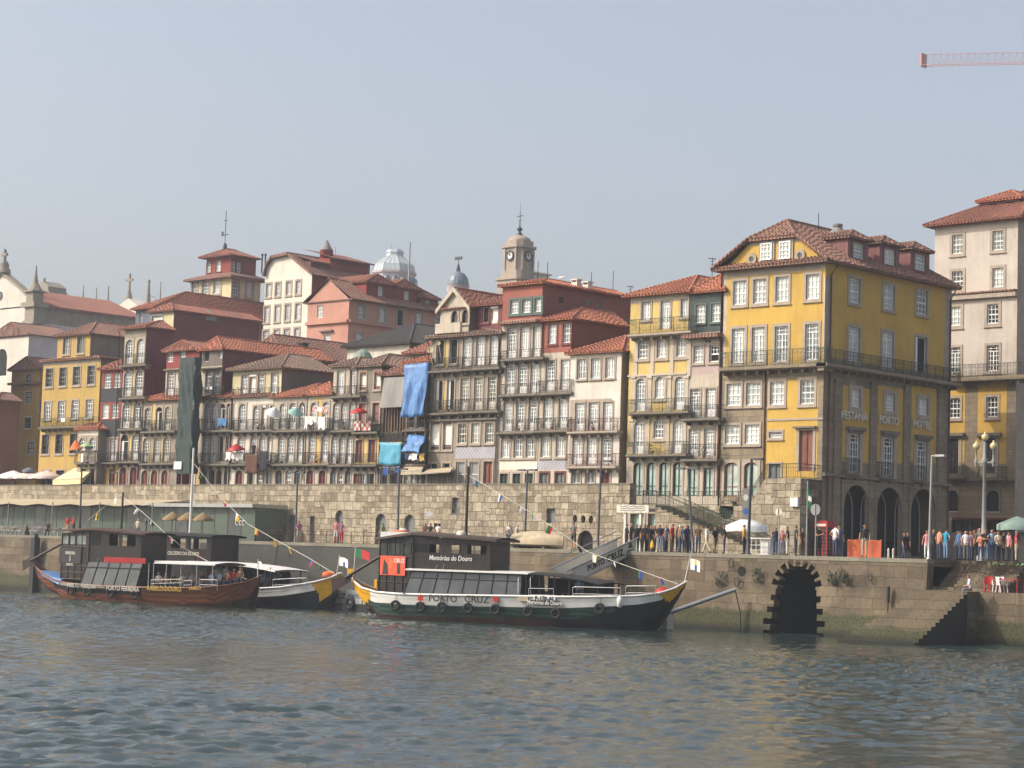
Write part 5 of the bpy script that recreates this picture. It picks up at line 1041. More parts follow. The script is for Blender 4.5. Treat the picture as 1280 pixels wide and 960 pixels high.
# brown roof and slate roofed white house between the rows
h = House('brown_roof_house', 'long low house of which only a wide brown tile roof shows, before the cream gable', 300, 352, 600, 446, Y=30, depth=26, front='red_wall', side='red_wall', z0=7); h.done(); h.roof(apex=(341, 418), mat='tile_brown', ov=.3); c = onX(379, 434, h.x1-1); chimney(h.root, c.x, c.y, c.z-.3, .6, 'near_black', .7)
h = House('slate_roof_house', 'white walled house with a broad grey slate roof and a copper dome light beside it', 428, 506, 600, 431, Y=27, depth=17, front='white_old', side='grey_dark_wall', z0=7); h.done(); h.roof(apex=(518, 405), mat='slate_roof', ov=.5)
c = onX(502, 421, h.x1-6); chimney(h.root, c.x, c.y, c.z-.3, .5, 'white_old', .6)
mb = MB(); c = onY(454, 438, 24); r0 = 12.5*mpp(c); mb.lathe((c.x, c.y, c.z-1), [(r0, -1), (r0, .2), (r0*1.05, .3), (r0*.75, .75), (r0*.3, 1.05), (0, 1.15)], 12, smooth=False); mb.build('skylight', 'copper', h.root)
h = House('small_roof_house', 'small house with a dark red roof squeezed behind the sooty gothic gable house', 504, 536, 600, 441, Y=25, depth=8, front='grey_wall', side='grey_wall', z0=7); h.done(); h.roof(apex=(541, 427), mat='tile_red', ov=.4)
# satellite dishes
for px, py, r0, lab in ((537.5, 437, .3, 'large pale satellite dish on the roof left of the gothic gable house'), (548, 429, .18, 'small satellite dish by the gothic gable house roof edge')):
    c = onY(px, py, 14); mb = MB(); nrm = Vector((.5, -.8, .35)).normalized(); a = nrm.cross(Vector((0, 0, 1))).normalized(); b = a.cross(nrm)
    mb.grid([[c+(a*math.cos(t*.4488)+b*math.sin(t*.4488))*r0*q-nrm*(.16*(1-q*q))*r0*1.4 for t in range(14)] for q in (.02, .5, 1)], 0, True, True); mb.tube([c-nrm*.2, c-nrm*.3-Vector((0, -.3, 1.2))], .05, 5); mb.tube([c-b*r0*.9, c+nrm*.5], .025, 4); solo(mb, 'satellite_dish', 'canvas_beige', lab, 'satellite dish', loc=c)
# church
h = House('white_church', 'white baroque church with long tiled nave roof and stone cross, at the left edge', -14, 33, 600, 384, Y=72, depth=38, front='white_wall', side='lilac_wall', z0=7)
h.x0 = h.x1-2*(h.x1-onY(1, 384, 72).x); h.f.a0 = h.x0
q = onX(166, 420, h.x1); h.y1 = max(h.y0+20, q.y); h.r.a1 = h.y1; h.r.band(380, 405, 'old_granite'); 
zt = h.f.pt(37, 384)[1]; h.r.bands = [(h.y0, h.y1, h.z1-2.6, h.z1, 'old_granite')]
h.done(); F = h.f; zc = F.pt(2, 344)[1]; xm = (h.x0+h.x1)/2; R0 = onX(70, 368, xm); 
mb = MB(); n = 10; prof = [(xm+(h.x1-xm)*(k/n), zc-(zc-h.z1)*((k/n)*.78+.22*(k/n)**2)) for k in range(n+1)]; full = [(2*xm-a, z) for a, z in prof[::-1]]+prof[1:]
mb.plate([full+[(h.x1, h.z1-.2), (h.x0, h.z1-.2)]], F.L, .0, -.8); mb.build('gable', 'white_wall', h.root)
mb = MB(); up = [(a, z+.45) for a, z in full]; mb.plate([full+up[::-1]], F.L, .3, -.9); mb.build('gable_coping', 'stone_spire', h.root)
zr = onX(60, 366, xm).z; zr = max(h.z1+3, min(zr, zc)); mb = MB(); mb.quad((h.x1+.5, h.y0+.9, h.z1), (h.x1+.5, h.y1, h.z1), (xm, h.y1, zr), (xm, h.y0+.9, zr)); ribs(mb, [(h.x1+.5, h.y0+.9, h.z1), (h.x1+.5, h.y1, h.z1), (xm, h.y1, zr), (xm, h.y0+.9, zr)], .5, .1); mb.quad((h.x0-.5, h.y1, h.z1), (h.x0-.5, h.y0+.9, h.z1), (xm, h.y0+.9, zr), (xm, h.y1, zr)); mb.quad((h.x1+.5, h.y0+.9, h.z1-.3), (h.x1+.5, h.y1, h.z1-.3), (h.x1+.5, h.y1, h.z1), (h.x1+.5, h.y0+.9, h.z1)); mb.build('roof', 'tile_red', h.root)
mb = MB(); a = h.x1; mb.box(a-2.2, a+.15, h.y0-.25, h.y0+1.4, h.z0, h.z1-2.8); mb.box(a-2.5, a+.45, h.y0-.5, h.y0+1.7, h.z1-2.8, h.z1-2.3); mb.box(a-2.2, a+.2, h.y0-.3, h.y0+1.5, h.z1-2.3, h.z1-.3); mb.box(a-2.7, a+.7, h.y0-.7, h.y0+1.9, h.z1-.3, h.z1+.4); mb.build('corner_pilaster', 'stone_spire', h.root)
mb = MB(); c = Vector((a-1, h.y0+.5, h.z1+.4)); hp = onY(46, 332, h.y0+.5).z-c.z; mb.box(c.x-.9, c.x+.9, c.y-.9, c.y+.9, c.z, c.z+hp*.28); mb.box(c.x-1.3, c.x+1.3, c.y-1.3, c.y+1.3, c.z+hp*.28, c.z+hp*.32); mb.lathe((c.x, c.y, c.z+hp*.32), [(1.2, 0), (.9, hp*.08), (.45, hp*.2), (.2, hp*.45), (.08, hp*.68), (0, hp*.7)], 8, smooth=False); mb.build('pinnacle', 'stone_spire', h.root)
mb = MB(); hc = onY(4.5, 313, h.y0).z-zc; mb.lathe((xm, h.y0+.2, zc+.3), [(1.1, 0), (1.0, .5), (.7, .9), (.8, 1.2), (.5, 1.8)], 8); cross(mb, xm, h.y0+.2, zc+1.6, hc-1.6, .2); mb.build('cross', 'stone_spire', h.root)
mb = MB(); c = F.pt(.5, 370); mb.plate([[(c[0]+.7*math.cos(k*.4488), c[1]+.7*math.sin(k*.4488)) for k in range(14)]], F.L, .05, 0); mb.build('round_window', 'glass_dark', h.root)
mb = MB(); q = onX(48, 440, h.x1+.25); mb.tube([(h.x1+.25, q.y, h.z0), (h.x1+.25, q.y, h.z1-2.6)], .12, 6); mb.build('downpipe', 'iron_grey', h.root)
hw = House('church_wing', 'low white wing below the church with a brown roof and an arched opening, left edge', -20, 27, 600, 420, Y=62, depth=8, front='white_wall', side='lilac_wall', z0=7); hw.f.band(418, 424, 'old_granite'); hw.f.wins('dark', 436, 470, [2], 13, arch=1, sur=None); hw.done(); hw.roof(apex=(6, 402), mat='tile_brown')
def spire(px, yt, yb, Y, wpx, label, name='pinnacle', cr=False):
    c = onY(px, yb, Y); t = onY(px, yt, Y); h_ = t.z-c.z; w = wpx*mpp(c)/2; mb = MB(); mb.box(c.x-w, c.x+w, Y-w, Y+w, c.z-3, c.z)
    if cr: mb.lathe(c, [(w*1.3, 0), (w, h_*.2), (w*.6, h_*.28), (w*.8, h_*.33)], 8); cross(mb, c.x, Y, c.z+h_*.3, h_*.7, .16)
    else: mb.lathe(c, [(w*.8, 0), (w*.3, h_*.85), (w*.55, h_*.88), (w*.5, h_*.93), (0, h_)], 8, smooth=False)
    solo(mb, name, 'stone_spire', label, 'cross' if cr else 'pinnacle', None if cr else 'stone pinnacles behind the church roof', loc=(c.x, Y, c.z-3))
spire(103.6, 356, 377, 125, 3, 'thin stone pinnacle over the nave roof, first from the church gable'); spire(120, 359, 380, 125, 3, 'thin stone pinnacle over the nave roof, second from the church gable'); spire(134.6, 357, 382, 125, 4, 'stone pinnacle over the nave roof, third from the church gable, next to the cross'); spire(185, 349, 378, 110, 8, 'broad stone spire right of the far cross'); spire(200, 352, 376, 110, 3, 'slim stone pinnacle right of the broad spire'); spire(161, 343, 374, 110, 7, 'far stone cross on a small white gable behind the church', 'stone_cross', True)
c = onY(63, 366, 120); mb = MB(); 
for w, z0_, z1_ in ((2.6, -4, .0), (2.2, 0, .8)): mb.box(c.x-w, c.x+w, 118, 122, c.z+z0_, c.z+z1_)
mb.poly([(c.x-2.4, 118, c.z+.8), (c.x+2.4, 118, c.z+.8), (c.x, 118, c.z+2)]); mb.poly([(c.x-2.4, 122, c.z+.8), (c.x+2.4, 122, c.z+.8), (c.x, 122, c.z+2)]); mb.quad((c.x+2.4, 118, c.z+.8), (c.x+2.4, 122, c.z+.8), (c.x, 122, c.z+2), (c.x, 118, c.z+2)); mb.quad((c.x-2.4, 118, c.z+.8), (c.x-2.4, 122, c.z+.8), (c.x, 122, c.z+2), (c.x, 118, c.z+2)); cross(mb, c.x, 118.5, c.z+1.8, onY(63, 350, 120).z-c.z-1.8, .18); solo(mb, 'stone_pediment', 'stone_spire', 'small stone pediment with a cross peeping over the church nave roof', 'pediment', loc=(c.x, 120, c.z-4))
c = onY(160, 384, 108); w = 6; mb = MB(); A = onY(146, 384, 108); B = onY(172, 384, 108); T = onY(160, 373, 108); mb.plate([[(A.x, A.z-8), (A.x, A.z), (T.x, T.z), (B.x, A.z), (B.x, A.z-8)]], lambda a, z, d: (a, 108-d, z), 0, -6); solo(mb, 'far_gable', 'white_wall', 'small white gable under the far stone cross', 'house', loc=(c.x, 108, A.z-8))
# clock tower
c = onY(647, 372, 105); k_ = mpp(c); Yt = 105; e = thing('clock_tower', 'granite clock tower with two white clock faces, round dome cap and iron cross', 'tower', (c.x, Yt, 20))
def zz(py): return onY(647, py, Yt).z
w = 15*k_; wl = 22*k_
def oct_(mb, hw, ch, z0, z1, m=0, cap=True):
    P = [(-hw, -hw+ch), (-hw+ch, -hw), (hw-ch, -hw), (hw, -hw+ch), (hw, hw-ch), (hw-ch, hw), (-hw+ch, hw), (-hw, hw-ch)]; P = [(c.x+a, Yt+b) for a, b in P]
    for i in range(8): p, q = P[i], P[(i+1) % 8]; mb.quad((*p, z0), (*q, z0), (*q, z1), (*p, z1), m)
    if cap: mb.poly([(*p, z1) for p in P], m); mb.poly([(*p, z0) for p in P], m)
s2 = 1.0
hw = 17*k_/1.42*1.28
mb = MB(); oct_(mb, hw*1.32, hw*.25, 18, zz(352)); oct_(mb, hw*1.45, hw*.25, zz(352), zz(349)); oct_(mb, hw*1.15, hw*.3, zz(349), zz(340)); mb.build('base', 'granite_trim', e)
mb = MB(); oct_(mb, hw, hw*.35, zz(340), zz(311.5)); oct_(mb, hw*1.18, hw*.35, zz(311.5), zz(309)); oct_(mb, hw*1.02, hw*.4, zz(309), zz(302.5))
for sx, sy in ((-1, -1), (1, -1), (1, 1)):
    for o1, o2 in ((.36, 1.0), (1.0, .36)): px_, py_ = c.x+sx*hw*o2*.98, Yt+sy*hw*o1*1.6*.98; px_ = c.x+sx*hw*(1.0 if o2 == 1 else .62); py_ = Yt+sy*hw*(1.0 if o1 == 1 else .62); mb.box(px_-.16, px_+.16, py_-.16, py_+.16, zz(340), zz(312))
mb.build('shaft', 'granite_trim', e)
mb = MB(); R0 = hw*.98; zb = zz(302.5); hd = zz(294.5)-zb; mb.lathe((c.x, Yt, zb), [(R0*math.cos(t), hd*math.sin(t)) for t in [i*math.pi/2/7 for i in range(8)]], 18); mb.build('dome', 'granite_trim', e)
mb = MB(); z0 = zz(295); H = zz(265)-z0; mb.lathe((c.x, Yt, z0), [(.5, 0), (.45, .06*H), (.2, .14*H), (.22, .2*H), (.4, .25*H), (.4, .3*H), (.12, .36*H), (.07, .5*H), (.05, H)], 8); mb.box(c.x-.6, c.x+.6, Yt-.05, Yt+.05, z0+H*.8, z0+H*.83); mb.box(c.x-.3, c.x+.3, Yt-.05, Yt+.05, z0+H*.6, z0+H*.62); mb.tube([(c.x, Yt, z0+H), (c.x, Yt, zz(253))], .03, 4); mb.build('finial', 'dark_steel', e)
zk = zz(321.5); rk = 5.0*k_
for nm, fn in (('y', lambda a, z, d: (c.x+a, Yt-hw-d, z)), ('x', lambda a, z, d: (c.x+hw+d, Yt+a, z))):
    ci = lambda r: [(r*math.cos(k*math.pi/10), zk+r*math.sin(k*math.pi/10)) for k in range(20)]
    rk2 = rk*1.15
    mb = MB(); mb.plate([ci(rk2*.85)], fn, .12, 0); o = mb.build('clock_face', 'white', e); mb = MB(); mb.plate([ci(rk2*1.15), ci(rk2*.8)], fn, .22, 0); mb.build('clock_rim', 'dark_steel', o); mb = MB(); mb.plate([[(-.1, zk-.1), (-.06, zk+rk2*.7), (.06, zk+rk2*.7), (.1, zk-.1)]], fn, .16, .13); mb.plate([[(-rk2*.45, zk+.25), (0, zk+.06), (0, zk-.06), (-rk2*.45, zk+.13)]], fn, .17, .13); mb.build('clock_hand', 'black', o)
for fn in (lambda a, z, d: (c.x+a, Yt-hw*1.32-d, z), lambda a, z, d: (c.x+hw*1.32+d, Yt+a, z)):
    mb = MB(); mb.plate([arch_pts(-hw*.35, hw*.35, zz(376), zz(358), hw*.35)], fn, .05, -.02); mb.build('window', 'glass_dark', e); mb = MB(); mb.plate([arch_pts(-hw*.5, hw*.5, zz(377), zz(356.5), hw*.5), arch_pts(-hw*.35, hw*.35, zz(376.5), zz(358), hw*.35)], fn, .18, -.02); mb.build('surround', 'granite_trim', e)
c2 = onY(665.5, 352, Yt+2); mb = MB(); mb.box(c2.x-1.4, c2.x+1.2, Yt+1, Yt+4, 20, zz(342)); mb.box(c2.x-1.7, c2.x+1.5, Yt+.7, Yt+4.3, zz(342), zz(340)); mb.build('stair_turret', 'white_old', e)
# lead dome
c = onY(572, 362, 118); k_ = mpp(c); e = thing('lead_dome', 'grey lead dome with weather vane on a wide blue grey roof', 'dome', (c.x, 118, 20)); Z = lambda py: onY(572, py, 118).z
mb = MB(); r0 = 14*k_; mb.lathe((c.x, 118, Z(357)), [(r0*1.0, 0), (r0*1.0, .12*r0), (r0*.97, r0*.4), (r0*.85, r0*.75), (r0*.62, r0*1.05), (r0*.3, r0*1.22), (.2, r0*1.28)], 16, smooth=False); mb.build('cupola', 'lead', e)
mb = MB(); mb.lathe((c.x, 118, Z(364)), [(r0*1.0, -2), (r0*1.0, Z(357)-Z(364)-.3), (r0*1.08, Z(357)-Z(364))], 16); mb.build('drum', 'hazed_pink_stone', e)
mb = MB(); r1 = 34*k_; mb.lathe((c.x, 118, Z(378)), [(r1, -6), (r1, 0), (r0*1.05, Z(363)-Z(378))], 4, smooth=False, a0=math.pi/4); mb.build('roof', 'lead', e)
mb = MB(); mb.tube([(c.x, 118, Z(340)), (c.x, 118, Z(322))], .06, 5); mb.lathe((c.x, 118, Z(340)), [(.3, -.2), (.3, .5), (.1, 1.2)], 8); mb.box(c.x-.8, c.x+.8, 117.97, 118.03, Z(325), Z(325)+.5); mb.build('weather_vane', 'dark_steel', e)
# glass roofed palace, haze partly mixed into its pale colours
c = onY(492, 370, 215); k_ = mpp(c); Z = lambda py: onY(492, py, 215).z; e = thing('glass_roof_palace', 'far palace with a big glass pavilion roof fading in the haze', 'palace', (c.x, 215, 25))
r0 = 20.5*k_*1.0; r0d = 27*k_
mb = MB(); mb.lathe((c.x, 215, 20), [(r0d*.98, 0), (r0d*.98, Z(345)-20), (r0d*1.06, Z(343)-20), (r0d*1.06, Z(340.5)-20)], 8, smooth=False, a0=.25); mb.build('wall', 'hazed_pink_stone', e)
mb = MB(); mb.lathe((c.x, 215, Z(340.5)), [(r0d, 0), (r0d*.93, Z(332)-Z(340.5)), (r0d*.42, Z(321)-Z(340.5))], 8, smooth=False, a0=.25); o = mb.build('glass_roof', 'hazed_glass', e)
mb = MB()
for k in range(24):
    t = .25+k*2*math.pi/24; q = math.cos(math.pi/8)/math.cos(((t-.25) % (math.pi/4))-math.pi/8)
    mb.tube([(c.x+r*q*math.cos(t), 215+r*q*math.sin(t), z+.05) for r, z in ((r0d, Z(340.5)), (r0d*.93, Z(332)), (r0d*.42, Z(321)))], .06, 3)
mb.build('glazing_bar', 'off_white', o)
mb = MB(); mb.lathe((c.x, 215, Z(321)), [(r0d*.42, 0), (r0d*.40, Z(317)-Z(321)), (r0d*.44, Z(316.5)-Z(321)), (r0d*.36, Z(313)-Z(321))], 8, smooth=False, a0=.25); mb.poly([(c.x+r0d*.36*math.cos(.25+k*math.pi/4), 215+r0d*.36*math.sin(.25+k*math.pi/4), Z(313)) for k in range(8)]); mb.build('roof_lantern', 'hazed_glass', e)
mb = MB()
for k in range(16):
    t = .25+math.pi/16+k*math.pi/8; ca, sa = math.cos(t), math.sin(t); rr = r0d*.95; x_, y_ = c.x+ca*rr, 215+sa*rr
    mb.lathe((x_, y_, Z(358)), [(.7, 0), (.7, Z(350)-Z(358)), (.35, Z(347.5)-Z(358)), (0, Z(346.8)-Z(358))], 6)
mb.build('arch_window', 'glass_mid', e)
mb = MB(); 
for dx in (-r0d*.3, r0d*.3): mb.tube([(c.x+dx, 215, Z(313)), (c.x+dx, 215, Z(305 if dx < 0 else 311))], .12, 4)
mb.build('finial', 'steel', e)
# crane
A, B = onY(1153, 79, 260), onY(1330, 75, 260); B = B; e = thing('tower_crane', 'red and white tower crane jib reaching in from the right over the roofs', 'crane', (B.x, 260, 20)); mb = MB()
t0, b0 = onY(1156, 68, 260), onY(1154, 82, 260); t1, b1 = onY(1330, 64.5, 260), onY(1330, 78, 260); n = 20
for yy in (259.2, 260.8):
    S = lambda p: Vector((p.x, yy, p.z))
    mb.tube([S(b0), S(b1)], .07, 4)
mb.tube([t0, t1], .07, 4)
for k in range(n):
    f0, f1 = k/n, (k+.5)/n; f2 = (k+1)/n
    for yy in (259.2, 260.8):
        p, q, s_ = b0.lerp(b1, f0), t0.lerp(t1, f1), b0.lerp(b1, f2); p.y = s_.y = yy; mb.tube([p, q, s_], .04, 3, cap=False)
mb.box(b0.x-.2, b0.x+.2, 259, 261, b0.z-.3, t0.z+.2); mb.build('jib', 'crane_red', e); mb = MB(); mb.box(b1.x-1, b1.x+1, 259, 261, 15, t1.z+6); mb.build('mast', 'crane_red', e)
# ------------------------------------------------------------------ rabelo boats
def interp(x, X, Y):
    return float(np.interp(x, X, Y))
class Boat:
    def __init__(s, label, px0, pxm, Yc, beta, B, name='rabelo_boat'):
        s.b = beta; s.B = B; s.e = Vector((math.cos(beta), math.sin(beta), 0)); s.n = Vector((-math.sin(beta), math.cos(beta), 0))
        c = onY(pxm, 750, Yc); s.O = Vector((c.x, Yc, 0)); q = s.ray(px0, 740, 0); s.O = s.O+s.e*q[0]
        s.root = thing(name, label, 'boat', s.O, None, beta)
    def ray(s, px, py, off):
        d = ray(px, py); o = s.O+s.n*off; t = (o-CAM).dot(s.n)/d.dot(s.n); p = CAM+d*t-s.O; return p.dot(s.e), p.z
    def hull(s, sheer, bottom, mats, mfun, wd, gd, names=('hull',), zmin=-.7):
        """sheer: (px, py, beam factor); bottom: (px, py or None)"""
        st = []
        bx = [p for p, q in bottom]; bz = []
        for (p, q) in bottom: bz.append(zmin if q is None else s.ray(p, q, 0)[1])
        N_ = 72; P = [a[0] for a in sheer]
        pp = np.interp(np.linspace(0, 1, N_), np.linspace(0, 1, len(P)), P)
        rowsL, rowsR, info = [], [], []
        for p in pp:
            py = interp(p, P, [a[1] for a in sheer]); hf = interp(p, P, [a[2] for a in sheer]); b = s.B*hf
            x, z = s.ray(p, py, -b); zb = min(z-.02, interp(p, bx, bz)); H = z-zb
            w_, g_ = min(wd(p), H*.5), min(gd(p), H*.75)
            zs = [z, z-w_*.5, z-w_, z-(w_+g_)*.5-.0, z-g_, z-g_-(H-g_)*.35, z-g_-(H-g_)*.7, zb]
            zs[3] = (zs[2]+zs[4])/2
            L_ = []
            for zz_ in zs:
                v = (zz_-zb)/H if H > 1e-6 else 0; L_.append((b*(.58+.42*v**.75) if v > 0 else b*.45, zz_))
            info.append((x, z, b, zb)); rowsL.append([(x, -y, zz_) for y, zz_ in L_]); rowsR.append([(x, y, zz_) for y, zz_ in L_])
        s.info = info; s.pp = pp
        mb = MB()
        mb.grid(rowsL, lambda i, j: mfun((pp[i]+pp[min(i+1, N_-1)])/2, j)); mb.grid(rowsR, lambda i, j: mfun((pp[i]+pp[min(i+1, N_-1)])/2, j))
        mb.grid([[r[-1], q[-1]] for r, q in zip(rowsL, rowsR)], len(mats)-1)
        o = mb.build('hull', mats, s.root, local=True)
        dk = MB(); dk.grid([[(x, -b*.97, z-.28), (x, b*.97, z-.28)] for x, z, b, zb in info if b > .15], 0, False); dk.build('deck', 'boat_wood', s.root, local=True)
        rail = MB()
        for sg in (-1, 1): rail.tube([(x, sg*b, z) for x, z, b, zb in info], .07, 5)
        rail.build('gunwale', mats[-2] if len(mats) > 3 else mats[0], s.root, local=True)
        return o
    def side(s, p):                         # hull data at photo column p
        i = min(range(len(s.pp)), key=lambda k: abs(s.pp[k]-p)); return s.info[i]
    def tyre(s, px, py):
        x0, z0, b, zb = s.side(px); x, z = s.ray(px, py, -b*.96-.12); mb = MB(); R1, R2 = .25, .1
        mb.grid([[(x+(R1+R2*math.cos(v))*math.cos(u), -b*.95-.14-R2*math.sin(v)*.8, z+(R1+R2*math.cos(v))*math.sin(u)) for v in [2*math.pi*k/8 for k in range(8)]] for u in [2*math.pi*k/14 for k in range(15)]], 0, True, True)
        o = mb.build('tyre_fender', 'rubber', s.root, local=True); r = MB(); r.tube([(x, -b*.95-.1, z+R1), (x, -b, z0)], .02, 4); r.build('rope', 'grey', o, local=True)
    def bx(s, px0, px1, py0, py1, off0, off1, name, mat, parent=None, ref=None):
        """box whose near face (offset off0) spans the pixel rectangle"""
        pm = (px0+px1)/2; z1 = s.ray(pm, py0, off0)[1]; z0 = s.ray(pm, py1, off0)[1]; ym = (py0+py1)/2
        x0 = s.ray(px0, ym, off0)[0]; x1 = s.ray(px1, ym, off0)[0]; mb = MB(); mb.box(x0, x1, off0, off1, z0, z1); return mb.build(name, mat, parent or s.root, local=True), (x0, x1, z0, z1)
    def text(s, t, px, py, off, size, mat, parent=None, sx=1, shear=0, tilt=0):
        x, z = s.ray(px, py, off); return text_part(t, 'lettering', mat, size, Matrix.Translation((x, off, z)) @ Matrix.Rotation(tilt, 4, 'Y') @ Matrix.Rotation(R_(90), 4, 'X'), parent or s.root, .012, sx=sx, shear=shear)
    def rail(s, pts, off, name='railing', mat='steel', r=.03, post=None, zb=None):
        """pts: pixel polyline of the top tube"""
        q = [s.ray(px, py, off) for px, py in pts]; mb = MB(); mb.tube([(x, off, z) for x, z in q], r, 5)
        if post:
            n = max(1, int((q[-1][0]-q[0][0])/post))
            for k in range(n+1):
                x = q[0][0]+(q[-1][0]-q[0][0])*k/n; z = interp(x, [a for a, _ in q], [b_ for _, b_ in q]); mb.tube([(x, off, z), (x, off, z-zb)], r*.8, 5)
            mb.tube([(x, off, z-zb*.5) for x, z in q], r*.7, 5)
        return mb.build(name, mat, s.root, local=True)
    def house(s, x0, x1, z0, z1, hb, wins, wall='boat_wood', aft=None, name='wheelhouse', zt0=None):
        """deckhouse side walls with openings; wins = (x0, x1, z0, z1) in the near wall; aft = (x, half width) taper"""
        mb = MB()
        H = type('D', (), {})(); H.root = s.root
        for sg in (-1, 1):
            zs = sorted({z0, z1} | {w[2] for w in wins} | {w[3] for w in wins}); xs = sorted({x0, x1} | {w[0] for w in wins} | {w[1] for w in wins})
            for za, zb in zip(zs, zs[1:]):
                for xa, xb in zip(xs, xs[1:]):
                    xm, zm = (xa+xb)/2, (za+zb)/2
                    if any(w[0] < xm < w[1] and w[2] < zm < w[3] for w in wins): continue
                    for d in (0, .06): mb.quad((xa, sg*(hb-d), za), (xb, sg*(hb-d), za), (xb, sg*(hb-d), zb), (xa, sg*(hb-d), zb))
        mb.quad((x1, -hb, z0), (x1, hb, z0), (x1, hb, z1), (x1, -hb, z1))
        if not aft: mb.quad((x0, -hb, z0), (x0, hb, z0), (x0, hb, z1), (x0, -hb, z1))
        o = mb.build(name, wall, s.root, local=True)
        g = MB()
        for w in wins:
            g = MB(); g.box(w[0], w[1], -hb+.03, -hb+.05, w[2], w[3]); g.build('window', 'glass_boat', o, local=True)
            return o
m, nt, b = newmat('glass_boat'); tr = nt.nodes.new('ShaderNodeBsdfTransparent'); mx = nt.nodes.new('ShaderNodeMixShader'); mx.inputs[0].default_value = .55
b.inputs['Base Color'].default_value = lin('#2d3335'); b.inputs['Roughness'].default_value = .08; tr.inputs[0].default_value = (.8, .85, .85, 1)
nt.links.new(tr.outputs[0], mx.inputs[1]); nt.links.new(b.outputs[0], mx.inputs[2]); nt.links.new(mx.outputs[0], [n for n in nt.nodes if n.type == 'OUTPUT_MATERIAL'][0].inputs[0])
glass('cabin_glazing', '#3f4344', '#525756', .2); paint('poster_red', '#d4502a', .5); paint('hull_red', '#38201b', .5)
# ---- the green and white boat with the yellow ends
b1 = Boat('green and white wooden wine boat with yellow bow and stern, moored below the gangway', 437, 640, -9.5, R_(22), 2.5)
def m1(p, j):
    if p < 462-j*1.5: return 3
    if p > 825+j*2.2 and j < 5: return 3
    if j < 2: return 0
    if j < 4: return 1 if p < 765 else 2
    return 4 if p < 690 else 2
b1.hull([(437, 717, .02), (443, 727, .14), (452, 734.5, .3), (470, 740, .58), (500, 742.5, .82), (560, 744, .97), (640, 745, 1), (700, 746, 1), (740, 746, .98), (775, 745.5, .9), (800, 744.5, .75), (824, 741.5, .5), (843, 735.5, .24), (858, 727, .02)],
        [(437, 720), (443, 738), (452, 753), (466, 767), (474, None), (798, None), (808, 786), (824, 771), (843, 748), (858, 730)],
        ['white', 'hull_green', 'hull_black', 'yellow', 'hull_red', 'white', 'hull_black'], m1, lambda p: interp(p, [437, 480, 700, 800, 858], [.75, .62, .66, .5, .3]), lambda p: interp(p, [437, 480, 720, 780, 858], [1.25, 1.3, 1.3, .75, .5]))
# yellow horn at the stern
x, z = b1.ray(438, 716, 0); mb = MB(); mb.box(x-.15, x+.3, -.14, .14, z-.2, z+.25); x2, z2 = b1.ray(470, 726, -.6); mb.build('stern_post', 'yellow', b1.root, local=True); mb = MB(); mb.box(x2-.08, x2+.12, -.7, .7, z2-.45, z2+.1); mb.build('crutch', 'yellow', b1.root, local=True)
# lower glazed cabin
zr = b1.ray(580, 713, -2.0)[1]; xa = b1.ray(513, 725, -1.95)[0]; xb = b1.ray(652, 725, -1.95)[0]; xc = b1.ray(753, 715, -1.95)[0]; zd = b1.side(600)[1]
mb = MB(); mb.quad((xa-.35, -2.12, zd-.1), (xb, -2.12, zd-.1), (xb, -1.85, zr-.1), (xa, -1.85, zr-.1)); mb.quad((xa-.35, 2.12, zd-.1), (xb, 2.12, zd-.1), (xb, 1.85, zr-.1), (xa, 1.85, zr-.1)); mb.quad((xa-.35, -2.12, zd-.1), (xa-.35, 2.12, zd-.1), (xa, 1.85, zr-.1), (xa, -1.85, zr-.1)); cab = mb.build('cabin', 'cabin_glazing', b1.root, local=True)
mb = MB(); n = 8
for k in range(n+1):
    f = k/n; x0_ = xa-.35+(xb-xa+.35)*f; x1_ = xa+(xb-xa)*f; mb.tube([(x0_, -2.14, zd-.1), (x1_, -1.87, zr-.1)], .035, 4)
for f in (.02, .7, .99): mb.tube([(xa-.35*(1-f), -2.14+.27*f, zd-.1+(zr-zd)*f), (xb, -2.14+.27*f, zd-.1+(zr-zd)*f)], .03, 4)
mb.build('glazing_bar', 'near_black', cab, local=True)
mb = MB(); XS = np.linspace(xa-.3, xc, 12); zc = [zr-(.5*max(0, (x-xb)/(xc-xb))**2) for x in XS]
mx_ = lambda i, j: 0 if XS[i] < xb+.3 else 1
for dz in (0, .07): mb.grid([[(x, y, zz_+dz-.1*(y/2.15)**2) for y in np.linspace(-2.15, 2.15, 7)] for x, zz_ in zip(XS, zc)], mx_)
for sg in (-1, 1): mb.grid([[(x, sg*2.15, zz_-.1), (x, sg*2.15, zz_-.03)] for x, zz_ in zip(XS, zc)], mx_, False)
mb.build('cabin_roof', ['white', 'near_black'], b1.root, local=True)
mb = MB(); 
for p in (658, 675, 693, 712, 730, 748):
    x = b1.ray(p, 725, -1.9)[0]
    for sg in (-1, 1): mb = MB(); mb.tube([(x, sg*1.9, zd-.3), (x, sg*1.9, interp(x, XS, zc))], .05, 5); mb.build('awning_post', 'near_black', b1.root, local=True)
mb = MB(); mb.box(xb-.04, xb, -1.8, 1.8, zd-.1, zr-.1); mb.build('bulkhead', 'near_black', b1.root, local=True)
mb = MB(); mb.box(xb+.3, xc-.5, 1.75, 1.8, zd-.3, zr-.3); mb.build('wind_screen', 'near_black', b1.root, local=True)
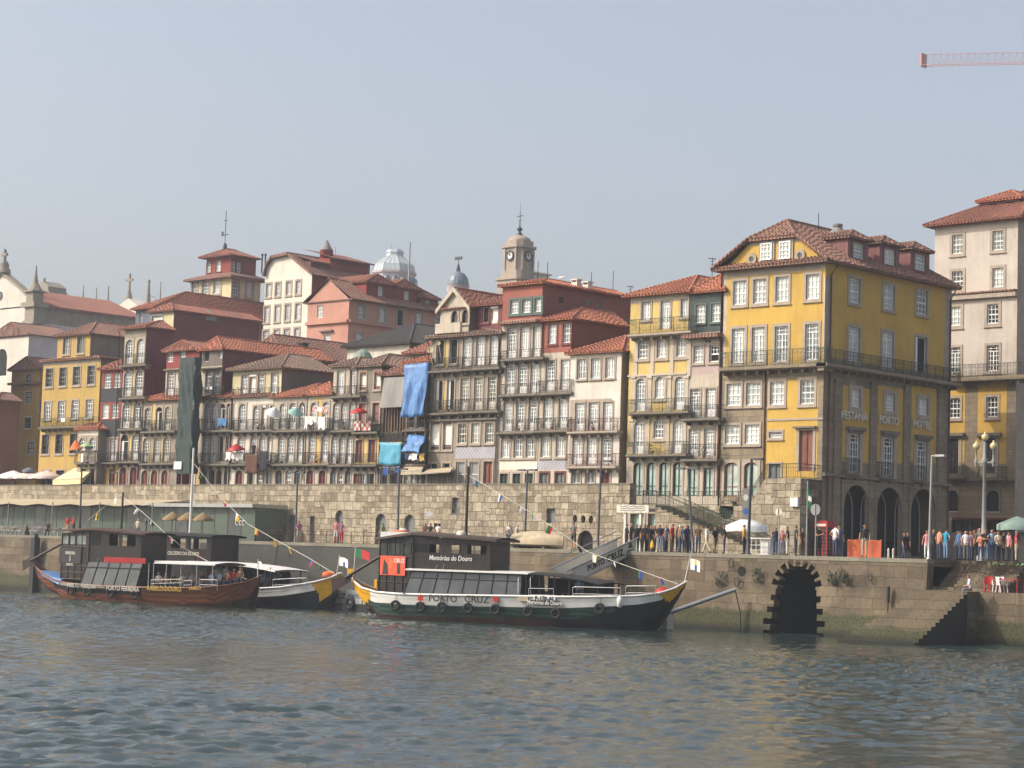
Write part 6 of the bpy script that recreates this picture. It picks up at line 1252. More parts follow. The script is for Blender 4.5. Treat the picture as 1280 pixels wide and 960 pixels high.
# wheelhouse
x0, zt = b1.ray(517, 671, -1.6); x1 = b1.ray(613, 690, -1.6)[0]; zf = zr+.08; zt1 = b1.ray(613, 679, -1.6)[1]; zw0, zw1 = b1.ray(545, 691, -1.6)[1], b1.ray(545, 680.5, -1.6)[1]
wx = [(b1.ray(a, 686, -1.6)[0], b1.ray(c, 686, -1.6)[0], zw0, zw1) for a, c in ((519, 535), (536.5, 549), (564, 576), (584, 592), (593, 608))]
wh = b1.house(x0, x1, zf-.3, zt, 1.6, wx, aft=True)
mb = MB(); xt = x0-2.6; hb2 = .75; za = b1.ray(500, 741, -1.4)[1]; zta = zt-.25
mb.quad((xt, -hb2, za), (x0, -1.6, za), (x0, -1.6, zt), (xt, -hb2, zta)); mb.quad((xt, hb2, za), (x0, 1.6, za), (x0, 1.6, zt), (xt, hb2, zta)); mb.quad((xt, -hb2, za), (xt, hb2, za), (xt, hb2, zta), (xt, -hb2, zta)); aft = mb.build('helm_stand', 'boat_wood', b1.root, local=True)
def aftp(f, z, d=0): return (xt+(x0-xt)*f, -hb2-(1.6-hb2)*f-d, z)
mb = MB(); Hh = zta-za
for f in (0, .22, .47, .72, 1): mb.tube([aftp(f, za, .02), aftp(f, zta+.2*f, .02)], .06, 4)
for q in (.0, .2, .42, .7, .97): mb.tube([aftp(0, za+Hh*q, .02), aftp(1, za+Hh*q+.25*q*0, .02)], .05, 4)
mb.build('batten', 'near_black', aft, local=True)
mb = MB()
for f0, f1 in ((.03, .3), (.36, .6), (.66, .94)): mb.quad(aftp(f0, za+Hh*.74, .03), aftp(f1, za+Hh*.74, .03), aftp(f1, za+Hh*.95, .03), aftp(f0, za+Hh*.95, .03))
mb.build('window', 'glass_dark', aft, local=True)
mb = MB(); P0, P1 = za+Hh*.33, za+Hh*.70; mb.quad(aftp(.04, P0, .12), aftp(.8, P0, .12), aftp(.8, P1, .12), aftp(.04, P1, .12)); mb.quad(aftp(.04, P0, .08), aftp(.8, P0, .08), aftp(.8, P1, .08), aftp(.04, P1, .08)); po = mb.build('poster', 'poster_red', aft, local=True)
mb = MB(); mb.poly([aftp(.12, P0+.05, .13), aftp(.3, P0+.05, .13), aftp(.26, P1-.5, .13), aftp(.16, P1-.2, .13)]); mb.build('poster_print', 'near_black', po, local=True); mb = MB(); mb.poly([aftp(.56, P0+.1, .13), aftp(.66, P0+.1, .13), aftp(.64, P0+.75, .13), aftp(.56, P0+.7, .13)]); mb.build('poster_print', 'near_black', po, local=True)
mb = MB(); mb.poly([aftp(.3, P0+.3, .135), aftp(.42, P0+.5, .135), aftp(.44, P1-.25, .135), aftp(.3, P1-.1, .135)]); mb.build('poster_print', 'canvas_orange', po, local=True)
rot = math.atan2(-(1.6-hb2), x0-xt); q = aftp(.62, P1-.28, .135); text_part('CRUZ', 'lettering', 'white', .34, Matrix.Translation(q) @ Matrix.Rotation(rot, 4, 'Z') @ Matrix.Rotation(R_(90), 4, 'X'), po, .005)
mb = MB(); XS2 = np.linspace(xt-.3, x1+.5, 10)
def zroof(x): return (zt+.12-.35*max(0, (x0-x)/(x0-xt))-(zt-zt1)*max(0, (x-x0)/(x1-x0)))
hbx = lambda x: 1.95 if x > x0 else 1.95-.85*(x0-x)/(x0-xt)
for dz in (0, .14): mb.grid([[(x, y*hbx(x), zroof(x)+dz+.12*(1-y*y)) for y in np.linspace(-1, 1, 7)] for x in XS2], 0)
for sg in (-1, 1): mb.grid([[(x, sg*hbx(x), zroof(x)), (x, sg*hbx(x), zroof(x)+.14)] for x in XS2], 0, False)
for x in (XS2[0], XS2[-1]): mb.quad((x, -hbx(x), zroof(x)), (x, hbx(x), zroof(x)), (x, hbx(x), zroof(x)+.14), (x, -hbx(x), zroof(x)+.14))
mb.build('wheelhouse_roof', 'brown_frame', b1.root, local=True)
mb = MB(); mb.box(xt+.2, x0+.4, -1.2, 1.2, zt-.05, zt+.27); mb.build('roof_edge', 'white', b1.root, local=True)
mb = MB(); mb.lathe((x0-1.3, -.3, zt+.2), [(.28, 0), (.3, .15), (.2, .3), (0, .32)], 10); x_, z_ = b1.ray(575, 668, -1); mb.build('roof_vent', 'off_white', b1.root, local=True); mb = MB(); mb.lathe((x_, -.8, zt+.15), [(.3, 0), (.3, .2), (.2, .28), (0, .3)], 10); mb.build('roof_vent', 'off_white', b1.root, local=True)
mb = MB(); mb.lathe((xt+1.2, -.2, zt+.1), [(.0, 0), (.45, 0), (.45, .3), (0, .32)], 10); mb.build('life_ring_box', 'orange', b1.root, local=True)
b1.text('Memórias do Douro', 563, 698, -1.63, .42, 'white', wh, sx=.8, shear=.15)
# mast with stays
xm, zm = b1.ray(581, 712, -.4); ztop = b1.ray(582, 583, -.4)[1]; mb = MB(); mb.tube([(xm, -.4, .3), (xm, -.4, ztop)], [.13, .08], 8); mb.build('mast', 'hull_red', b1.root, local=True)
mb = MB()
for (a, c) in (((553, 713), (578, 618)), ((544, 712), (575, 640)), ((540, 740), (581, 600))): p, q = b1.ray(*a, -1.7), b1.ray(*c, -.4); mb.tube([(p[0], -1.7, p[1]), (q[0], -.4, q[1])], .02, 4)
mb.build('stay', 'grey', b1.root, local=True)
# steering oar
p, q = b1.ray(484, 690, -.5), b1.ray(432, 722, -.5); mb = MB(); mb.tube([(p[0]+1.2, -.3, p[1]+.6), (p[0], -.5, p[1]), (q[0], -.5, q[1])], [.09, .1, .11], 7); u = b1.ray(416, 731, -.5); mb.quad((q[0]+.5, -.5, q[1]+.3), (q[0]+.3, -.5, q[1]-.25), (u[0], -.55, u[1]-.45), (u[0]-.1, -.55, u[1]+.35)); mb.quad((q[0]+.5, -.44, q[1]+.3), (q[0]+.3, -.44, q[1]-.25), (u[0], -.49, u[1]-.45), (u[0]-.1, -.49, u[1]+.35)); mb.build('steering_oar', 'hull_red', b1.root, local=True)
b1.text('PORTO', 553.5, 748.6, -2.56, .58, 'near_black', sx=.95); b1.text('CRUZ', 596, 749.6, -2.58, .6, 'black', sx=1.0)
mb = MB()
for p_, y_ in ((525.6, 747.8), (619.5, 749)):
    x, z = b1.ray(p_, y_, -2.5); mb.plate([[(x+(.24 if k % 2 else .15)*math.cos(k*.5236), z+(.24 if k % 2 else .15)*math.sin(k*.5236)) for k in range(12)]], lambda a, c, d: (a, -2.5-d, c), .02, -.02)
mb.build('rose_emblem', 'red', b1.root, local=True)
o, r_ = b1.bx(661, 700, 750.8, 756, -2.58, -2.5, 'name_board', 'near_black'); b1.text('Memórias do Douro', 680.5, 753.5, -2.61, .36, 'white', o, sx=.72); o, r_ = b1.bx(667, 694, 746, 750.5, -2.57, -2.5, 'name_board', 'white'); b1.text('P-170-AL', 680.5, 748.3, -2.6, .36, 'black', o, sx=.9); b1.bx(647, 660, 746, 751.5, -2.56, -2.5, 'name_board', 'canvas_beige')
for p_, y_ in ((494, 757), (525, 759), (552, 759.5), (585, 760.5), (619, 762), (660, 764.5), (694.5, 767), (749.5, 761)): b1.tyre(p_, y_)
b1.rail([(716, 735), (718, 733.5), (776, 735)], -2.35, post=2.0, zb=.8); b1.rail([(782, 735), (784, 732.5), (820, 732.5)], -1.7, post=1.5, zb=.8); b1.rail([(661, 736), (663, 735.5), (692, 736)], -2.35, post=1.2, zb=.75); b1.rail([(647.5, 742), (648, 722), (650, 721)], -2.3); b1.rail([(663, 742), (663, 722), (666, 720)], -2.3)
mb = MB(); x, z = b1.ray(828, 740, -.5); mb.lathe((x, -.3, z-.3), [(.5, 0), (.6, .2), (.45, .45), (0, .6)], 8); mb.build('rope_heap', 'red', b1.root, local=True)
mb = MB(); x, z = b1.ray(775, 752, -2.45); mb.lathe((x, -2.5, z-.35), [(0, 0), (.16, .05), (.18, .5), (.08, .65), (0, .66)], 8); mb.build('fender', 'white', b1.root, local=True)
mb = MB(); q = onY(700, 1, 0)
for k in range(5):
    for a_ in (-1.7, .6): x = xb+.5+k*1.0; mb = MB(); mb.box(x, x+.1, a_, a_+1.1, zd-.28, zd+.35); mb.box(x+.1, x+.45, a_, a_+1.1, zd+.0, zd+.06); mb.build('bench', 'hull_red', b1.root, local=True)
BOAT1 = b1
# ---- flags as cloth sheets
def flag_mesh(P, Q, w, h, mats, split, ripple=.12, seed=0):
    """hung from pole segment P(top)..Q(bottom); flies along vector w"""
    mb = MB(); n = 8; P, Q, w = Vector(P), Vector(Q), Vector(w); rows = []
    side = Vector((-w.y, w.x, 0)).normalized() if w.xy.length > .01 else Vector((0, 1, 0))
    for i in range(n+1):
        f = i/n; off = w*f+side*ripple*math.sin(f*5+seed)*f+Vector((0, 0, -.12*f*f*w.length)); rows.append([P+off, P.lerp(Q, .5)+off+side*ripple*.3*f, Q+off])
    def mm(i, j):
        f = (i+.5)/n
        return split(f, j)
    mb.grid(rows, mm, True); return mb
paint('flag_green', '#1f6b3d', .8); paint('flag_red', '#b3262a', .8); paint('flag_yellow', '#e0b83a', .8); paint('flag_blue', '#274f95', .8); paint('flag_white', '#e4e2de', .8); paint('flag_black', '#1c1c1e', .8)
def flag(name, label, px, py, wpx, hpx, Y, mats, split, pole=None, group=None, seed=0, cat='flag'):
    """pole: (x0, y0, x1, y1) photo pixels; flag top-left corner at px, py"""
    P, Q = onY(px, py, Y), onY(px, py+hpx, Y); w = onY(px+wpx, py+hpx*.12, Y)-P; e = thing(name, label, cat, P, group)
    flag_mesh(P, Q, w, hpx, mats, split, .1, seed).build('cloth', mats, e)
    if pole: a, c = onY(pole[0], pole[1], Y), onY(pole[2], pole[3], Y); mb = MB(); mb.tube([a, c], .035, 6); mb.build('pole', 'off_white', e)
    return e
flag('flag', 'green and red flag flying at the stern of the green and white boat', 445, 686, 18, 11, -9.5, ['flag_green', 'flag_red'], lambda f, j: 0 if f < .42 else 1, (444.6, 684, 442, 720))
flag('flag', 'white flag with a small emblem on the bow of the green and white boat', 863, 698, 13, 14, -5.5, ['flag_white', 'flag_blue', 'flag_yellow'], lambda f, j: (1 if j else 2) if .4 < f < .65 else 0, (863.5, 694, 856, 727))
# ---- the brown varnished boat
b2 = Boat('brown varnished wine boat with a tall dark stern cabin and passengers under a white awning', 40, 180, -11.5, R_(19), 2.4)
def m2(p, j):
    if j < 2: return 1 if 66 < p < 172 else 0
    return 0 if j < 4 else 2
b2.hull([(40, 700, .02), (47, 711, .15), (57, 719.5, .32), (68, 725, .52), (85, 729, .78), (120, 732, .96), (180, 734.5, 1), (225, 735, 1), (260, 734, .94), (285, 731.5, .75), (305, 728, .42), (317, 724, .18), (326, 719, .02)],
        [(40, 703), (47, 724), (57, 737), (70, 745), (78, None), (298, None), (306, 757), (317, 742), (326, 722)], ['varnish', 'near_black', 'varnish_dark', 'varnish', 'varnish_dark'], m2, lambda p: .55, lambda p: 1.1)
x0_, z0_ = b2.ray(52, 713, -.4); x1_, z1_ = b2.ray(80, 722, -1.0); mb = MB(); mb.quad((x0_, -.5, z0_), (x1_, -1.3, z1_-.15), (x1_, 1.3, z1_+.15), (x0_, .5, z0_)); mb.quad((x0_, -.5, z0_-.3), (x1_, -1.6, z1_-.5), (x1_, -1.3, z1_-.1), (x0_, -.5, z0_)); mb.build('stern_cover', 'boat_blue', b2.root, local=True)
x0, zt = b2.ray(112, 664, -1.6); x1 = b2.ray(176, 690, -1.6)[0]; zf = b2.ray(140, 704, -1.6)[1]; zw0, zw1 = b2.ray(140, 682, -1.6)[1], b2.ray(140, 668, -1.6)[1]
wx = [(b2.ray(a, 686, -1.6)[0], b2.ray(c, 686, -1.6)[0], zw0, zw1) for a, c in ((114, 126), (136, 148), (152, 173))]; wh2 = b2.house(x0, x1, zf-.3, zt, 1.6, wx, aft=True)
xt = x0-2.9; hb2 = .8; za = b2.ray(97, 724, -1.3)[1]; zta = zt-.2
mb = MB(); mb.quad((xt, -hb2, za), (x0, -1.6, za), (x0, -1.6, zt), (xt, -hb2, zta)); mb.quad((xt, hb2, za), (x0, 1.6, za), (x0, 1.6, zt), (xt, hb2, zta)); mb.quad((xt, -hb2, za), (xt, hb2, za), (xt, hb2, zta), (xt, -hb2, zta)); aft = mb.build('helm_stand', 'boat_wood', b2.root, local=True)
Hh = zta-za; mb = MB()
for f in (0, .25, .5, .75, 1): mb.tube([aftp(f, za, .02), aftp(f, zta+.15*f, .02)], .06, 4)
for q in (.0, .15, .3, .72, .97): mb.tube([aftp(0, za+Hh*q, .02), aftp(1, za+Hh*q, .02)], .05, 4)
mb.build('batten', 'brown_frame', aft, local=True); mb = MB()
for f0, f1 in ((.04, .26), (.32, .52), (.58, .9)): mb.quad(aftp(f0, za+Hh*.77, .03), aftp(f1, za+Hh*.77, .03), aftp(f1, za+Hh*.96, .03), aftp(f0, za+Hh*.96, .03))
mb.build('window', 'glass_mid', aft, local=True)
mb = MB(); P0, P1 = za+Hh*.34, za+Hh*.70; mb.quad(aftp(-.05, P0, .12), aftp(.75, P0, .12), aftp(.75, P1, .12), aftp(-.05, P1, .12)); mb.quad(aftp(-.05, P0, .08), aftp(.75, P0, .08), aftp(.75, P1, .08), aftp(-.05, P1, .08)); po = mb.build('signboard', 'near_black', aft, local=True)
rot = math.atan2(-(1.6-hb2), x0-xt); 
for t_, dz, sz in (('FERREIRA', .42, .30), ('PORTO', 1.25, .26)): q = aftp(.36, P1-dz, .13); text_part(t_, 'lettering', 'off_white', sz, Matrix.Translation(q) @ Matrix.Rotation(rot, 4, 'Z') @ Matrix.Rotation(R_(90), 4, 'X'), po, .005, sx=.9)
q = aftp(.36, P1-.8, .13); mb = MB(); mb.box(q[0]-.03, q[0]+.03, q[1]-.01, q[1]+.01, q[2]-.2, q[2]+.2); mb.build('bottle_emblem', 'off_white', po, local=True)
mb = MB(); XS2 = np.linspace(xt-.35, x1+.5, 10); hbx = lambda x: 1.95 if x > x0 else 1.95-.8*(x0-x)/(x0-xt); zroof = lambda x: zt+.1-.2*max(0, (x0-x)/(x0-xt))-.25*max(0, (x-x0)/(x1-x0))
for dz in (0, .13): mb.grid([[(x, y*hbx(x), zroof(x)+dz+.1*(1-y*y)) for y in np.linspace(-1, 1, 7)] for x in XS2], 0)
for sg in (-1, 1): mb.grid([[(x, sg*hbx(x), zroof(x)), (x, sg*hbx(x), zroof(x)+.13)] for x in XS2], 0, False)
mb.build('wheelhouse_roof', 'hull_brown', b2.root, local=True)
zr = b2.ray(140, 703.5, -1.9)[1]; zd = b2.side(140)[1]; xa, xb = b2.ray(108, 715, -1.9)[0], b2.ray(177, 715, -1.9)[0]
mb = MB(); mb.quad((xa-.4, -2.1, zd-.1), (xb-.3, -2.1, zd-.1), (xb, -1.8, zr), (xa, -1.8, zr)); mb.quad((xa, -1.8, zr), (xb, -1.8, zr), (xb, 1.8, zr), (xa, 1.8, zr)); mb.quad((xa-.4, 2.1, zd-.1), (xb-.3, 2.1, zd-.1), (xb, 1.8, zr), (xa, 1.8, zr)); cab = mb.build('cabin', 'cabin_glazing', b2.root, local=True)
mb = MB()
for k in range(6): f = k/5; mb.tube([(xa-.4+(xb-.3-xa+.4)*f, -2.12, zd-.1), (xa+(xb-xa)*f, -1.82, zr)], .04, 4)
mb.tube([(xa-.1, -1.92, zr-.35), (xb-.1, -1.92, zr-.35)], .035, 4); mb.build('glazing_bar', 'near_black', cab, local=True)
mb = MB()
for k in range(12):
    mb = MB(); x, z = b2.ray(133+k*4.2, 699, -1.75); mb.box(x-.17, x+.17, -1.76, -1.7, zr+.02, zr+.4); mb.box(x-.17, x+.17, -1.7, -1.62, zr+.02, zr+.15); mb.build('deck_seat', 'red', b2.root, local=True)
za_ = b2.ray(232, 703.5, -1.9)[1]; xq, xe = b2.ray(194, 703, -1.9)[0], b2.ray(270, 703, -1.9)[0]
mb = MB()
for dz in (0, .1): mb.grid([[(x, y, za_+dz-.12*(y/2)**2) for y in np.linspace(-2.0, 2.0, 7)] for x in np.linspace(xq, xe, 8)], 0)
for sg in (-1, 1): mb.quad((xq, sg*2, za_-.12), (xe, sg*2, za_-.12), (xe, sg*2, za_-.02), (xq, sg*2, za_-.02))
mb.quad((xq, -2, za_-.12), (xq, 2, za_-.12), (xq, 2, za_+.1), (xq, -2, za_+.1)); mb.build('awning', 'white', b2.root, local=True)
mb = MB()
for p_ in (186, 192, 208, 226, 246, 266):
    x = b2.ray(p_, 715, -1.9)[0]
    for sg in (-1, 1): mb = MB(); mb.tube([(x, sg*1.9, zd-.3), (x, sg*1.9, za_-.1)], .035, 5); mb.build('awning_post', 'steel', b2.root, local=True)
b2.rail([(189, 725), (227, 724)], -2.2, post=2.5, zb=.5); b2.rail([(249, 726), (251, 724.5), (272, 725)], -2.2, post=1.4, zb=.7); b2.rail([(230, 726), (240, 725.5)], -2.2, post=1, zb=.6)
b2.text('FERREIRA', 82, 730.5, -2.02, .26, 'off_white', sx=.9, tilt=R_(2)); b2.text('PORTO FERREIRA', 102, 732.5, -2.32, .4, 'off_white', sx=.8, tilt=R_(1.2)); b2.text('DE PORTO', 124, 734, -2.35, .2, 'off_white', tilt=R_(1)); b2.text('PORTO FERREIRA', 153, 736, -2.46, .44, 'off_white', sx=.8, tilt=R_(.8)); b2.text('RABELO-DOURO', 205, 736, -2.46, .46, 'gold', sx=.8); b2.text('RABELO', 243.5, 735.4, -2.40, .3, 'gold', sx=.9, tilt=R_(-2))
for p_, y_ in ((88, 738), (109, 739.5), (138, 741), (168, 743.5)): b2.tyre(p_, y_)
p, q = b2.ray(84, 676, -.5), b2.ray(38, 701, -.5); mb = MB(); mb.tube([(p[0]+1, -.3, p[1]+.6), (p[0], -.5, p[1]), (q[0], -.5, q[1])], .1, 7); u = b2.ray(29, 706, -.5); mb.quad((q[0]+.5, -.5, q[1]+.35), (q[0]+.3, -.5, q[1]-.2), (u[0], -.5, u[1]-.4), (u[0]-.1, -.5, u[1]+.3)); mb.quad((q[0]+.5, -.44, q[1]+.35), (q[0]+.3, -.44, q[1]-.2), (u[0], -.44, u[1]-.4), (u[0]-.1, -.44, u[1]+.3)); mb.build('steering_oar', 'hull_red', b2.root, local=True)
x, z = b2.ray(149.5, 706, .3); zt_ = b2.ray(151, 616, .3)[1]; mb = MB(); mb.tube([(x, .3, .4), (x, .3, zt_)], [.12, .07], 8); mb.build('mast', 'boat_wood', b2.root, local=True)
mb = MB()
for (a, c) in (((130, 702), (149, 650)), ((122, 701), (135, 662))): p, q = b2.ray(*a, -1.7), b2.ray(*c, .3); mb.tube([(p[0], -1.7, p[1]), (q[0], .3, q[1])], .02, 4)
mb.build('stay', 'grey', b2.root, local=True); BOAT2 = b2
mb = MB(); 
for k in range(5):
    for a_ in (-1.6, .5): x = b2.ray(196+k*12, 715, -1.5)[0]; mb = MB(); mb.box(x, x+.1, a_, a_+1.1, zd-.28, zd+.4); mb.box(x+.1, x+.4, a_, a_+1.1, zd+.02, zd+.08); mb.build('bench', 'boat_wood', b2.root, local=True)
flag('flag', 'small white flag on the bow of the brown varnished boat', 322.5, 701, 6, 9, -9, ['flag_white'], lambda f, j: 0, (322.5, 699, 322, 722))
# ---- the black boat behind
b3 = Boat('black wine boat with white gunwale and yellow bow tip, moored behind the brown boat', 180, 330, -4.0, R_(10), 2.1)
def m3(p, j):
    if p > 391+j*2 and j < 5: return 1
    return 0 if j < 2 else 2
b3.hull([(176, 712, .02), (186, 722, .4), (220, 730, .8), (260, 733, 1), (300, 735, 1), (325, 735.5, 1), (350, 734, .95), (375, 730.5, .75), (395, 727, .5), (412, 722.5, .25), (426, 716, .02)],
        [(176, 716), (186, 742), (195, None), (394, None), (402, 762), (412, 750), (426, 719)], ['white', 'yellow', 'hull_black', 'white', 'hull_black'], m3, lambda p: .6, lambda p: 1.0)
x0, zt = b3.ray(190, 668.5, -1.5); x1 = b3.ray(264, 690, -1.5)[0]; zf = b3.ray(225, 706, -1.5)[1]; zw0, zw1 = b3.ray(210, 685, -1.5)[1], b3.ray(210, 672, -1.5)[1]
wx = [(b3.ray(a, 680, -1.5)[0], b3.ray(c, 680, -1.5)[0], zw0, zw1) for a, c in ((191, 208), (214, 232), (236, 258))]; wh3 = b3.house(x0-2.4, x1, zf-1.8, zt, 1.5, wx)
mb = MB(); XS2 = np.linspace(x0-3, x1+.4, 8)
for dz in (0, .13): mb.grid([[(x, y, zt+.05+dz+.1*(1-(y/1.9)**2)-.02*max(0, x-x0)) for y in np.linspace(-1.9, 1.9, 7)] for x in XS2], 0)
for sg in (-1, 1): mb.grid([[(x, sg*1.9, zt+.05-.02*max(0, x-x0)), (x, sg*1.9, zt+.18-.02*max(0, x-x0))] for x in XS2], 0, False)
mb.build('wheelhouse_roof', 'near_black', b3.root, local=True); b3.text('CRUZEIRO DO DOURO', 229, 692, -1.53, .36, 'off_white', wh3, sx=.8)
za_ = b3.ray(300, 704, -1.8)[1]; xq, xe = b3.ray(232, 703, -1.8)[0], b3.ray(345, 706, -1.8)[0]; zd3 = b3.side(320)[1]; mb = MB(); XS = np.linspace(xq, xe, 9)
for dz in (0, .1): mb.grid([[(x, y, za_+dz-.1*(y/2)**2-.45*((x-xq)/(xe-xq))**3) for y in np.linspace(-1.9, 1.9, 7)] for x in XS], 0)
for sg in (-1, 1): mb.grid([[(x, sg*1.9, za_-.1-.45*((x-xq)/(xe-xq))**3), (x, sg*1.9, za_+.02-.45*((x-xq)/(xe-xq))**3)] for x in XS], 0, False)
mb.build('awning', 'white', b3.root, local=True); mb = MB()
for p_ in (276, 295, 318, 338):
    x = b3.ray(p_, 715, -1.7)[0]
    for sg in (-1, 1): mb = MB(); mb.tube([(x, sg*1.7, zd3-.4), (x, sg*1.7, za_-.2)], .04, 5); mb.build('awning_post', 'near_black', b3.root, local=True)
mb = MB(); mb.box(xq, xe-1.5, 1.6, 1.65, zd3-.3, za_-.3); mb.build('wind_screen', 'near_black', b3.root, local=True)
b3.rail([(341, 724.5), (368, 723), (383, 722.5)], -1.8, post=1.6, zb=.8)
x, z = b3.ray(236, 700, .2); zt_ = b3.ray(239, 560, .2)[1]; mb = MB(); mb.tube([(x, .2, .4), (x, .2, zt_)], [.13, .07], 8); mb.build('mast', 'white', b3.root, local=True)
mb = MB(); x, z = b3.ray(412, 719, 0); mb.lathe((x, 0, z-.25), [(.2, 0), (.55, .15), (.55, .4), (.2, .55), (0, .55)], 9); mb.build('rope_coil', 'canvas_orange', b3.root, local=True); BOAT3 = b3
flag('flag', 'white flag on the yellow bow of the black boat', 424, 696, 12, 11, -4.4, ['flag_white', 'flag_blue'], lambda f, j: 1 if .4 < f < .6 and j else 0, (424.5, 694, 421, 718))
# ---- pontoon with white panels
e = thing('pontoon', 'low dark pontoon with white lettered panels between the two yellow ended boats', 'pontoon', (X0(440, 750, -1.8), -1.8, 0)); xa, xb = onY(404, 755, -1.8).x, onY(478, 755, -1.8).x
mb = MB(); mb.box(xa, xb, -2.6, -.95, -.4, .45); mb.build('float', 'near_black', e); mb = MB()
for p0, p1 in ((410, 430.5), (432, 452), (454, 470)): a, c = onY(p0, 745, -1.8).x, onY(p1, 745, -1.8).x; mb.box(a, c, -1.8, -1.7, .5, onY(p0, 737, -1.8).z)
o = mb.build('panel', 'white', e); q = onY(423, 745, -1.83); text_part('CRUZ', 'lettering', 'black', .55, face_mtx(q.x-ORIG[e.name].x, -1.83-ORIG[e.name].y, q.z), e, .01); q = onY(443, 745.5, -1.83); text_part('PORTO', 'lettering', 'grey', .4, face_mtx(q.x-ORIG[e.name].x, -1.83-ORIG[e.name].y, q.z), e, .01)
mb = MB()
for p_ in (437, 462): q = onY(p_, 754, -2.75); mb.grid([[(q.x+(.36+.15*math.cos(v))*math.cos(u), -2.72-.14*math.sin(v), q.z+(.36+.15*math.cos(v))*math.sin(u)) for v in [2*math.pi*k/8 for k in range(8)]] for u in [2*math.pi*k/14 for k in range(15)]], 0, True, True)
mb.build('tyre_fender', 'rubber', e)
# ---- gangway
q = onY(795, 682, .9); Xg_ = q.x; A, B_, C_, D = onX(714, 711, Xg_), onX(794, 674, Xg_), onX(796, 691, Xg_), onX(742, 717, Xg_)
e = thing('gangway', 'pale boarding gangway lettered on its side, sloping from quay to boat', 'gangway', (Xg_, B_.y, B_.z))
mb = MB(); yt_, zt_ = A.y, A.z; zlo = lambda y: C_.z+(y-C_.y)*((B_.z-A.z)/(B_.y-A.y)); 
P = [(A.y, A.z), (B_.y, B_.z), (B_.y, C_.z), (A.y+.9, zlo(A.y+.9))]
for xx in (Xg_, Xg_-1.5):
    mb.plate([P], lambda a, z, d: (xx+d, a, z), .0, -.06)
mb.build('side_panel', 'off_white', e); mb = MB(); mb.poly([(Xg_, P[3][0], P[3][1]+.05), (Xg_, P[2][0], P[2][1]+.05), (Xg_-1.5, P[2][0], P[2][1]+.05), (Xg_-1.5, P[3][0], P[3][1]+.05)]); mb.build('walkway', 'grey', e)
mb = MB(); sl = (B_.z-A.z)/(B_.y-A.y)
for xx in (Xg_+.03, Xg_-1.53): mb.tube([(xx, A.y-.4, A.z-.4*sl), (xx, B_.y+.3, B_.z+.3*sl)], .06, 6); mb.tube([(xx, P[3][0], P[3][1]), (xx, P[2][0], P[2][1])], .06, 6)
for xx in (Xg_-1.53,): mb.tube([(xx, A.y, A.z+.5), (xx, B_.y, B_.z+.5)], .035, 5)
mb.build('rail', 'steel', e)
ang = math.atan2(B_.z-A.z, B_.y-A.y)
for t_, f, sz, mt_ in (('PORTO', .38, .5, 'dark_steel'), ('CRUZ', .68, .62, 'black')):
    y_ = A.y+(B_.y-A.y)*f; z_ = A.z+(B_.z-A.z)*f-(B_.z-C_.z)*.54; text_part(t_, 'lettering', mt_, sz, Matrix.Translation((.03, y_-B_.y, z_-B_.z)) @ Matrix.Rotation(R_(90), 4, 'Z') @ Matrix.Rotation(-ang*0, 4, 'X') @ Matrix.Rotation(R_(90), 4, 'X') @ Matrix.Rotation(ang, 4, 'Z'), e, .02)
mb = MB(); y_, z_ = A.y+(B_.y-A.y)*.92, A.z+(B_.z-A.z)*.92-.45; mb.poly([(Xg_+.03, y_-.25, z_), (Xg_+.03, y_+.25, z_+.1), (Xg_+.03, y_+.0, z_+.5)]); mb.poly([(Xg_+.03, y_-.3, z_-.12), (Xg_+.03, y_+.3, z_+.0), (Xg_+.03, y_+.2, z_-.1), (Xg_+.03, y_-.1, z_-.22)]); mb.build('boat_emblem', 'dark_steel', e)
GANG = (Xg_, A, B_)
# ---- mooring pile and boom
c = onY(42, 705, -.75); mb = MB(); mb.box(c.x-.28, c.x+.28, -.95, -.4, -.8, onY(42, 672, -.7).z); mb.box(c.x-.36, c.x+.36, -1.05, -.4, onY(42, 700, -.7).z, onY(42, 696, -.7).z); mb.lathe((c.x, -.7, onY(42, 672, -.7).z), [(.3, 0), (.2, .3), (0, .35)], 6); solo(mb, 'mooring_pile', 'black', 'black mooring pile against the quay wall at the stern of the brown boat', 'mooring pile', loc=(c.x, -.7, -.8))
A, B_ = onY(836, 766, -4), onY(919, 737, -1); e = thing('mooring_boom', 'grey tubular boom reaching from the quay towards the green boat bow', 'mooring boom', B_); mb = MB(); mb.tube([A, B_], .13, 8); mb.build('tube', 'steel', e); mb = MB(); mb.tube([B_, onY(925, 765, -.8), onY(926, 790, -.8)], .035, 5); mb.build('chain', 'iron', e); mb = MB(); C_ = onY(833, 777, -4); mb.box(C_.x-.3, C_.x+.3, -4.3, -3.7, -.5, C_.z+.5); mb.build('float', 'off_white', e)
for px0, py0, px1, py1, lab in ((1111, 733, 1108, 792, 'thin iron rod on the quay wall, right of the drain arch'), (1147, 738, 1088, 792, 'slanting chain on the quay wall between the arch and the stairs')):
    A, B_ = onY(px0, py0, -.4), onY(px1, py1, -.55); mb = MB(); mb.tube([A, B_], .05, 5); mb.tube([A-Vector((0, .06, 0)), A+Vector((0, -.06, -.9))], .11, 6); solo(mb, 'mooring_chain', 'iron', lab, 'mooring chain', loc=A)
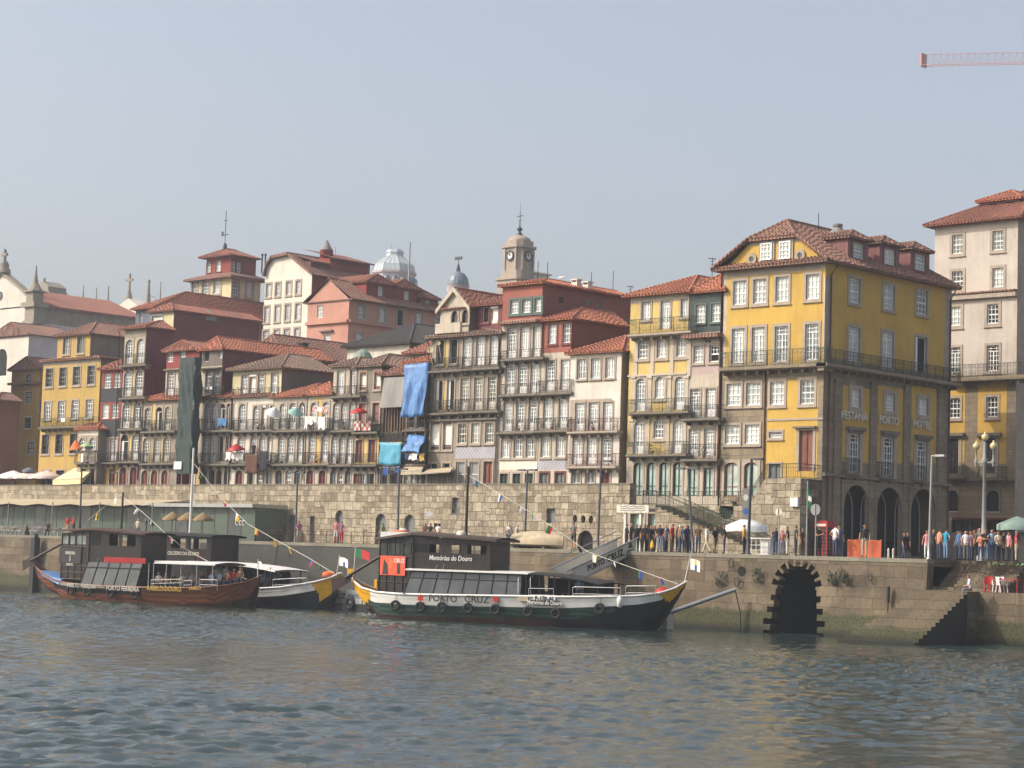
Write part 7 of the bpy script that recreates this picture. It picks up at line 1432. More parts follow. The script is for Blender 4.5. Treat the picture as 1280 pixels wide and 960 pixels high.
# ---- bunting lines
def bunting(label, pts, Y0, Y1, n, seed, skip=0):
    rnd = random.Random(seed); A = [onY(px, py, Y0+(Y1-Y0)*k/(len(pts)-1)) for k, (px, py) in enumerate(pts)]
    e = thing('bunting', label, 'bunting', A[0]); mb = MB(); mb.tube(A, .022, 4); mb.build('line', 'off_white', e)
    L_ = [(A[k]-A[0]).length for k in range(len(A))]; cols = ['flag_red', 'flag_yellow', 'flag_blue', 'flag_white', 'flag_green', 'flag_black']
    for i in range(n):
        f = (i+.5)/n*.96+.02+rnd.uniform(-.3, .3)/n; d = f*L_[-1]; k = max(j for j in range(len(A)-1) if L_[j] <= d+1e-6); p = A[k].lerp(A[k+1], (d-L_[k])/(L_[k+1]-L_[k])); t = (A[k+1]-A[k]).normalized()
        s_ = rnd.uniform(.32, .55); ms = rnd.sample(cols, 2); w = t*s_*.75; dn = Vector((rnd.uniform(-.15, .3), rnd.uniform(-.25, .1), -s_)); mb = MB()
        mb.grid([[p+w*(q/4)+Vector((0, .08*math.sin(q*1.7+seed), -.02*q)), p+w*(q/4)*.9+dn*.5+Vector((0, .1*math.sin(q*1.3+i), 0)), p+w*(q/4)*.75+dn+Vector((0, .1*math.sin(q+i), 0))] for q in range(5)], lambda a, b_: 0 if a < 2 else 1); mb.build('pennant', ms, e)
bunting('string of small flags from the green boat mast down to its bow', [(582, 592), (640, 626), (690, 658), (735, 690), (785, 708), (847, 730)], -8, -6, 10, 3)
bunting('string of small flags from the white mast to the black boat bow', [(239, 575), (276, 622), (310, 655), (345, 675), (385, 697), (418, 717)], -4.4, -4.4, 9, 5)
bunting('string of small flags along the dark stern cabin of the brown boat', [(110, 650), (150, 618), (178, 640), (205, 665), (228, 684), (262, 703), (308, 724)], -9, -9, 8, 8)
# ------------------------------------------------------------------ parasols, awnings, washing, tarpaulins on the houses
def parasol(label, px, pyt, pye, wpx, Y, mat, zbase=None, n=8, name='parasol', tilt=0, tdir=0, val=.18, pole='steel', group=None, deep=1.0):
    c = onY(px, pyt, Y); r = wpx*mpp(c)/2; drop = max(.25, (c.z-onY(px, pye, Y).z)*deep); e = thing(name, label, 'parasol' if name == 'parasol' else 'umbrella', (c.x, Y, c.z), group)
    T = Matrix.Rotation(tilt, 4, Vector((math.cos(tdir), math.sin(tdir), 0))) if tilt else Matrix.Identity(4)
    rows = []
    for q in (.03, .3, .65, 1.0):
        row = []
        for k in range(n*2):
            a = math.pi*k/n+.2; rr = r*q*(1 if k % 2 == 0 else (.93 if q > .1 else 1)); z = -drop*(q**1.15)+(-.0 if k % 2 == 0 else -.05*q)
            row.append(T @ Vector((rr*math.cos(a), rr*math.sin(a), z)))
        rows.append([Vector(e.location)+p for p in row])
    if val: rows.append([p+Vector((0, 0, -val)) for p in rows[-1]])
    mb = MB(); mb.grid(rows, 0, True, True); mb.build('canopy', mat, e)
    mb = MB(); tip = Vector(e.location); foot = tip+(T @ Vector((0, 0, -(c.z-zbase) if zbase is not None else -1.6))); mb.tube([tip, foot], .035, 6)
    for k in range(n): a = 2*math.pi*k/n+.2; mb.tube([Vector(e.location)+(T @ Vector((0, 0, -drop*.95))), Vector(e.location)+(T @ Vector((r*.6*math.cos(a), r*.6*math.sin(a), -drop*.6)))], .015, 3, cap=False)
    mb.build('pole', pole, e); return e
def sheet(name, label, cat, pts, Y, mats, mfun=lambda u, v: 0, bulge=.12, seed=0, nu=8, nv=8, dY=(0, 0, 0, 0), group=None, split=None):
    """hanging cloth: four photo corners TL, TR, BR, BL with their own depths"""
    P = [onY(x, y, Y+d) for (x, y), d in zip(pts, dY)]; rnd = random.Random(seed); rows = []; ph = rnd.uniform(0, 6)
    for j in range(nv+1):
        v = j/nv; r = []
        for i in range(nu+1):
            u = i/nu; p = P[0].lerp(P[1], u).lerp(P[3].lerp(P[2], u), v); r.append(p+Vector((0, -abs(bulge)*(.5+.5*math.sin(u*9+ph+2*v))*(.3+.7*v)-bulge*.5*math.sin(u*21+ph*2+v*6)*(.3+.7*v)-bulge*.12*math.sin(v*13+u*9+ph), .04*math.sin(u*7+ph)*v)))
        rows.append(r)
    mb = MB(); mb.grid(rows, (lambda j, i: mfun((i+.5)/nu, (j+.5)/nv)), True); o = solo(mb, name, mats, label, cat, group, loc=P[0]); 
    md = o.modifiers.new('thickness', 'SOLIDIFY'); md.thickness = .02; return o
sheet('tarpaulin', 'tall bright blue tarpaulin hung over the front of the derelict house', 'tarpaulin', [(508, 456), (537, 453), (530, 520), (505, 523)], 14.1, ['tarp_blue'], bulge=.35, seed=1, nu=12, nv=14, dY=(.4, .4, -.1, -.1))
sheet('tarpaulin', 'crumpled blue tarpaulin tented over the lower balcony, below the tall blue one', 'tarpaulin', [(512, 543), (533, 545), (528, 566), (503, 564)], 14.1, ['tarp_blue'], bulge=.4, seed=5, dY=(.6, .6, -.3, -.3))
sheet('tarpaulin', 'pale cyan tarpaulin sheet hanging under the corrugated house', 'tarpaulin', [(476, 553), (502, 554), (501, 582), (475, 581)], 14.1, ['tarp_cyan'], bulge=.18, seed=3)
def awning(label, p, Y0, Y1, mat, val=.2, name='awning'):
    A, B = onY(*p[0], Y0), onY(*p[1], Y0); C, D = onY(*p[2], Y1), onY(*p[3], Y1); mb = MB(); n = 8
    mb.grid([[A.lerp(D, k/n) for k in range(n+1)], [B.lerp(C, k/n) for k in range(n+1)]], 0, False); V = Vector((0, 0, -val)); mb.quad(D, C, C+V, D+V); mb.poly([A, D, D+V]); mb.poly([B, C, C+V])
    e = thing(name, label, 'awning', A); mb.build('canvas', mat, e); f = MB()
    for u, v in ((A, D), (B, C), (D, C)): f.tube([u, v], .03, 5)
    f.build('frame', 'steel', e); return e
awning('cream awning spread low in front of the yellow house', [(93, 585), (119, 585), (103, 598), (66, 600)], 14.8, 12.8, 'canvas_cream', .5)
awning('small beige awning over the white doors below the blue tarpaulin', [(507, 581), (531, 581), (527, 588), (501, 589)], 14.8, 13.6, 'canvas_beige', .3)
awning('stained flat awning at the foot of the gothic gable house', [(536, 586), (567, 584), (563, 589), (524, 592)], 14.8, 13.4, 'canvas_beige', .08)
for k, (px, lab) in enumerate(((17, 'white cafe parasol on the upper street, at the left edge'), (40, 'pinkish white cafe parasol on the upper street, between two others'), (59, 'pinkish white cafe parasol beside the cream awning'))): parasol(lab, px, 588, 596.5, 46, 14.0, 'canvas_pink' if k else 'canvas_white', 8.0, 8, group='cafe parasols on the upper street')
parasol('flat grey parasol above the white cafe parasols', 36.5, 584, 588, 17, 13.6, 'greyblue_wall', 8.0, 8)
parasol('orange umbrella opened on a balcony of the low tiled house', 94, 550, 560, 20, 13.9, 'canvas_orange', None, 8, 'umbrella', .35, 0, 0)
parasol('pale green umbrella beside the orange one on a balcony', 108, 553, 557.5, 17, 13.9, 'canvas_lime', None, 8, 'umbrella', .1, 0, 0)
parasol('red umbrella shading a balcony of the whitewashed house', 295, 554.5, 562, 23, 13.9, 'red', None, 8, 'umbrella', .12, 0, .06)
parasol('white umbrella tipped sideways on the dark latticed balcony', 344, 509, 518, 21, 13.9, 'canvas_white', None, 8, 'umbrella', .6, 1.2, 0)
parasol('teal umbrella tipped sideways on the dark latticed balcony', 371, 509, 517, 21, 13.9, 'canvas_teal', None, 8, 'umbrella', .5, 1.2, 0)
parasol('red and yellow parasol on the balcony of the shuttered house', 448, 509, 515, 23, 13.9, 'red', None, 8, 'umbrella', .1, 0, .08)
def laundry(label, px0, py0, px1, py1, Y, items, group='washing on the balconies', seed=0):
    A, B = onY(px0, py0, Y), onY(px1, py1, Y); e = thing('washing_line', label, 'washing', A, group); mb = MB(); mb.tube([A, A.lerp(B, .5)-Vector((0, 0, .06)), B], .015, 4); mb.build('line', 'off_white', e)
    for k, (f0, f1, hpx, mat) in enumerate(items):
        P, Q = A.lerp(B, f0), A.lerp(B, f1); h = hpx*mpp(A); mb = MB(); n = 4; mb.grid([[P.lerp(Q, i/n)+Vector((0, .05*math.sin(i*1.9+k+j), -h*j/4*(1-.12*((i*7+k) % 3)))) for i in range(n+1)] for j in range(5)], 0, True); mb.build('garment', mat, e)
laundry('row of white washing hanging from the red balcony house', 380, 520, 407, 521, 13.95, [(.02, .18, 18, 'cloth_white'), (.2, .42, 12, 'cloth_white'), (.45, .6, 8, 'cloth_white'), (.66, .98, 17, 'cloth_white')])
laundry('washing with striped cloths strung above the white row', 390, 509, 410, 508, 14.0, [(.0, .3, 8, 'red_check'), (.32, .65, 7, 'cloth_white'), (.68, 1, 10, 'red_check')])
laundry('small white socks and cloths drying on the top balcony by the scaffold', 253, 484, 266, 483, 14.0, [(.05, .28, 5, 'cloth_white'), (.36, .58, 4, 'cloth_white'), (.7, .95, 4, 'cloth_white')])
laundry('light blue towel over a balcony rail right of the scaffold', 272, 523, 283, 523, 14.3, [(.0, 1, 10, 'cloth_blue')])
laundry('white shirts hanging under the red umbrella', 282, 565, 303, 565, 14.0, [(.0, .3, 11, 'cloth_white'), (.35, .55, 10, 'cloth_white'), (.6, .98, 11, 'cloth_white')])
laundry('blue and dark clothes hanging below the cyan tarpaulin', 474, 584, 500, 583, 13.9, [(.0, .2, 10, 'cloth_dark'), (.2, .42, 12, 'flag_blue'), (.45, .7, 11, 'cloth_dark'), (.75, .98, 9, 'flag_blue')])
laundry('white sheet and blue cloth hanging in the tented balcony', 506, 567, 531, 567, 13.8, [(.0, .15, 7, 'flag_blue'), (.2, .62, 9, 'cloth_white'), (.75, .98, 10, 'gold')])
sheet('rug', 'long brown rug hung from a balcony of the whitewashed house', 'rug', [(307, 568), (323, 568), (322, 592), (307.5, 592)], 14.0, ['rug_brown'], bulge=.08, seed=2)
sheet('rug', 'dark striped rug hung beside the long brown one', 'rug', [(325, 564), (334, 564), (333.5, 588), (324.5, 588)], 14.0, ['cloth_dark'], bulge=.06, seed=4)
# scaffold in its green shroud
e_ = onY(233, 590, 13.2); e = thing('shrouded_scaffold', 'tall narrow scaffold wrapped in dark green netting with a white notice', 'scaffold', (e_.x, 13.5, 8.0))
x0, x1 = onY(219, 585, 13.0).x, onY(238, 585, 13.0).x; zt = onY(232, 447, 13.0).z; y1 = onX(249, 500, x1).y; y1 = max(13.8, min(y1, 14.9)); zb = onY(230, 592, 13).z; mb = MB(); nz_ = 34; per = []
for k in range(9): per.append((x0+(x1-x0)*k/8, 13.0))
for k in range(1, 6): per.append((x1, 13.0+(y1-13.0)*k/5))
for k in range(1, 9): per.append((x1-(x1-x0)*k/8, y1))
for k in range(1, 5): per.append((x0, y1-(y1-13.0)*k/5))
rnd = random.Random(4); rows = []
for j in range(nz_+1):
    z = zb+(zt-zb)*j/nz_; rows.append([(x+.09*math.sin(i*2.3+j*.4+math.sin(j*.9))*(.3 if j > nz_-3 else 1), y+.11*math.sin(i*1.9+j*.55+1)*(.3 if j > nz_-3 else 1), z) for i, (x, y) in enumerate(per)])
mb.grid(rows, 0, True, True); mb.poly(rows[-1]); mb.build('netting', 'tarp_green', e); mb = MB()
for (x, y) in ((x0+.1, 13.1), (x1-.1, 13.1), (x1-.1, y1-.1), (x0+.1, y1-.1)): mb.tube([(x, y, 7.9), (x, y, zt)], .04, 6)
for z in (zb, zb+2, zb+4): mb.box(x0+.1, x1-.1, 13.1, y1-.1, z, z+.05)
mb.build('frame', 'steel', e); mb = MB(); p, q = onY(217.5, 577, 12.85), onY(226.5, 586.5, 12.85); mb.box(p.x, q.x, 12.84, 12.87, q.z, p.z); mb.build('notice_board', 'white', e)
# ------------------------------------------------------------------ lamps, signs, poles
def modern_lamp(label, top, base, Y, arm='T', mat='lamp_grey', z=ZQ, r=.085):
    t, b_ = onY(*top, Y), onY(*base, Y); b_.z = z; e = thing('street_lamp', label, 'street lamp', b_, 'modern street lamps'); mb = MB(); mb.tube([b_, t], [r, r*.75], 8); mb.lathe(b_, [(r*1.9, 0), (r*1.9, .08), (r*1.2, .12), (r*1.1, .9), (r, 1.0)], 8); mb.build('post', mat, e)
    mb = MB()
    for d in ((-1, 1) if arm == 'T' else (1,)): mb.box(min(t.x, t.x+d*.75), max(t.x, t.x+d*.75), Y-.05, Y+.05, t.z-.06, t.z); mb.box(t.x+d*.55-.3, t.x+d*.55+.3, Y-.13, Y+.13, t.z-.09, t.z+.03)
    mb.build('lamp_head', mat, e); return e
modern_lamp('tall dark street lamp with T head standing left of the arched wall doors', (372, 590), (369, 680), 7, 'T'); modern_lamp('tall dark street lamp behind the dark cabin of the green boat', (499, 586), (497, 684), 7, 'T')
modern_lamp('street lamp with T head by the covered dinghy', (659.5, 587), (655.5, 688), 6, 'T'); modern_lamp('one armed street lamp left of the gangway, before the white house', (751.5, 576), (747, 690), 5, 'R'); modern_lamp('slightly leaning street lamp among the queue of people', (860, 585), (866, 693), .9, 'T', 'lamp_grey'); modern_lamp('one armed street lamp with a sign panel, left of the white umbrella', (939.5, 573.5), (935, 696), .9, 'R', 'dark_steel', r=.1)
modern_lamp('slim steel street lamp with a glossy collar before the hotel arcade', (1165, 569), (1161, 698), .9, 'R', 'steel', r=.08); modern_lamp('black lamp post rising behind the stern of the brown boat', (102.5, 578), (99.5, 672), 2, 'R', 'dark_steel'); modern_lamp('thin street lamp on the upper street in front of the yellow doors', (147, 590), (144.5, 625), 13.6, 'T', 'dark_steel', 8.0, .05)
mb = MB(); q = onY(101, 572, 1.95); mb.box(q.x-.32, q.x-.02, 1.9, 1.95, q.z-.35, q.z+.35); o = solo(mb, 'banner', 'gold', 'small yellow banner on top of the black lamp post', 'banner', loc=q); mb = MB(); mb.box(q.x+.08, q.x+.4, 1.9, 1.95, q.z-.4, q.z+.35); solo(mb, 'banner', 'canvas_white', 'small white banner on top of the black lamp post', 'banner', loc=q)
# candelabra with three globes
b_ = onY(1229.5, 697, 1.6); b_.z = ZQ; e = thing('globe_lamp', 'tall pale cast iron lamp with three round globes, by the crowd at the right', 'street lamp', b_); Zp = lambda py: onY(1233, py, 1.6).z
mb = MB(); mb.lathe(b_, [(.42, 0), (.42, .25), (.3, .35), (.26, .9), (.3, 1.0), (.16, 1.1), (.13, 2.2), (.09, Zp(578)-ZQ-.2), (.2, Zp(578)-ZQ-.1), (.2, Zp(578)-ZQ+.15), (.09, Zp(578)-ZQ+.3), (.08, Zp(552)-ZQ)], 10); cxp = b_.x
for d in (-1, 1):
    xa = cxp+d*(onY(1245.3, 577, 1.6).x-onY(1234.5, 577, 1.6).x); mb.tube([(cxp, 1.6, Zp(577)), (cxp+d*.25, 1.6, Zp(578.5)), (xa, 1.6, Zp(577.5))], .06, 6); mb.lathe((xa, 1.6, Zp(578)), [(.05, -.25), (.12, 0), (.12, .1), (.05, .2), (.06, Zp(562.5)-Zp(578)), (.13, Zp(561.5)-Zp(578)), (0, Zp(561)-Zp(578))], 8)
mb.build('post', 'grey', e)
for xg, py in ((cxp, 546.5), (cxp-(onY(1245.3, 577, 1.6).x-onY(1234.5, 577, 1.6).x), 557.5), (cxp+(onY(1245.3, 577, 1.6).x-onY(1234.5, 577, 1.6).x), 557.5)):
    mb = MB(); R = .2; mb.lathe((xg, 1.6, Zp(py)), [(0, -R)]+[(R*math.cos(t), R*math.sin(t)) for t in [-1.2+.34*i for i in range(8)]]+[(.05, R*1.0), (.06, R*1.3), (0, R*1.7)], 12); mb.build('globe', 'globe', e)
def round_sign(label, px, py, rpx, pyb, Y, mat):
    c = onY(px, py, Y); r = rpx*mpp(c)*1.2; e = thing('road_sign', label, 'road sign', (c.x, Y, ZQ), 'round road signs'); mb = MB(); mb.tube([(c.x, Y+.05, ZQ), (c.x, Y+.05, c.z+r)], .04, 6); mb.build('post', 'steel', e)
    mb = MB(); mb.plate([[(c.x+r*math.cos(k*.314), c.z+r*math.sin(k*.314)) for k in range(20)]], lambda a, z, d: (a, Y-d, z), .02, -.01); mb.build('disc', mat, e); mb = MB(); mb.tube([(c.x, Y-.04, c.z-r), (c.x, Y-.04, c.z+r)], .035, 6); mb.build('clamp', 'steel', e)
round_sign('back of a round white road sign on a thin post by the white umbrella', 973.5, 640, 4.2, 695, 1.2, 'off_white'); round_sign('back of a round grey road sign on a post by the red phone box', 1019.5, 637, 6, 697, .9, 'grey')
q = onY(932.5, 630, 1.2); e = thing('parking_sign', 'tall grey panel with two round symbols fixed to the one armed lamp', 'sign', (q.x, 1.2, q.z)); mb = MB(); mb.box(q.x-.28, q.x+.26, 1.18, 1.22, q.z-.95, q.z+.95); mb.build('panel', 'pipe_grey', e)
for dz, mt_ in ((.4, 'steel'), (-.45, 'flag_blue')):
    mb = MB(); mb.plate([[(q.x+.2*math.cos(k*.4488), q.z+dz+.2*math.sin(k*.4488)) for k in range(14)]], lambda a, z, d: (a, 1.17-d, z), .005, -.005); mb.build('symbol', mt_, e)
q = onY(793, 636, 4.5); e = thing('pier_sign', 'wide weathered white board on two posts over the head of the queue', 'sign', (q.x, 4.5, ZQ))
mb = MB(); p0, p1 = onY(772, 631, 4.5), onY(811.5, 641, 4.5); mb.box(p0.x, p1.x, 4.42, 4.5, p1.z, p0.z); o = mb.build('board', 'off_white', e)
for k in range(3):
    mb = MB(); pts = [(p0.x+.3+(p1.x-p0.x-.6)*t/10, 4.40, p1.z+.15+.14*k+.04*math.sin(t*2.1+k)) for t in range(11)]; mb.tube(pts, .02, 4); mb.build('faded_print', 'grey', o)
for px in (781.5, 800.5): x = onY(px, 665, 4.6).x; mb = MB(); mb.box(x-.09, x+.09, 4.52, 4.7, ZQ, p1.z+.1); mb.build('post', 'off_white', e)
q = onY(818, 637, YW-.05); mb = MB(); mb.box(q.x-.45, q.x+.45, YW-.1, YW-.02, q.z-.14, q.z+.14); solo(mb, 'sign_plate', 'near_black', 'small black plate on the town wall over the green door', 'sign', loc=q)
q = onY(834, 640, YW-.05); mb = MB(); mb.box(q.x-.32, q.x+.32, YW-.1, YW-.02, q.z-.3, q.z+.3); solo(mb, 'sign_plate', 'canvas_lime', 'pale green sign on the town wall beside the stairs', 'sign', loc=q)
q = onY(993.5, 627.5, YW-.1); e = thing('wall_cabinet', 'small white cabinet fixed high on the end of the town wall', 'cabinet', q); mb = MB(); mb.box(q.x-.3, q.x+.3, YW-.22, YW, q.z-.3, q.z+.3); mb.build('box', 'white', e); mb = MB(); mb.box(q.x-.33, q.x+.33, YW-.25, YW, q.z+.3, q.z+.34); mb.build('lid', 'off_white', e)
# flagpole on the square with a drooping flag
b_ = onY(1008, 690, 3.0); b_.z = ZQ; tp = onY(1010, 601, 3.0); e = thing('flagpole', 'flagpole with a drooping green and white flag by the end of the town wall', 'flagpole', b_); mb = MB(); mb.tube([b_, (b_.x, 3, tp.z)], [.06, .04], 6); mb.build('pole', 'steel', e)
mb = MB(); zt, zb = onY(1009, 608, 3).z, onY(1009, 634, 3).z; mb.grid([[(b_.x+.02+.10*k*(.4+.6*v), 3+.08*math.sin(k*2+v*3), zt+(zb-zt)*v-.05*k) for k in range(5)] for v in [j/8 for j in range(9)]], lambda j, i: 1 if 3 <= j < 5 else 0); mb.build('flag', ['flag_green', 'flag_white'], e)
# phone box
q = onY(1031, 690, 14.0); w = .48; e = thing('phone_box', 'red telephone box in the shade by the hotel corner', 'phone box', (q.x, 14, ZQ)); zt = onY(1031, 651, 14).z; mb = MB(); x, y = q.x, 14.0; H = zt-ZQ
for sx in (-1, 1):
    for sy in (-1, 1): mb.box(x+sx*w-(.06 if sx > 0 else 0), x+sx*w+(.06 if sx < 0 else 0), y+sy*w-(.06 if sy > 0 else 0), y+sy*w+(.06 if sy < 0 else 0), ZQ, ZQ+H*.84)
mb.box(x-w-.03, x+w+.03, y-w-.03, y+w+.03, ZQ, ZQ+.12); mb.box(x-w-.05, x+w+.05, y-w-.05, y+w+.05, ZQ+H*.82, ZQ+H*.93); n = 8
for j in range(3): s0, s1 = w*(1-.12*j), w*(1-.12*(j+1)-.1*j); mb.box(x-s0, x+s0, y-s0, y+s0, ZQ+H*(.93+.023*j), ZQ+H*(.953+.023*j))
mb.build('frame', 'phone_red', e); mb = MB(); mb.box(x-w+.03, x+w-.03, y-w+.03, y+w-.03, ZQ+.12, ZQ+H*.82); mb.build('glass', 'glass_dark', e)
mb = MB()
for k in (1, 2): xx = x-w+2*w*k/3; mb.box(xx-.015, xx+.015, y-w-.0, y-w+.025, ZQ+.12, ZQ+H*.82); yy = y-w+2*w*k/3; mb.box(x+w-.025, x+w, yy-.015, yy+.015, ZQ+.12, ZQ+H*.82)
for k in range(1, 8): zz_ = ZQ+.12+(H*.82-.12)*k/8; mb.box(x-w, x+w, y-w-.004, y-w+.02, zz_-.015, zz_+.015); mb.box(x+w-.02, x+w+.004, y-w, y+w, zz_-.015, zz_+.015)
mb.build('glazing_bar', 'phone_red', e); mb = MB(); mb.box(x-w*.85, x+w*.85, y-w-.06, y-w-.05, ZQ+H*.85, ZQ+H*.91); mb.build('sign_panel', 'off_white', e)
# orange mesh barrier
A, B = onY(1059.5, 690, 1.6).x, onY(1101, 690, 1.6).x; e = thing('mesh_barrier', 'orange plastic mesh barrier around works on the quay', 'barrier', ((A+B)/2, 1.6, ZQ)); mb = MB(); n = 30; yb_ = lambda x: 1.6+.07*math.sin(x*2.3)+.03*math.sin(x*7)
for k in range(n): x = A+(B-A)*(k+.5)/n; mb.quad((x-.035, yb_(x), ZQ+.03), (x+.035, yb_(x), ZQ+.03), (x+.035, yb_(x)+.04*math.sin(x*5), ZQ+1.0), (x-.035, yb_(x)+.04*math.sin(x*5), ZQ+1.0))
for r_ in range(9): z = ZQ+.03+.118*r_; mb.grid([[(A+(B-A)*k/n, yb_(A+(B-A)*k/n)-.005, z+d+.02*math.sin(k*.9)) for k in range(n+1)] for d in (0, .065)], 0)
mb.build('mesh', 'orange', e); mb = MB()
for px in (A, (A+B)/2, B): mb.tube([(px, 1.68, ZQ), (px, 1.68, ZQ+1.12)], .03, 6)
mb.build('stake', 'iron', e)
# white umbrella and kiosk, green umbrella
parasol('large white square market umbrella at the foot of the wall stairs', 933, 647, 657.5, 58, 4.0, 'canvas_white', ZQ, 4, val=.35, deep=1.0)
parasol('pale green market umbrella cut by the right edge, above the crowd', 1272, 645, 656, 54, 3.2, 'canvas_green', ZQ, 4, val=.3)
q = onY(951, 695, 3.0); e = thing('kiosk_counter', 'white slatted sales counter under the white umbrella', 'counter', (q.x, 3, ZQ)); x0, x1 = onY(938, 690, 3).x, onY(966, 690, 3).x; mb = MB(); mb.box(x0-.2, x1+.2, 2.6, 3.6, ZQ+1.0, ZQ+1.06); mb.box(x0+.9, x0+1.5, 2.8, 3.3, ZQ, ZQ+1.0); mb.box(x0-.1, x1+.1, 2.6, 3.6, ZQ, ZQ+.06); mb.build('counter', 'white', e); mb = MB()
for k in range(6): xx = x0+(x1-x0)*k/5; mb.tube([(xx, 2.65, ZQ), (xx, 2.65, ZQ+1)], .025, 5)
for z in (.3, .6): mb.box(x0, x1, 2.63, 2.67, ZQ+z, ZQ+z+.03)
mb.build('rack', 'white', e)
for px, lab in ((1110.5, 'left one of two short pale bollards right of the orange mesh'), (1116.5, 'right one of two short pale bollards right of the orange mesh')): q = onY(px, 697, 1.2); mb = MB(); mb.lathe((q.x, 1.2, ZQ), [(.06, 0), (.055, .45), (.065, .5), (.03, .58), (0, .6)], 10); solo(mb, 'bollard', 'off_white', lab, 'bollard', 'short bollards', loc=(q.x, 1.2, ZQ))
# covered dinghy and crowd fence beside it
q = onY(672, 698, 2.2); e = thing('covered_dinghy', 'small boat under a pale grey cover lying on the quay edge', 'boat', (q.x, 2.2, ZQ)); xa, xb = onY(640, 690, 2.2).x, onY(704, 690, 2.2).x; mb = MB(); rows = []
for k in range(13):
    f = k/12; hw = 1.0*math.sin(math.pi*min(1, .22+f*.78))**.6*(1 if f < .8 else 1-(f-.8)*2.5)+.05; h_ = .55+.38*math.sin(f*2.6+.3); x = xa+(xb-xa)*f; rows.append([(x, 2.2-hw, ZQ+.3), (x, 2.2-hw*1.05, ZQ+.3+h_*.45), (x, 2.2-hw*.6, ZQ+.3+h_*.8), (x, 2.2, ZQ+.3+h_), (x, 2.2+hw*.6, ZQ+.3+h_*.8), (x, 2.2+hw*1.05, ZQ+.3+h_*.45), (x, 2.2+hw, ZQ+.3)])
mb.grid(rows, 0); mb.poly(rows[0]); mb.poly(rows[-1]); mb.build('cover', 'canvas_beige', e); mb = MB(); mb.grid([[(r[0][0], r[0][1], ZQ+.32), (r[3][0], 2.2, ZQ+.05), (r[6][0], r[6][1], ZQ+.32)] for r in rows], 0); mb.build('hull', 'off_white', e); mb = MB(); [mb.box(xa+(xb-xa)*f-.1, xa+(xb-xa)*f+.1, 1.5, 2.9, ZQ, ZQ+.16) for f in (.25, .75)]; mb.build('chock', 'planks', e)
e = thing('crowd_fence', 'low galvanised crowd fence leaning before the covered dinghy', 'fence', (onY(628, 700, 1.2).x, 1.2, ZQ)); mb = MB(); rail_line(mb, (onY(614, 700, 1.2).x, 1.2, ZQ), (onY(640, 700, 1.2).x, 1.3, ZQ), 1.0, gap=.11); mb.build('bars', 'steel', e)
e = thing('wall_fence', 'rusty low iron fence running along the foot of the town wall', 'fence', (onY(390, 678, 8).x, 8, ZQ)); mb = MB(); rail_line(mb, (onY(320, 678, 8).x, 8, ZQ), (onY(470, 683, 8).x, 8, ZQ), 1.0, gap=.7); mb.build('bars', 'iron_red', e)
# ------------------------------------------------------------------ glass cafe pavilion and its terrace
zt = onY(250, 634, 9).z; xL, xM, xR = onY(-60, 650, 9).x, onY(190, 650, 9).x, onY(319, 650, 9).x
e = thing('glass_pavilion', 'long low glass walled cafe with a flat roof at the foot of the town wall', 'cafe', ((xL+xR)/2, 10, ZQ))
mb = MB(); mb.box(xM, xR+.3, 8.4, 12.2, zt, zt+.3); mb.build('flat_roof', 'steel', e); mb = MB(); mb.grid([[(x, 7.6, zt+.05+.08*math.sin(x*1.3)), (x, 9.5, zt+.35), (x, 12.3, zt+.75)] for x in np.linspace(xL, xM+.5, 40)], 0); mb.build('canvas_roof', 'canvas_beige', e)
m, nt, b = newmat('pavilion_glass'); tr = nt.nodes.new('ShaderNodeBsdfTransparent'); mx = nt.nodes.new('ShaderNodeMixShader'); mx.inputs[0].default_value = .45; b.inputs['Base Color'].default_value = lin('#7f8c80'); b.inputs['Roughness'].default_value = .06; tr.inputs[0].default_value = (.78, .85, .8, 1); nt.links.new(tr.outputs[0], mx.inputs[1]); nt.links.new(b.outputs[0], mx.inputs[2]); nt.links.new(mx.outputs[0], [n for n in nt.nodes if n.type == 'OUTPUT_MATERIAL'][0].inputs[0])
npan = 26
for k in range(npan):
    a, c = xL+(xR-xL)*k/npan, xL+(xR-xL)*(k+1)/npan; mb = MB(); mb.box(a+.03, c-.03, 8.98, 9.0, ZQ+.05, zt); mb.build('glass_pane', 'pavilion_glass' if k % 4 else 'cabin_glazing', e)
mb = MB(); mb.box(xR-.02, xR, 9.05, 12.2, ZQ+.05, zt); mb.build('glass_pane', 'pavilion_glass', e); mb = MB(); 
for k in range(npan+1): a = xL+(xR-xL)*k/npan; mb.box(a-.03, a+.03, 8.95, 9.03, ZQ, zt)
mb.box(xL, xR, 8.95, 9.03, zt-.1, zt-.002); mb.build('mullions', 'iron_grey', e); mb = MB(); mb.box(xL, xM, 11.6, 12.2, ZQ, zt); mb.build('back_bar', 'near_black', e)
for px in (10, 65, 124, 190): x = onY(px, 650, 7.7).x; mb = MB(); mb.tube([(x, 7.7, ZQ), (x, 7.7, zt+.3)], .06, 6); mb.build('awning_post', 'grey', e)
mb = MB(); 
for k in range(7): q = onY(300-k*1.2, 652+.3*k, 8.94); mb.box(q.x-.12, q.x+.12, 8.93, 8.95, q.z-.15, q.z+.15)
mb = MB()
for px in (296, 300.5, 304): q = onY(px, 653.5, 8.93); mb.grid([[(q.x+(.2)*math.cos(.8+t*.5), 8.93, q.z+.22*math.sin(.8+t*.5)) for t in range(10)], [(q.x+(.13)*math.cos(.8+t*.5), 8.93, q.z+.15*math.sin(.8+t*.5)) for t in range(10)]], 0, False)
mb.build('logo', 'off_white', e)
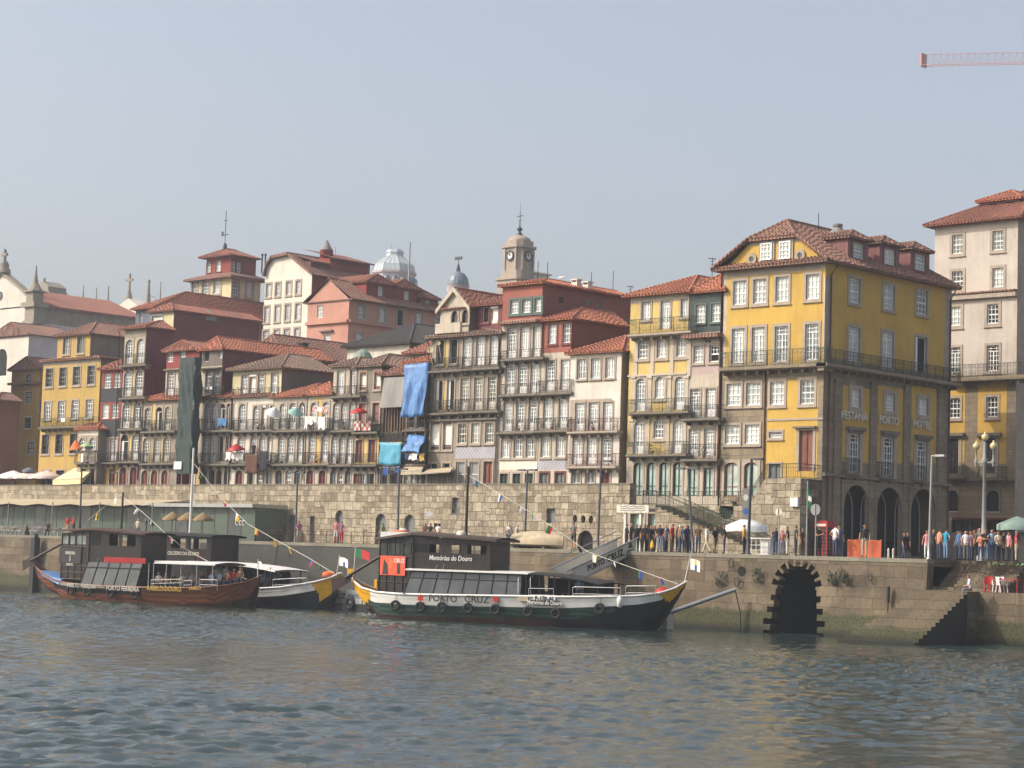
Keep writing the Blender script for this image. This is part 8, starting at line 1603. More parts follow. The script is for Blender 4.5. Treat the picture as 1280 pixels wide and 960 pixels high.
for k, (px, lab) in enumerate(((216, 'straw sunshade on the cafe terrace, left of three'), (235, 'straw sunshade on the cafe terrace, middle of three'), (254, 'straw sunshade on the cafe terrace, right of three'))):
    parasol(lab, px, 639.5+k*.5, 650+k*.4, 27, 5.5, 'straw', ZQ, 9, val=.12, pole='planks', group='straw sunshades on the terrace', deep=.85)
# cafe chairs and tables
def cafe_chair(): 
    e = thing('cafe_chair', 'pale wicker cafe chair on the terrace behind the brown boat', 'chair', (0, 0, 0), 'cafe chairs on the terrace'); mb = MB(); mb.box(-.22, .22, -.22, .22, .42, .46); mb.build('seat', 'off_white', e, True); mb = MB(); mb.grid([[(-.22+.11*k, .2+.05*(1-((k-2)/2)**2), .46), (-.22+.11*k, .24+.05*(1-((k-2)/2)**2), .85)] for k in range(5)], 0); mb.build('backrest', 'off_white', e, True)
    for sx in (-1, 1):
        for sy in (-1, 1): mb = MB(); mb.tube([(sx*.2, sy*.2, .42), (sx*.22, sy*.22, 0)], .018, 5); mb.build('leg', 'steel', e, True)
    return e
def cafe_table():
    e = thing('cafe_table', 'small round cafe table on the terrace behind the brown boat', 'table', (0, 0, 0), 'cafe tables on the terrace'); mb = MB(); mb.lathe((0, 0, .7), [(0, 0), (.38, 0), (.38, .03), (0, .03)], 14); mb.build('table_top', 'off_white', e, True); mb = MB(); mb.lathe((0, 0, 0), [(.25, 0), (.04, .05), (.03, .7)], 8); mb.build('pedestal', 'steel', e, True); return e
ch, tb = cafe_chair(), cafe_table(); rnd = random.Random(2); first = True
for k in range(9):
    px = 4+k*8.2+(12 if k > 6 else 0); X = onY(px, 668, 4.4).x; t = tb if first else copy_tree(tb); t.location = (X, 4.4+rnd.uniform(-.2, .2), ZQ)
    for dx in (-.65, .65):
        c = ch if first else copy_tree(ch); c.location = (X+dx, 4.3+rnd.uniform(-.2, .2), ZQ); c.rotation_euler = (0, 0, (1.57 if dx < 0 else -1.57)+rnd.uniform(-.4, .4)); first = False
q = onY(31, 668, 1.5); e = thing('menu_board', 'black folding menu board on the quay edge by the cafe terrace', 'board', (q.x, 1.5, ZQ)); mb = MB(); mb.quad((q.x-.35, 1.2, ZQ), (q.x+.35, 1.2, ZQ), (q.x+.3, 1.5, ZQ+.95), (q.x-.3, 1.5, ZQ+.95)); mb.quad((q.x-.35, 1.8, ZQ), (q.x+.35, 1.8, ZQ), (q.x+.3, 1.5, ZQ+.95), (q.x-.3, 1.5, ZQ+.95)); mb.build('board', 'near_black', e); mb = MB(); [mb.tube([(q.x+s_*.36, 1.19, ZQ), (q.x+s_*.31, 1.5, ZQ+.97)], .025, 4) for s_ in (-1, 1)]; mb.build('frame', 'planks', e)
# red and white plastic chairs and a table on the lower platform
def plastic_chair(label, mat, X, Y, rz):
    e = thing('plastic_chair', label, 'chair', (X, Y, ZP), 'plastic chairs on the lower platform', rz); mb = MB(); mb.grid([[(-.23+.115*k, -.22, .42), (-.23+.115*k, .2, .40)] for k in range(5)], 0); mb.build('seat', mat, e, True); mb = MB(); mb.grid([[(-.23+.115*k, .2+.06*(1-((k-2)/2)**2), .4), (-.22+.11*k, .3+.06*(1-((k-2)/2)**2), .85)] for k in range(5)], 0); mb.build('backrest', mat, e, True)
    for sx in (-1, 1): mb = MB(); mb.tube([(sx*.25, -.2, .4), (sx*.27, -.2, .63), (sx*.26, .25, .65)], .03, 5); mb.build('armrest', mat, e, True)
    for sx in (-1, 1):
        for sy in (-1, 1): mb = MB(); mb.tube([(sx*.2, sy*.2, .41), (sx*.24, sy*.25, 0)], .028, 5); mb.build('leg', mat, e, True)
for px, mt_, lab, rz in ((1234, 'red', 'red plastic chair by the stairs landing, nearest the seated woman', .6), (1240.5, 'red', 'red plastic chair with its back to the white chairs', -.9), (1247, 'white', 'white plastic chair between red chairs on the lower platform', .2), (1254, 'white', 'white plastic chair beside the red table on the lower platform', 2.5)): plastic_chair(lab, mt_, onY(px, 734, .6).x, .6+.3*math.sin(px), rz)
X = onY(1265, 734, .9).x; e = thing('plastic_table', 'red plastic table on the lower platform at the right edge', 'table', (X, .9, ZP)); mb = MB(); mb.box(X-.6, X+.6, .5, 1.3, ZP+.7, ZP+.74); mb.build('table_top', 'red', e)
for sx in (-1, 1):
    for sy in (-1, 1): mb = MB(); mb.tube([(X+sx*.5, .9+sy*.33, ZP+.7), (X+sx*.52, .9+sy*.35, ZP)], .03, 5); mb.build('leg', 'red', e)
# gull on the ridge
q = onX(701, 349.5, onY(690, 350, 18).x); mb = MB(); mb.lathe((0, 0, 0), [(0, 0)], 3); mb = MB(); rows = []
for k, (x, r) in enumerate(((-.28, .01), (-.2, .05), (-.05, .09), (.1, .09), (.2, .06), (.27, .05), (.33, .045), (.38, .01))): rows.append([(q.x+x, q.y+r*math.cos(t*.785), q.z+.15+.05*(k > 4)+r*math.sin(t*.785)) for t in range(8)])
mb.grid(rows, 0, True, True); mb.tube([(q.x+.38, q.y, q.z+.2), (q.x+.45, q.y, q.z+.18)], .012, 4); mb.tube([(q.x, q.y-.03, q.z-.05), (q.x, q.y-.03, q.z+.1)], .01, 4); mb.tube([(q.x, q.y+.03, q.z-.05), (q.x, q.y+.03, q.z+.1)], .01, 4); solo(mb, 'gull', 'white', 'white gull perched on the roof ridge of the pink attic house', 'gull', loc=q)
# pot plants on the balconies
rnd = random.Random(21)
for px, py in ((322, 537), (330, 537), (345, 579), (352, 579), (268, 537), (395, 579), (421, 580), (430, 537), (158, 577), (190, 538), (560, 515), (648, 539), (690, 537), (741, 538), (815, 568), (104, 577), (880, 573), (300, 495)):
    c = onY(px, py, 14.65); e = thing('pot_plant', 'small leafy plant in a pot on one of the balconies', 'plant', c, 'pot plants on the balconies'); mb = MB(); mb.lathe(c, [(.1, 0), (.14, .22), (.12, .22)], 8); mb.build('pot', 'tile_red', e); mb = MB(); R = rnd.uniform(.2, .36)
    for k in range(60):
        d = Vector((rnd.gauss(0, .5), rnd.gauss(0, .4), rnd.uniform(0, 1.8)))*R+Vector((0, 0, .2)); u = Vector((rnd.uniform(-1, 1), rnd.uniform(-1, 1), rnd.uniform(-.4, 1)))*.1; w = Vector((rnd.uniform(-1, 1), rnd.uniform(-1, 1), rnd.uniform(-1, 1)))*.05; mb.quad(c+d, c+d+u*.5+w, c+d+u, c+d+u*.5-w)
    mb.build('leaves', 'leaf_dark', e)
# ------------------------------------------------------------------ people: one continuous skinned body per pose
def body_mesh(pose, female=False):
    """metres, feet at z = 0, facing -Y; material slots: 0 skin 1 top 2 trousers 3 shoes 4 hair"""
    P, Rr, E, reg = {}, {}, [], {}
    def v(n, p, r, par=None, g=1): P[n] = Vector(p); Rr[n] = r; reg[n] = g; (E.append((par, n)) if par else None)
    st = pose.get('sit', False); hz = .50 if st else .93; ln = pose.get('lean', 0)
    def tp(x, y, z): c, s = math.cos(ln), math.sin(ln); return (x, y*c-(z-hz)*s, hz+(z-hz)*c+y*s)
    k = .93 if female else 1
    v('hip', (0, 0, hz), .135, None, 2); v('waist', tp(0, 0, hz+.14), .125*k, 'hip', 1); v('chest', tp(0, 0, hz+.34), .15*k, 'waist', 1); v('neck0', tp(0, .0, hz+.50), .075, 'chest', 1); v('neck', tp(0, -.01, hz+.56), .05, 'neck0', 0); v('jaw', tp(0, -.03, hz+.62), .075, 'neck', 0); v('skull', tp(0, -.015, hz+.70), .095, 'jaw', 0); v('crown', tp(0, -.005, hz+.765), .06, 'skull', 4)
    arms = pose.get('arms', ((.25, .02, .20, .27, -.04, -.04), (.25, .02, .20, .27, -.04, -.04)))
    for s, a in ((-1, arms[0]), (1, arms[1])):
        n = 'L' if s < 0 else 'R'; v('sh'+n, tp(s*.17*k, 0, hz+.455), .062, 'neck0', 1); v('up'+n, tp(s*(.17*k+a[0])/2, a[1]/2, hz+.455+(a[2]-.455)*.5), .05, 'sh'+n, 1); v('el'+n, tp(s*a[0], a[1], hz+a[2]), .042, 'up'+n, 1 if pose.get('long') else 0); v('wr'+n, tp(s*a[3], a[4], hz+a[5]), .03, 'el'+n, 0)
        d = (P['wr'+n]-P['el'+n]).normalized(); P['ha'+n] = P['wr'+n]+d*.075; Rr['ha'+n] = .032; reg['ha'+n] = 0; E.append(('wr'+n, 'ha'+n))
    legs = pose.get('legs', ((0, 0), (0, 0)))
    for s, (a, kb) in ((-1, legs[0]), (1, legs[1])):
        n = 'L' if s < 0 else 'R'; h0 = Vector((s*.085, 0, hz-.05)); v('th'+n, h0, .1, 'hip', 2)
        if st: kn = h0+Vector((s*.04, -.42, .02)); an = kn+Vector((0, -.03+a, -.40)); 
        else: kn = h0+Vector((s*.015, -math.sin(a)*.42, -math.cos(a)*.42)); an = kn+Vector((0, math.sin(kb-a)*.40, -math.cos(kb-a)*.40))
        v('kn'+n, kn, .066, 'th'+n, 2); v('ca'+n, kn.lerp(an, .35), .06, 'kn'+n, 2 if not pose.get('shorts') else 0); v('an'+n, an, .04, 'ca'+n, 2 if not pose.get('shorts') else 0); v('he'+n, an+Vector((0, .02, -.05)), .042, 'an'+n, 3); v('to'+n, an+Vector((s*.02, -.15, -.055)), .036, 'he'+n, 3)
    names = list(P); idx = {n: i for i, n in enumerate(names)}; me = bpy.data.meshes.new('skeleton'); me.from_pydata([tuple(P[n]) for n in names], [(idx[a], idx[b]) for a, b in E], [])
    o = bpy.data.objects.new('skeleton', me); COL.objects.link(o); o.modifiers.new('skin', 'SKIN')
    if not me.skin_vertices: me.attributes.new('skin', 'FLOAT', 'POINT')
    sv = me.skin_vertices[0].data
    for i, n in enumerate(names): sv[i].radius = (Rr[n]*(1.25 if n in ('chest', 'waist', 'hip') else 1), Rr[n]*(.82 if n in ('chest', 'waist') else 1)); sv[i].use_root = (n == 'hip')
    sb = o.modifiers.new('sub', 'SUBSURF'); sb.levels = 1; sb.render_levels = 1
    bpy.context.view_layer.update(); dg = bpy.context.evaluated_depsgraph_get(); out = bpy.data.meshes.new_from_object(o.evaluated_get(dg)); bpy.data.objects.remove(o)
    out.name = 'person'; out.materials.clear()
    V = [v_.co.copy() for v_ in out.vertices]; F = [tuple(p.vertices) for p in out.polygons]; Mi = []
    segs = [(P[a], P[b], Rr[a], Rr[b], reg[b], b) for a, b in E]; zmin = min(p.z for p in V)
    for f in F:
        c = sum((V[i] for i in f), Vector())/len(f); best = None
        for A, B, ra, rb, g, nb in segs:
            t = max(0, min(1, (c-A).dot(B-A)/max(1e-9, (B-A).length_squared))); d = (c-A.lerp(B, t)).length-(ra+(rb-ra)*t)
            if best is None or d < best[0]: best = (d, g, nb)
        g = best[1]
        hd = P['skull']
        if best[2] in ('skull', 'crown', 'jaw') and (c.z > hd.z+.035 or (c.y > hd.y+.02 and c.z > hd.z-(.16 if female else .06))): g = 4
        if female and best[2] == 'neck' and c.y > P['neck'].y: g = 4
        Mi.append(g)
    # face, ears and fingers
    def add(pts, faces, m): i0 = len(V); V.extend(Vector(p) for p in pts); [(F.append(tuple(i0+i for i in f)), Mi.append(m)) for f in faces]
    R0 = Matrix.Rotation(ln, 3, 'X'); h = P['skull']; q = lambda x, y, z: h+R0 @ Vector((x, y, z))
    add([q(-.014, -.088, -.01), q(.014, -.088, -.01), q(0, -.092, .03), q(0, -.118, -.018), q(0, -.09, -.03)], [(0, 3, 2), (3, 1, 2), (0, 4, 3), (4, 1, 3)], 0)
    for s in (-1, 1):
        add([q(s*.088, -.005, -.03), q(s*.106, .015, -.02), q(s*.106, .015, .025), q(s*.088, -.005, .03)], [(0, 1, 2, 3)], 0)
        add([q(s*.045, -.084, .018), q(s*.022, -.09, .018), q(s*.022, -.09, .028), q(s*.045, -.084, .028)], [(0, 1, 2, 3)], 4)
    add([q(-.025, -.083, -.055), q(.025, -.083, -.055), q(.022, -.084, -.047), q(-.022, -.084, -.047)], [(0, 1, 2, 3)], 3)
    for n, s in (('L', -1), ('R', 1)):
        w, hnd = P['wr'+n], P['ha'+n]; d = (hnd-w).normalized(); a = d.cross(Vector((s, 0, .01))).normalized(); b = a.cross(d).normalized()
        for i, (off, L_) in enumerate(((-.024, .06), (-.008, .075), (.008, .07), (.023, .055))):
            base = hnd+a*off+d*.015; mid = base+d*L_*.55-b*s*.004; tip = base+d*L_+b*(-s)*.022; r = .0085; pts = []
            for p_, rr in ((base, r), (mid, r*.95), (tip, r*.6)): pts += [p_+a*rr+b*rr, p_-a*rr+b*rr, p_-a*rr-b*rr, p_+a*rr-b*rr]
            add(pts, [(0, 1, 5, 4), (1, 2, 6, 5), (2, 3, 7, 6), (3, 0, 4, 7), (4, 5, 9, 8), (5, 6, 10, 9), (6, 7, 11, 10), (7, 4, 8, 11), (8, 9, 10, 11)], 0)
        base = w.lerp(hnd, .5)-a*.025; tip = base+d*.05-a*.03; r = .01; pts = []
        for p_, rr in ((base, r), (tip, r*.6)): pts += [p_+a*rr+b*rr, p_-a*rr+b*rr, p_-a*rr-b*rr, p_+a*rr-b*rr]
        add(pts, [(0, 1, 5, 4), (1, 2, 6, 5), (2, 3, 7, 6), (3, 0, 4, 7), (4, 5, 6, 7)], 0)
    me = bpy.data.meshes.new('person'); me.from_pydata([(p.x, p.y, p.z-zmin) for p in V], [], F); me.polygons.foreach_set('material_index', np.array(Mi, dtype=np.int32)); me.polygons.foreach_set('use_smooth', np.ones(len(F), dtype=bool)); bpy.data.meshes.remove(out)
    return me
POSES = {
 'stand': {}, 'long': {'long': True}, 'hips': {'arms': ((.36, .06, .24, .2, -.06, .08), (.36, .06, .24, .2, -.06, .08))},
 'fold': {'long': True, 'arms': ((.24, -.06, .2, .02, -.2, .22), (.24, -.06, .2, -.02, -.2, .2))},
 'phone': {'arms': ((.24, -.05, .2, .1, -.27, .3), (.25, .03, .2, .27, -.03, -.04))}, 'walk': {'long': True, 'arms': ((.24, -.1, .21, .25, -.22, .0), (.24, .12, .21, .26, .12, -.03)), 'legs': ((.38, .1), (-.3, .25))},
 'walk2': {'arms': ((.24, .12, .21, .26, .12, -.03), (.24, -.1, .21, .25, -.22, .0)), 'legs': ((-.28, .3), (.36, .08)), 'shorts': True}, 'shorts': {'shorts': True, 'arms': ((.24, -.04, .2, .15, -.2, .15), (.24, -.04, .2, .15, -.2, .18))},
 'point': {'arms': ((.3, -.12, .33, .34, -.36, .36), (.25, .02, .2, .27, -.04, -.04))}, 'bend': {'lean': .85, 'arms': ((.22, -.05, .2, .2, -.1, -.05), (.22, -.05, .2, .2, -.1, -.05)), 'legs': ((.1, .25), (.15, .3))},
 'sit': {'sit': True, 'arms': ((.24, -.06, .2, .16, -.26, .1), (.24, -.06, .2, .16, -.26, .1))}, 'sit_knees': {'sit': True, 'lean': .2, 'long': True, 'arms': ((.22, -.1, .2, .08, -.3, .2), (.22, -.1, .2, .08, -.3, .2))}}
BODY = {}
PC = {'black': '#1b1b1f', 'navy': '#232b40', 'blue': '#3f5f8c', 'lightblue': '#8fa9c8', 'teal': '#1f86a4', 'white': '#dcd9d4', 'cream': '#d3c9ac', 'grey': '#70706e', 'brown': '#54402f', 'tan': '#8d7350', 'red': '#b02a2a', 'pink': '#c9858c', 'salmon': '#dc9474', 'yellow': '#d3a62c', 'jeans': '#394a66', 'palejeans': '#7389a4', 'beige': '#b8ab92', 'khaki': '#6e664e', 'green': '#6f9a48', 'hair_dark': '#251b15', 'hair_brown': '#4a3424', 'hair_grey': '#8d8a86', 'hair_blond': '#a88548', 'shoe': '#2a2522', 'purple': '#8c5a78', 'capwhite': '#e0ded8'}
for k_, c_ in PC.items(): paint('wear_'+k_, c_, .85, var=.2)
def person(label, px, py, Y, pose, top, legs, hair='hair_dark', h=1.72, rz=0, z=None, female=False, group=None, loc=None, shoe='shoe'):
    key = (pose, female)
    if key not in BODY: BODY[key] = body_mesh(POSES[pose], female)
    if len(BODY[key].materials) == 0: [BODY[key].materials.append(MATS['skin']) for _ in range(5)]
    o = bpy.data.objects.new('person', BODY[key]); COL.objects.link(o)
    for s, mt_ in zip(o.material_slots, ('skin', 'wear_'+top, 'wear_'+legs, 'wear_'+shoe, 'wear_'+hair)): s.link = 'OBJECT'; s.material = MATS[mt_]
    p = Vector(loc) if loc is not None else onY(px, py, Y); o.location = (p.x, p.y, ZQ+.02 if z is None else z); sc = h/1.72; o.scale = (sc, sc, sc); o.rotation_euler = (0, 0, rz)
    return tag(o, label, 'person', group)
TO_CAM = math.pi/4           # turned to face the river and the camera
Q = 'people queuing for the boat'
person('person in a dark jacket at the head of the gangway, back turned', 782.5, 690, 1.3, 'fold', 'navy', 'black', h=1.74, rz=2.6, group=Q); person('second person in dark clothes at the gangway head, beside the sign post', 789, 690, 1.6, 'long', 'black', 'black', 'hair_grey', 1.8, -.4, group=Q)
person('person in black at the gangway rail, third in the queue', 795, 690, 2.2, 'long', 'black', 'navy', h=1.72, rz=.4, group=Q); person('person in a brown jacket just right of the sign post', 805, 692, 1.2, 'long', 'brown', 'black', h=1.74, rz=1.2, group=Q)
person('woman in black carrying a yellow bag', 813, 692, 1.5, 'long', 'black', 'khaki', 'hair_blond', 1.64, 1.0, female=True, group=Q); person('person in dark clothes behind the woman with the yellow bag', 818, 692, 2.4, 'long', 'black', 'black', h=1.7, rz=-.6, group=Q)
person('person in a dark waistcoat and pale jeans', 824.7, 692, 1.1, 'hips', 'black', 'palejeans', h=1.74, rz=.3, group=Q); person('person in a blue shirt half hidden in the queue', 831.5, 692, 2.2, 'stand', 'lightblue', 'navy', 'hair_grey', 1.7, 2.0, group=Q)
person('person in a pinkish red jacket and brown trousers', 840, 692, 1.2, 'long', 'red', 'brown', h=1.78, rz=1.8, group=Q); person('white haired person in a tan jacket and jeans', 849, 692, 1.2, 'long', 'tan', 'jeans', 'capwhite', 1.72, 2.6, group=Q)
person('person in navy left of the leaning lamp', 858, 692, 1.4, 'long', 'navy', 'navy', h=1.74, rz=1.4, group=Q); person('person in dark blue just behind the leaning lamp', 863, 692, 2.3, 'stand', 'navy', 'black', 'hair_grey', 1.72, -.8, group=Q)
person('person in a dark brown tee shirt and jeans right of the leaning lamp', 872.5, 693, 1.1, 'stand', 'brown', 'jeans', h=1.74, rz=.2, group=Q); person('person all in cream walking left along the queue', 883, 693, 1.1, 'walk', 'white', 'cream', h=1.74, rz=-1.3, group=Q)
person('person in a black top and khaki trousers near the queue end', 893.5, 693, 1.2, 'walk', 'black', 'khaki', h=1.68, rz=1.2, group=Q); person('last person of the queue in a dark jacket and jeans', 905, 693.5, 1.1, 'long', 'black', 'jeans', h=1.72, rz=-1.0, group=Q)
person('vendor in a yellow shirt and black trousers by the white umbrella', 930, 695, 1.4, 'phone', 'yellow', 'black', h=1.8, rz=-1.2)
person('person in a navy shirt and jeans behind the round white sign post', 969, 695, 1.6, 'stand', 'navy', 'jeans', h=1.66, rz=.6, group='people by the road signs'); person('small person in a pale pink top left of the man with white trousers', 977.5, 695, 1.4, 'phone', 'pink', 'palejeans', 'hair_brown', 1.5, .8, female=True, group='people by the road signs'); person('man in a black tee shirt and white trousers talking', 984, 695, 1.0, 'point', 'black', 'white', h=1.72, rz=-1.1, group='people by the road signs'); person('man in navy tee shirt and trousers by the end of the wall', 994.5, 696, 1.0, 'stand', 'navy', 'navy', h=1.78, rz=2.4, group='people by the road signs'); person('woman in brown in the shade behind the man in navy', 1002.5, 696, 2.2, 'long', 'brown', 'brown', 'hair_brown', 1.66, 1.6, female=True, group='people by the road signs')
person('man in black behind the grey road sign', 1023.5, 697, 1.1, 'phone', 'black', 'black', h=1.76, rz=1.4); person('man in a white tee shirt and jeans standing alone on the quay edge', 1043.7, 698, .8, 'hips', 'white', 'jeans', h=1.88, rz=2.9); person('person in dark blue close behind the man in white', 1048.5, 698, 1.5, 'stand', 'blue', 'jeans', h=1.82, rz=.8); person('man in a black tee shirt and beige trousers before the orange mesh', 1080.5, 698.5, .7, 'stand', 'black', 'beige', h=1.9, rz=.5)
R8 = 'crowd at the right end of the quay'
for lab, px, Y, ps, tp_, lg, hr, hh, rz, fm in (
 ('stooping woman in black with a red bag, left of the crowd', 1130, 1.2, 'walk', 'black', 'jeans', 'hair_dark', 1.5, 1.2, True), ('person in black walking just right of the stooping woman', 1135, 1.5, 'walk', 'black', 'black', 'hair_brown', 1.52, -1.0, False),
 ('person in a pink shirt hidden by the steel lamp', 1158.5, 1.6, 'stand', 'pink', 'white', 'hair_dark', 1.62, .5, True), ('blonde woman in a black dress right of the steel lamp', 1166.5, 1.4, 'stand', 'black', 'black', 'hair_blond', 1.68, 2.8, True), ('person in a salmon shirt and jeans beside the teal shirt', 1174, 1.1, 'stand', 'salmon', 'jeans', 'hair_brown', 1.72, 2.7, False), ('man in a teal shirt and jeans, back turned', 1182.3, 1.0, 'hips', 'teal', 'palejeans', 'hair_dark', 1.74, 2.9, False),
 ('person in a plain blue shirt at the crowd left end', 1199.5, 1.2, 'stand', 'blue', 'jeans', 'hair_dark', 1.66, 2.5, False), ('person in a white shirt next to the plain blue shirt', 1207.3, .9, 'stand', 'white', 'grey', 'hair_grey', 1.62, .6, False), ('person in a purple checked shirt in the crowd', 1213.5, 1.5, 'phone', 'purple', 'jeans', 'hair_brown', 1.62, -.4, True), ('person in a brown shirt behind the crowd', 1218, 2.6, 'stand', 'brown', 'black', 'hair_dark', 1.72, .4, False), ('tall grey haired person in grey by the globe lamp', 1224.5, 2.2, 'long', 'grey', 'black', 'hair_grey', 1.82, .7, False), ('short person in a pink top in front of the globe lamp', 1225.5, .9, 'phone', 'salmon', 'jeans', 'hair_brown', 1.5, .5, True), ('person in a black waistcoat right of the globe lamp', 1232, 1.1, 'fold', 'black', 'palejeans', 'hair_dark', 1.74, .3, False), ('person in a light blue shirt raising a hand', 1239.5, 1.3, 'point', 'lightblue', 'jeans', 'hair_grey', 1.72, .9, False), ('person in a cream shirt right of the light blue shirt', 1247.5, .9, 'phone', 'cream', 'navy', 'hair_brown', 1.62, 1.0, False), ('person in black between cream and pink tops', 1254, 1.3, 'long', 'black', 'black', 'hair_dark', 1.6, 2.0, True), ('woman in a rose top near the right edge', 1261, 1.0, 'stand', 'pink', 'black', 'hair_brown', 1.56, -.5, True), ('person in a red shirt and beige trousers under the green umbrella', 1270, 1.1, 'stand', 'red', 'beige', 'hair_grey', 1.68, 2.2, False)):
    person(lab, px, 698, Y, ps, tp_, lg, hr, hh, rz, female=fm, group=R8)
person('man in a grey shirt and dark shorts on the quay, left of the gangway', 716.5, 689, 1.0, 'shorts', 'grey', 'black', h=1.78, rz=.3); person('person in white cap and white clothes left of the covered dinghy', 635.5, 688, 3.6, 'stand', 'white', 'white', 'capwhite', 1.7, 1.0, group='people in white caps by the dinghy'); person('person in a white cap standing behind the covered dinghy', 645.5, 689, 4.2, 'phone', 'white', 'beige', 'capwhite', 1.68, 2.0, group='people in white caps by the dinghy'); person('person in a pale shirt bending over at the crowd fence', 634, 701, .9, 'bend', 'white', 'palejeans', h=1.72, rz=1.2)
person('walker with a white and green top near the arched wall doors', 478, 682, 5, 'walk2', 'green', 'white', h=1.66, rz=-1.2); person('person in a pink shirt and pale shorts on the quay', 419.5, 680, 3, 'shorts', 'pink', 'white', h=1.78, rz=.5, group='couple on the quay'); person('person in a dark top and red trousers beside the pink shirt', 426.5, 680, 3, 'stand', 'purple', 'red', 'hair_brown', 1.66, .2, female=True, group='couple on the quay'); person('person in dark red close to the first wall door', 373, 679, 6, 'shorts', 'purple', 'beige', h=1.72, rz=1.0)
person('person in a red jacket behind the brown boat stern cabin', 84, 668, 1.2, 'long', 'red', 'beige', h=1.72, rz=.4, group='pair in red jackets'); person('second person in a red jacket, right of the first', 91.5, 668, 1.4, 'fold', 'red', 'black', 'hair_brown', 1.76, -.3, group='pair in red jackets'); person('person in a white cap above the brown boat cabin', 172, 668, 1.6, 'long', 'cream', 'grey', 'capwhite', 1.6, .5); person('person in a navy jacket right of the white cap', 182, 668, 1.8, 'long', 'navy', 'jeans', 'hair_grey', 1.6, -.7); person('person in dark clothes seated among the cafe chairs', 60, 668, 3.4, 'sit', 'navy', 'black', h=1.72, rz=.8)
for px, lab, tp_ in ((531, 'left of three people sitting on the quay above the green boat cabin', 'brown'), (537.5, 'middle of three people sitting on the quay above the green boat cabin', 'black'), (547, 'right of three people sitting on the quay, in a white top', 'white')): person(lab, px, 684, 6.5, 'sit', tp_, 'black', h=1.72, rz=.3, z=ZQ+.45, group='people sitting by the wall'); 
e = thing('stone_bench', 'low stone bench at the foot of the wall above the green boat', 'bench', (onY(539, 684, 6.8).x, 6.8, ZQ)); mb = MB(); xx = onY(539, 684, 6.8).x; mb.box(xx-2.2, xx+2.2, 6.4, 7.1, ZQ+.72, ZQ+.88); mb.build('seat', 'coping', e); mb = MB(); [mb.box(xx+d-.2, xx+d+.2, 6.5, 7.0, ZQ, ZQ+.72) for d in (-1.6, 1.6)]; mb.build('base', 'coping', e)
person('person in black standing on a balcony over the brown rug', 317, 563, 14.6, 'stand', 'black', 'black', h=1.65, rz=.3, z=onY(317, 577, 14.6).z)
# woman seated on the river stairs
p = onY(1217, 742, -1.9); person('woman in a white top seated on the river stairs', 0, 0, 0, 'sit_knees', 'white', 'grey', 'hair_dark', 1.66, -.9, z=2.67, female=True, loc=(onY(1219, 735, -1.5).x-.3, -1.45, 0))
# passengers in the boats
def aboard(B, px, off, pose, lab, tp_, lg='jeans', hr='hair_dark', rz=0, h=1.7, dz=0.0, female=False, group=None):
    x, z = B.ray(px, 730, off); d = B.side(px); w = B.O+B.e*x+B.n*off; return person(lab, 0, 0, 0, pose, tp_, lg, hr, h, B.b+rz, z=d[1]-.28+dz, loc=w, female=female, group=group)
g2 = 'passengers on the brown boat'
for px, off, tp_, hr, lab in ((198, -1.1, 'white', 'hair_grey', 'passenger in white near the cabin of the brown boat'), (207, -1.0, 'brown', 'hair_dark', 'passenger in brown by the awning post of the brown boat'), (217, -1.1, 'black', 'hair_brown', 'passenger in black under the white awning'), (228, -1.0, 'beige', 'hair_blond', 'fair haired passenger in beige under the white awning'), (240, -1.1, 'grey', 'hair_dark', 'passenger in grey seated mid boat'), (253, -1.0, 'black', 'hair_brown', 'passenger in black behind the fore rail of the brown boat'), (264, -1.0, 'lightblue', 'hair_grey', 'passenger in light blue leaning at the fore rail'), (274.5, -.9, 'lightblue', 'hair_dark', 'passenger in pale blue right of the fore rail'), (284, -.6, 'salmon', 'hair_brown', 'passenger in salmon near the bow of the brown boat'), (292, -.4, 'red', 'hair_dark', 'passenger in red near the bow of the brown boat'), (300, -.2, 'tan', 'hair_brown', 'foremost passenger of the brown boat, in tan')): aboard(b2, px, off, 'sit', lab, tp_, 'jeans', hr, random.uniform(-.6, .6), dz=.05, group=g2)
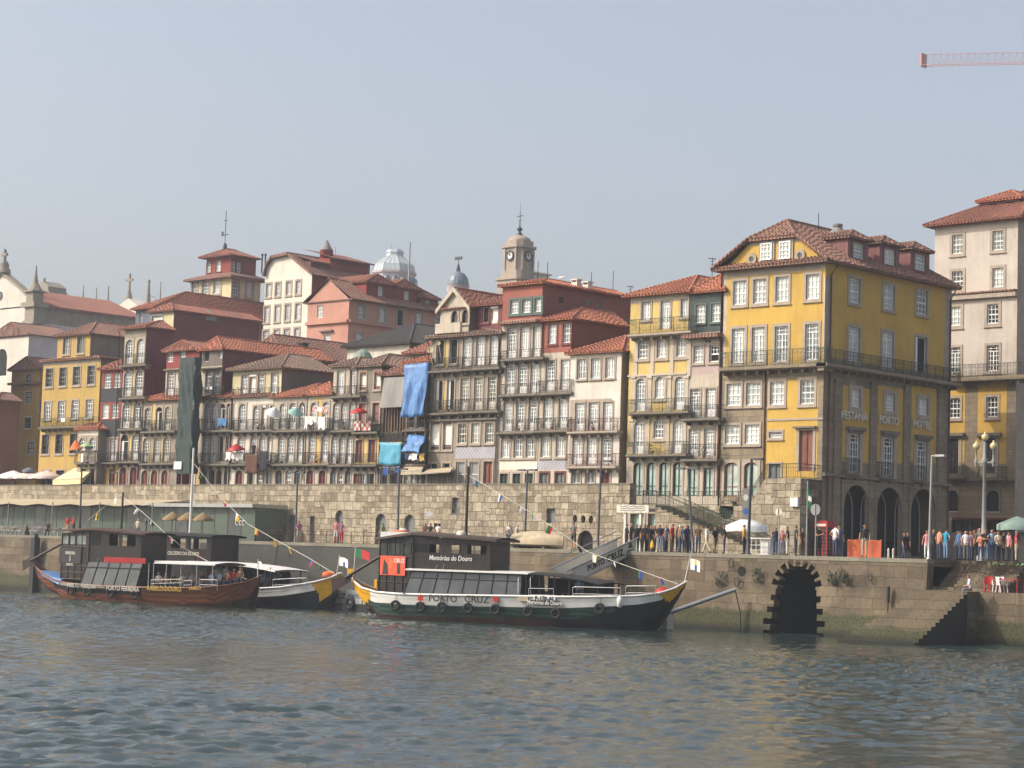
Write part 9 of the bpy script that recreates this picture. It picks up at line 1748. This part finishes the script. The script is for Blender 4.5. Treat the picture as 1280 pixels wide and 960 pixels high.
for px, off, tp_, hr, lab in ((270, .7, 'white', 'capwhite', 'standing passenger in white under the awning of the brown boat'), (281, .5, 'white', 'hair_grey', 'grey haired standing passenger under the awning edge'), (260, .8, 'purple', 'hair_dark', 'standing passenger in purple under the awning')): aboard(b2, px, off, 'long', lab, tp_, 'jeans', hr, random.uniform(-.6, .6), h=1.62, group=g2)
aboard(b3, 331, -1.0, 'long', 'crew member in blue standing under the black boat awning', 'blue', 'navy', h=1.66, dz=-.1, group='people in blue on the black boat'); aboard(b3, 346, -.9, 'sit', 'person in bright blue sitting by the black boat rail', 'blue', 'navy', dz=.35, rz=.8, group='people in blue on the black boat')
aboard(b1, 724, -1.2, 'sit', 'passenger in pale blue sitting at the fore rail of the green boat', 'lightblue', 'jeans', 'hair_grey', .4, dz=.1)
rq = random.Random(9)
for i in range(9):
    tp_, lg = rq.choice(['black', 'navy', 'brown', 'grey', 'blue']), rq.choice(['black', 'jeans', 'khaki', 'navy']); person('person in dark clothes hidden behind the front of the queue', 800+i*7.6+rq.uniform(-1.5, 1.5), 692, rq.uniform(2.6, 4), rq.choice(['long', 'stand', 'fold', 'phone']), tp_ if tp_ != 'grey' else 'black', lg, rq.choice(['hair_dark', 'hair_grey', 'hair_brown']), rq.uniform(1.66, 1.85), rq.uniform(-1.5, 1.5), female=rq.random() < .4, group='people behind the queue')
for i in range(9):
    person('person standing deep inside the right hand crowd', 1197+i*9+rq.uniform(-2, 2), 698, rq.uniform(2.4, 4), rq.choice(['long', 'stand', 'fold', 'phone']), rq.choice(['black', 'white', 'blue', 'pink', 'navy', 'tan']), rq.choice(['black', 'jeans', 'beige', 'navy']), rq.choice(['hair_dark', 'hair_grey', 'hair_brown', 'hair_blond']), rq.uniform(1.55, 1.8), rq.uniform(-1.5, 1.5), female=rq.random() < .4, group='people inside the right hand crowd')
# things carried
mb = MB(); q = onY(815, 683, 1.05); mb.grid([[(q.x+r*math.cos(t*.785)*1.0, 1.05+r*.5*math.sin(t*.785), q.z+z) for t in range(8)] for r, z in ((.03, .38), (.1, .25), (.17, .05), (.15, -.12), (.02, -.15))], 0, True, True); solo(mb, 'bag', 'wear_yellow', 'yellow carrier bag held in the queue', 'bag', loc=q)
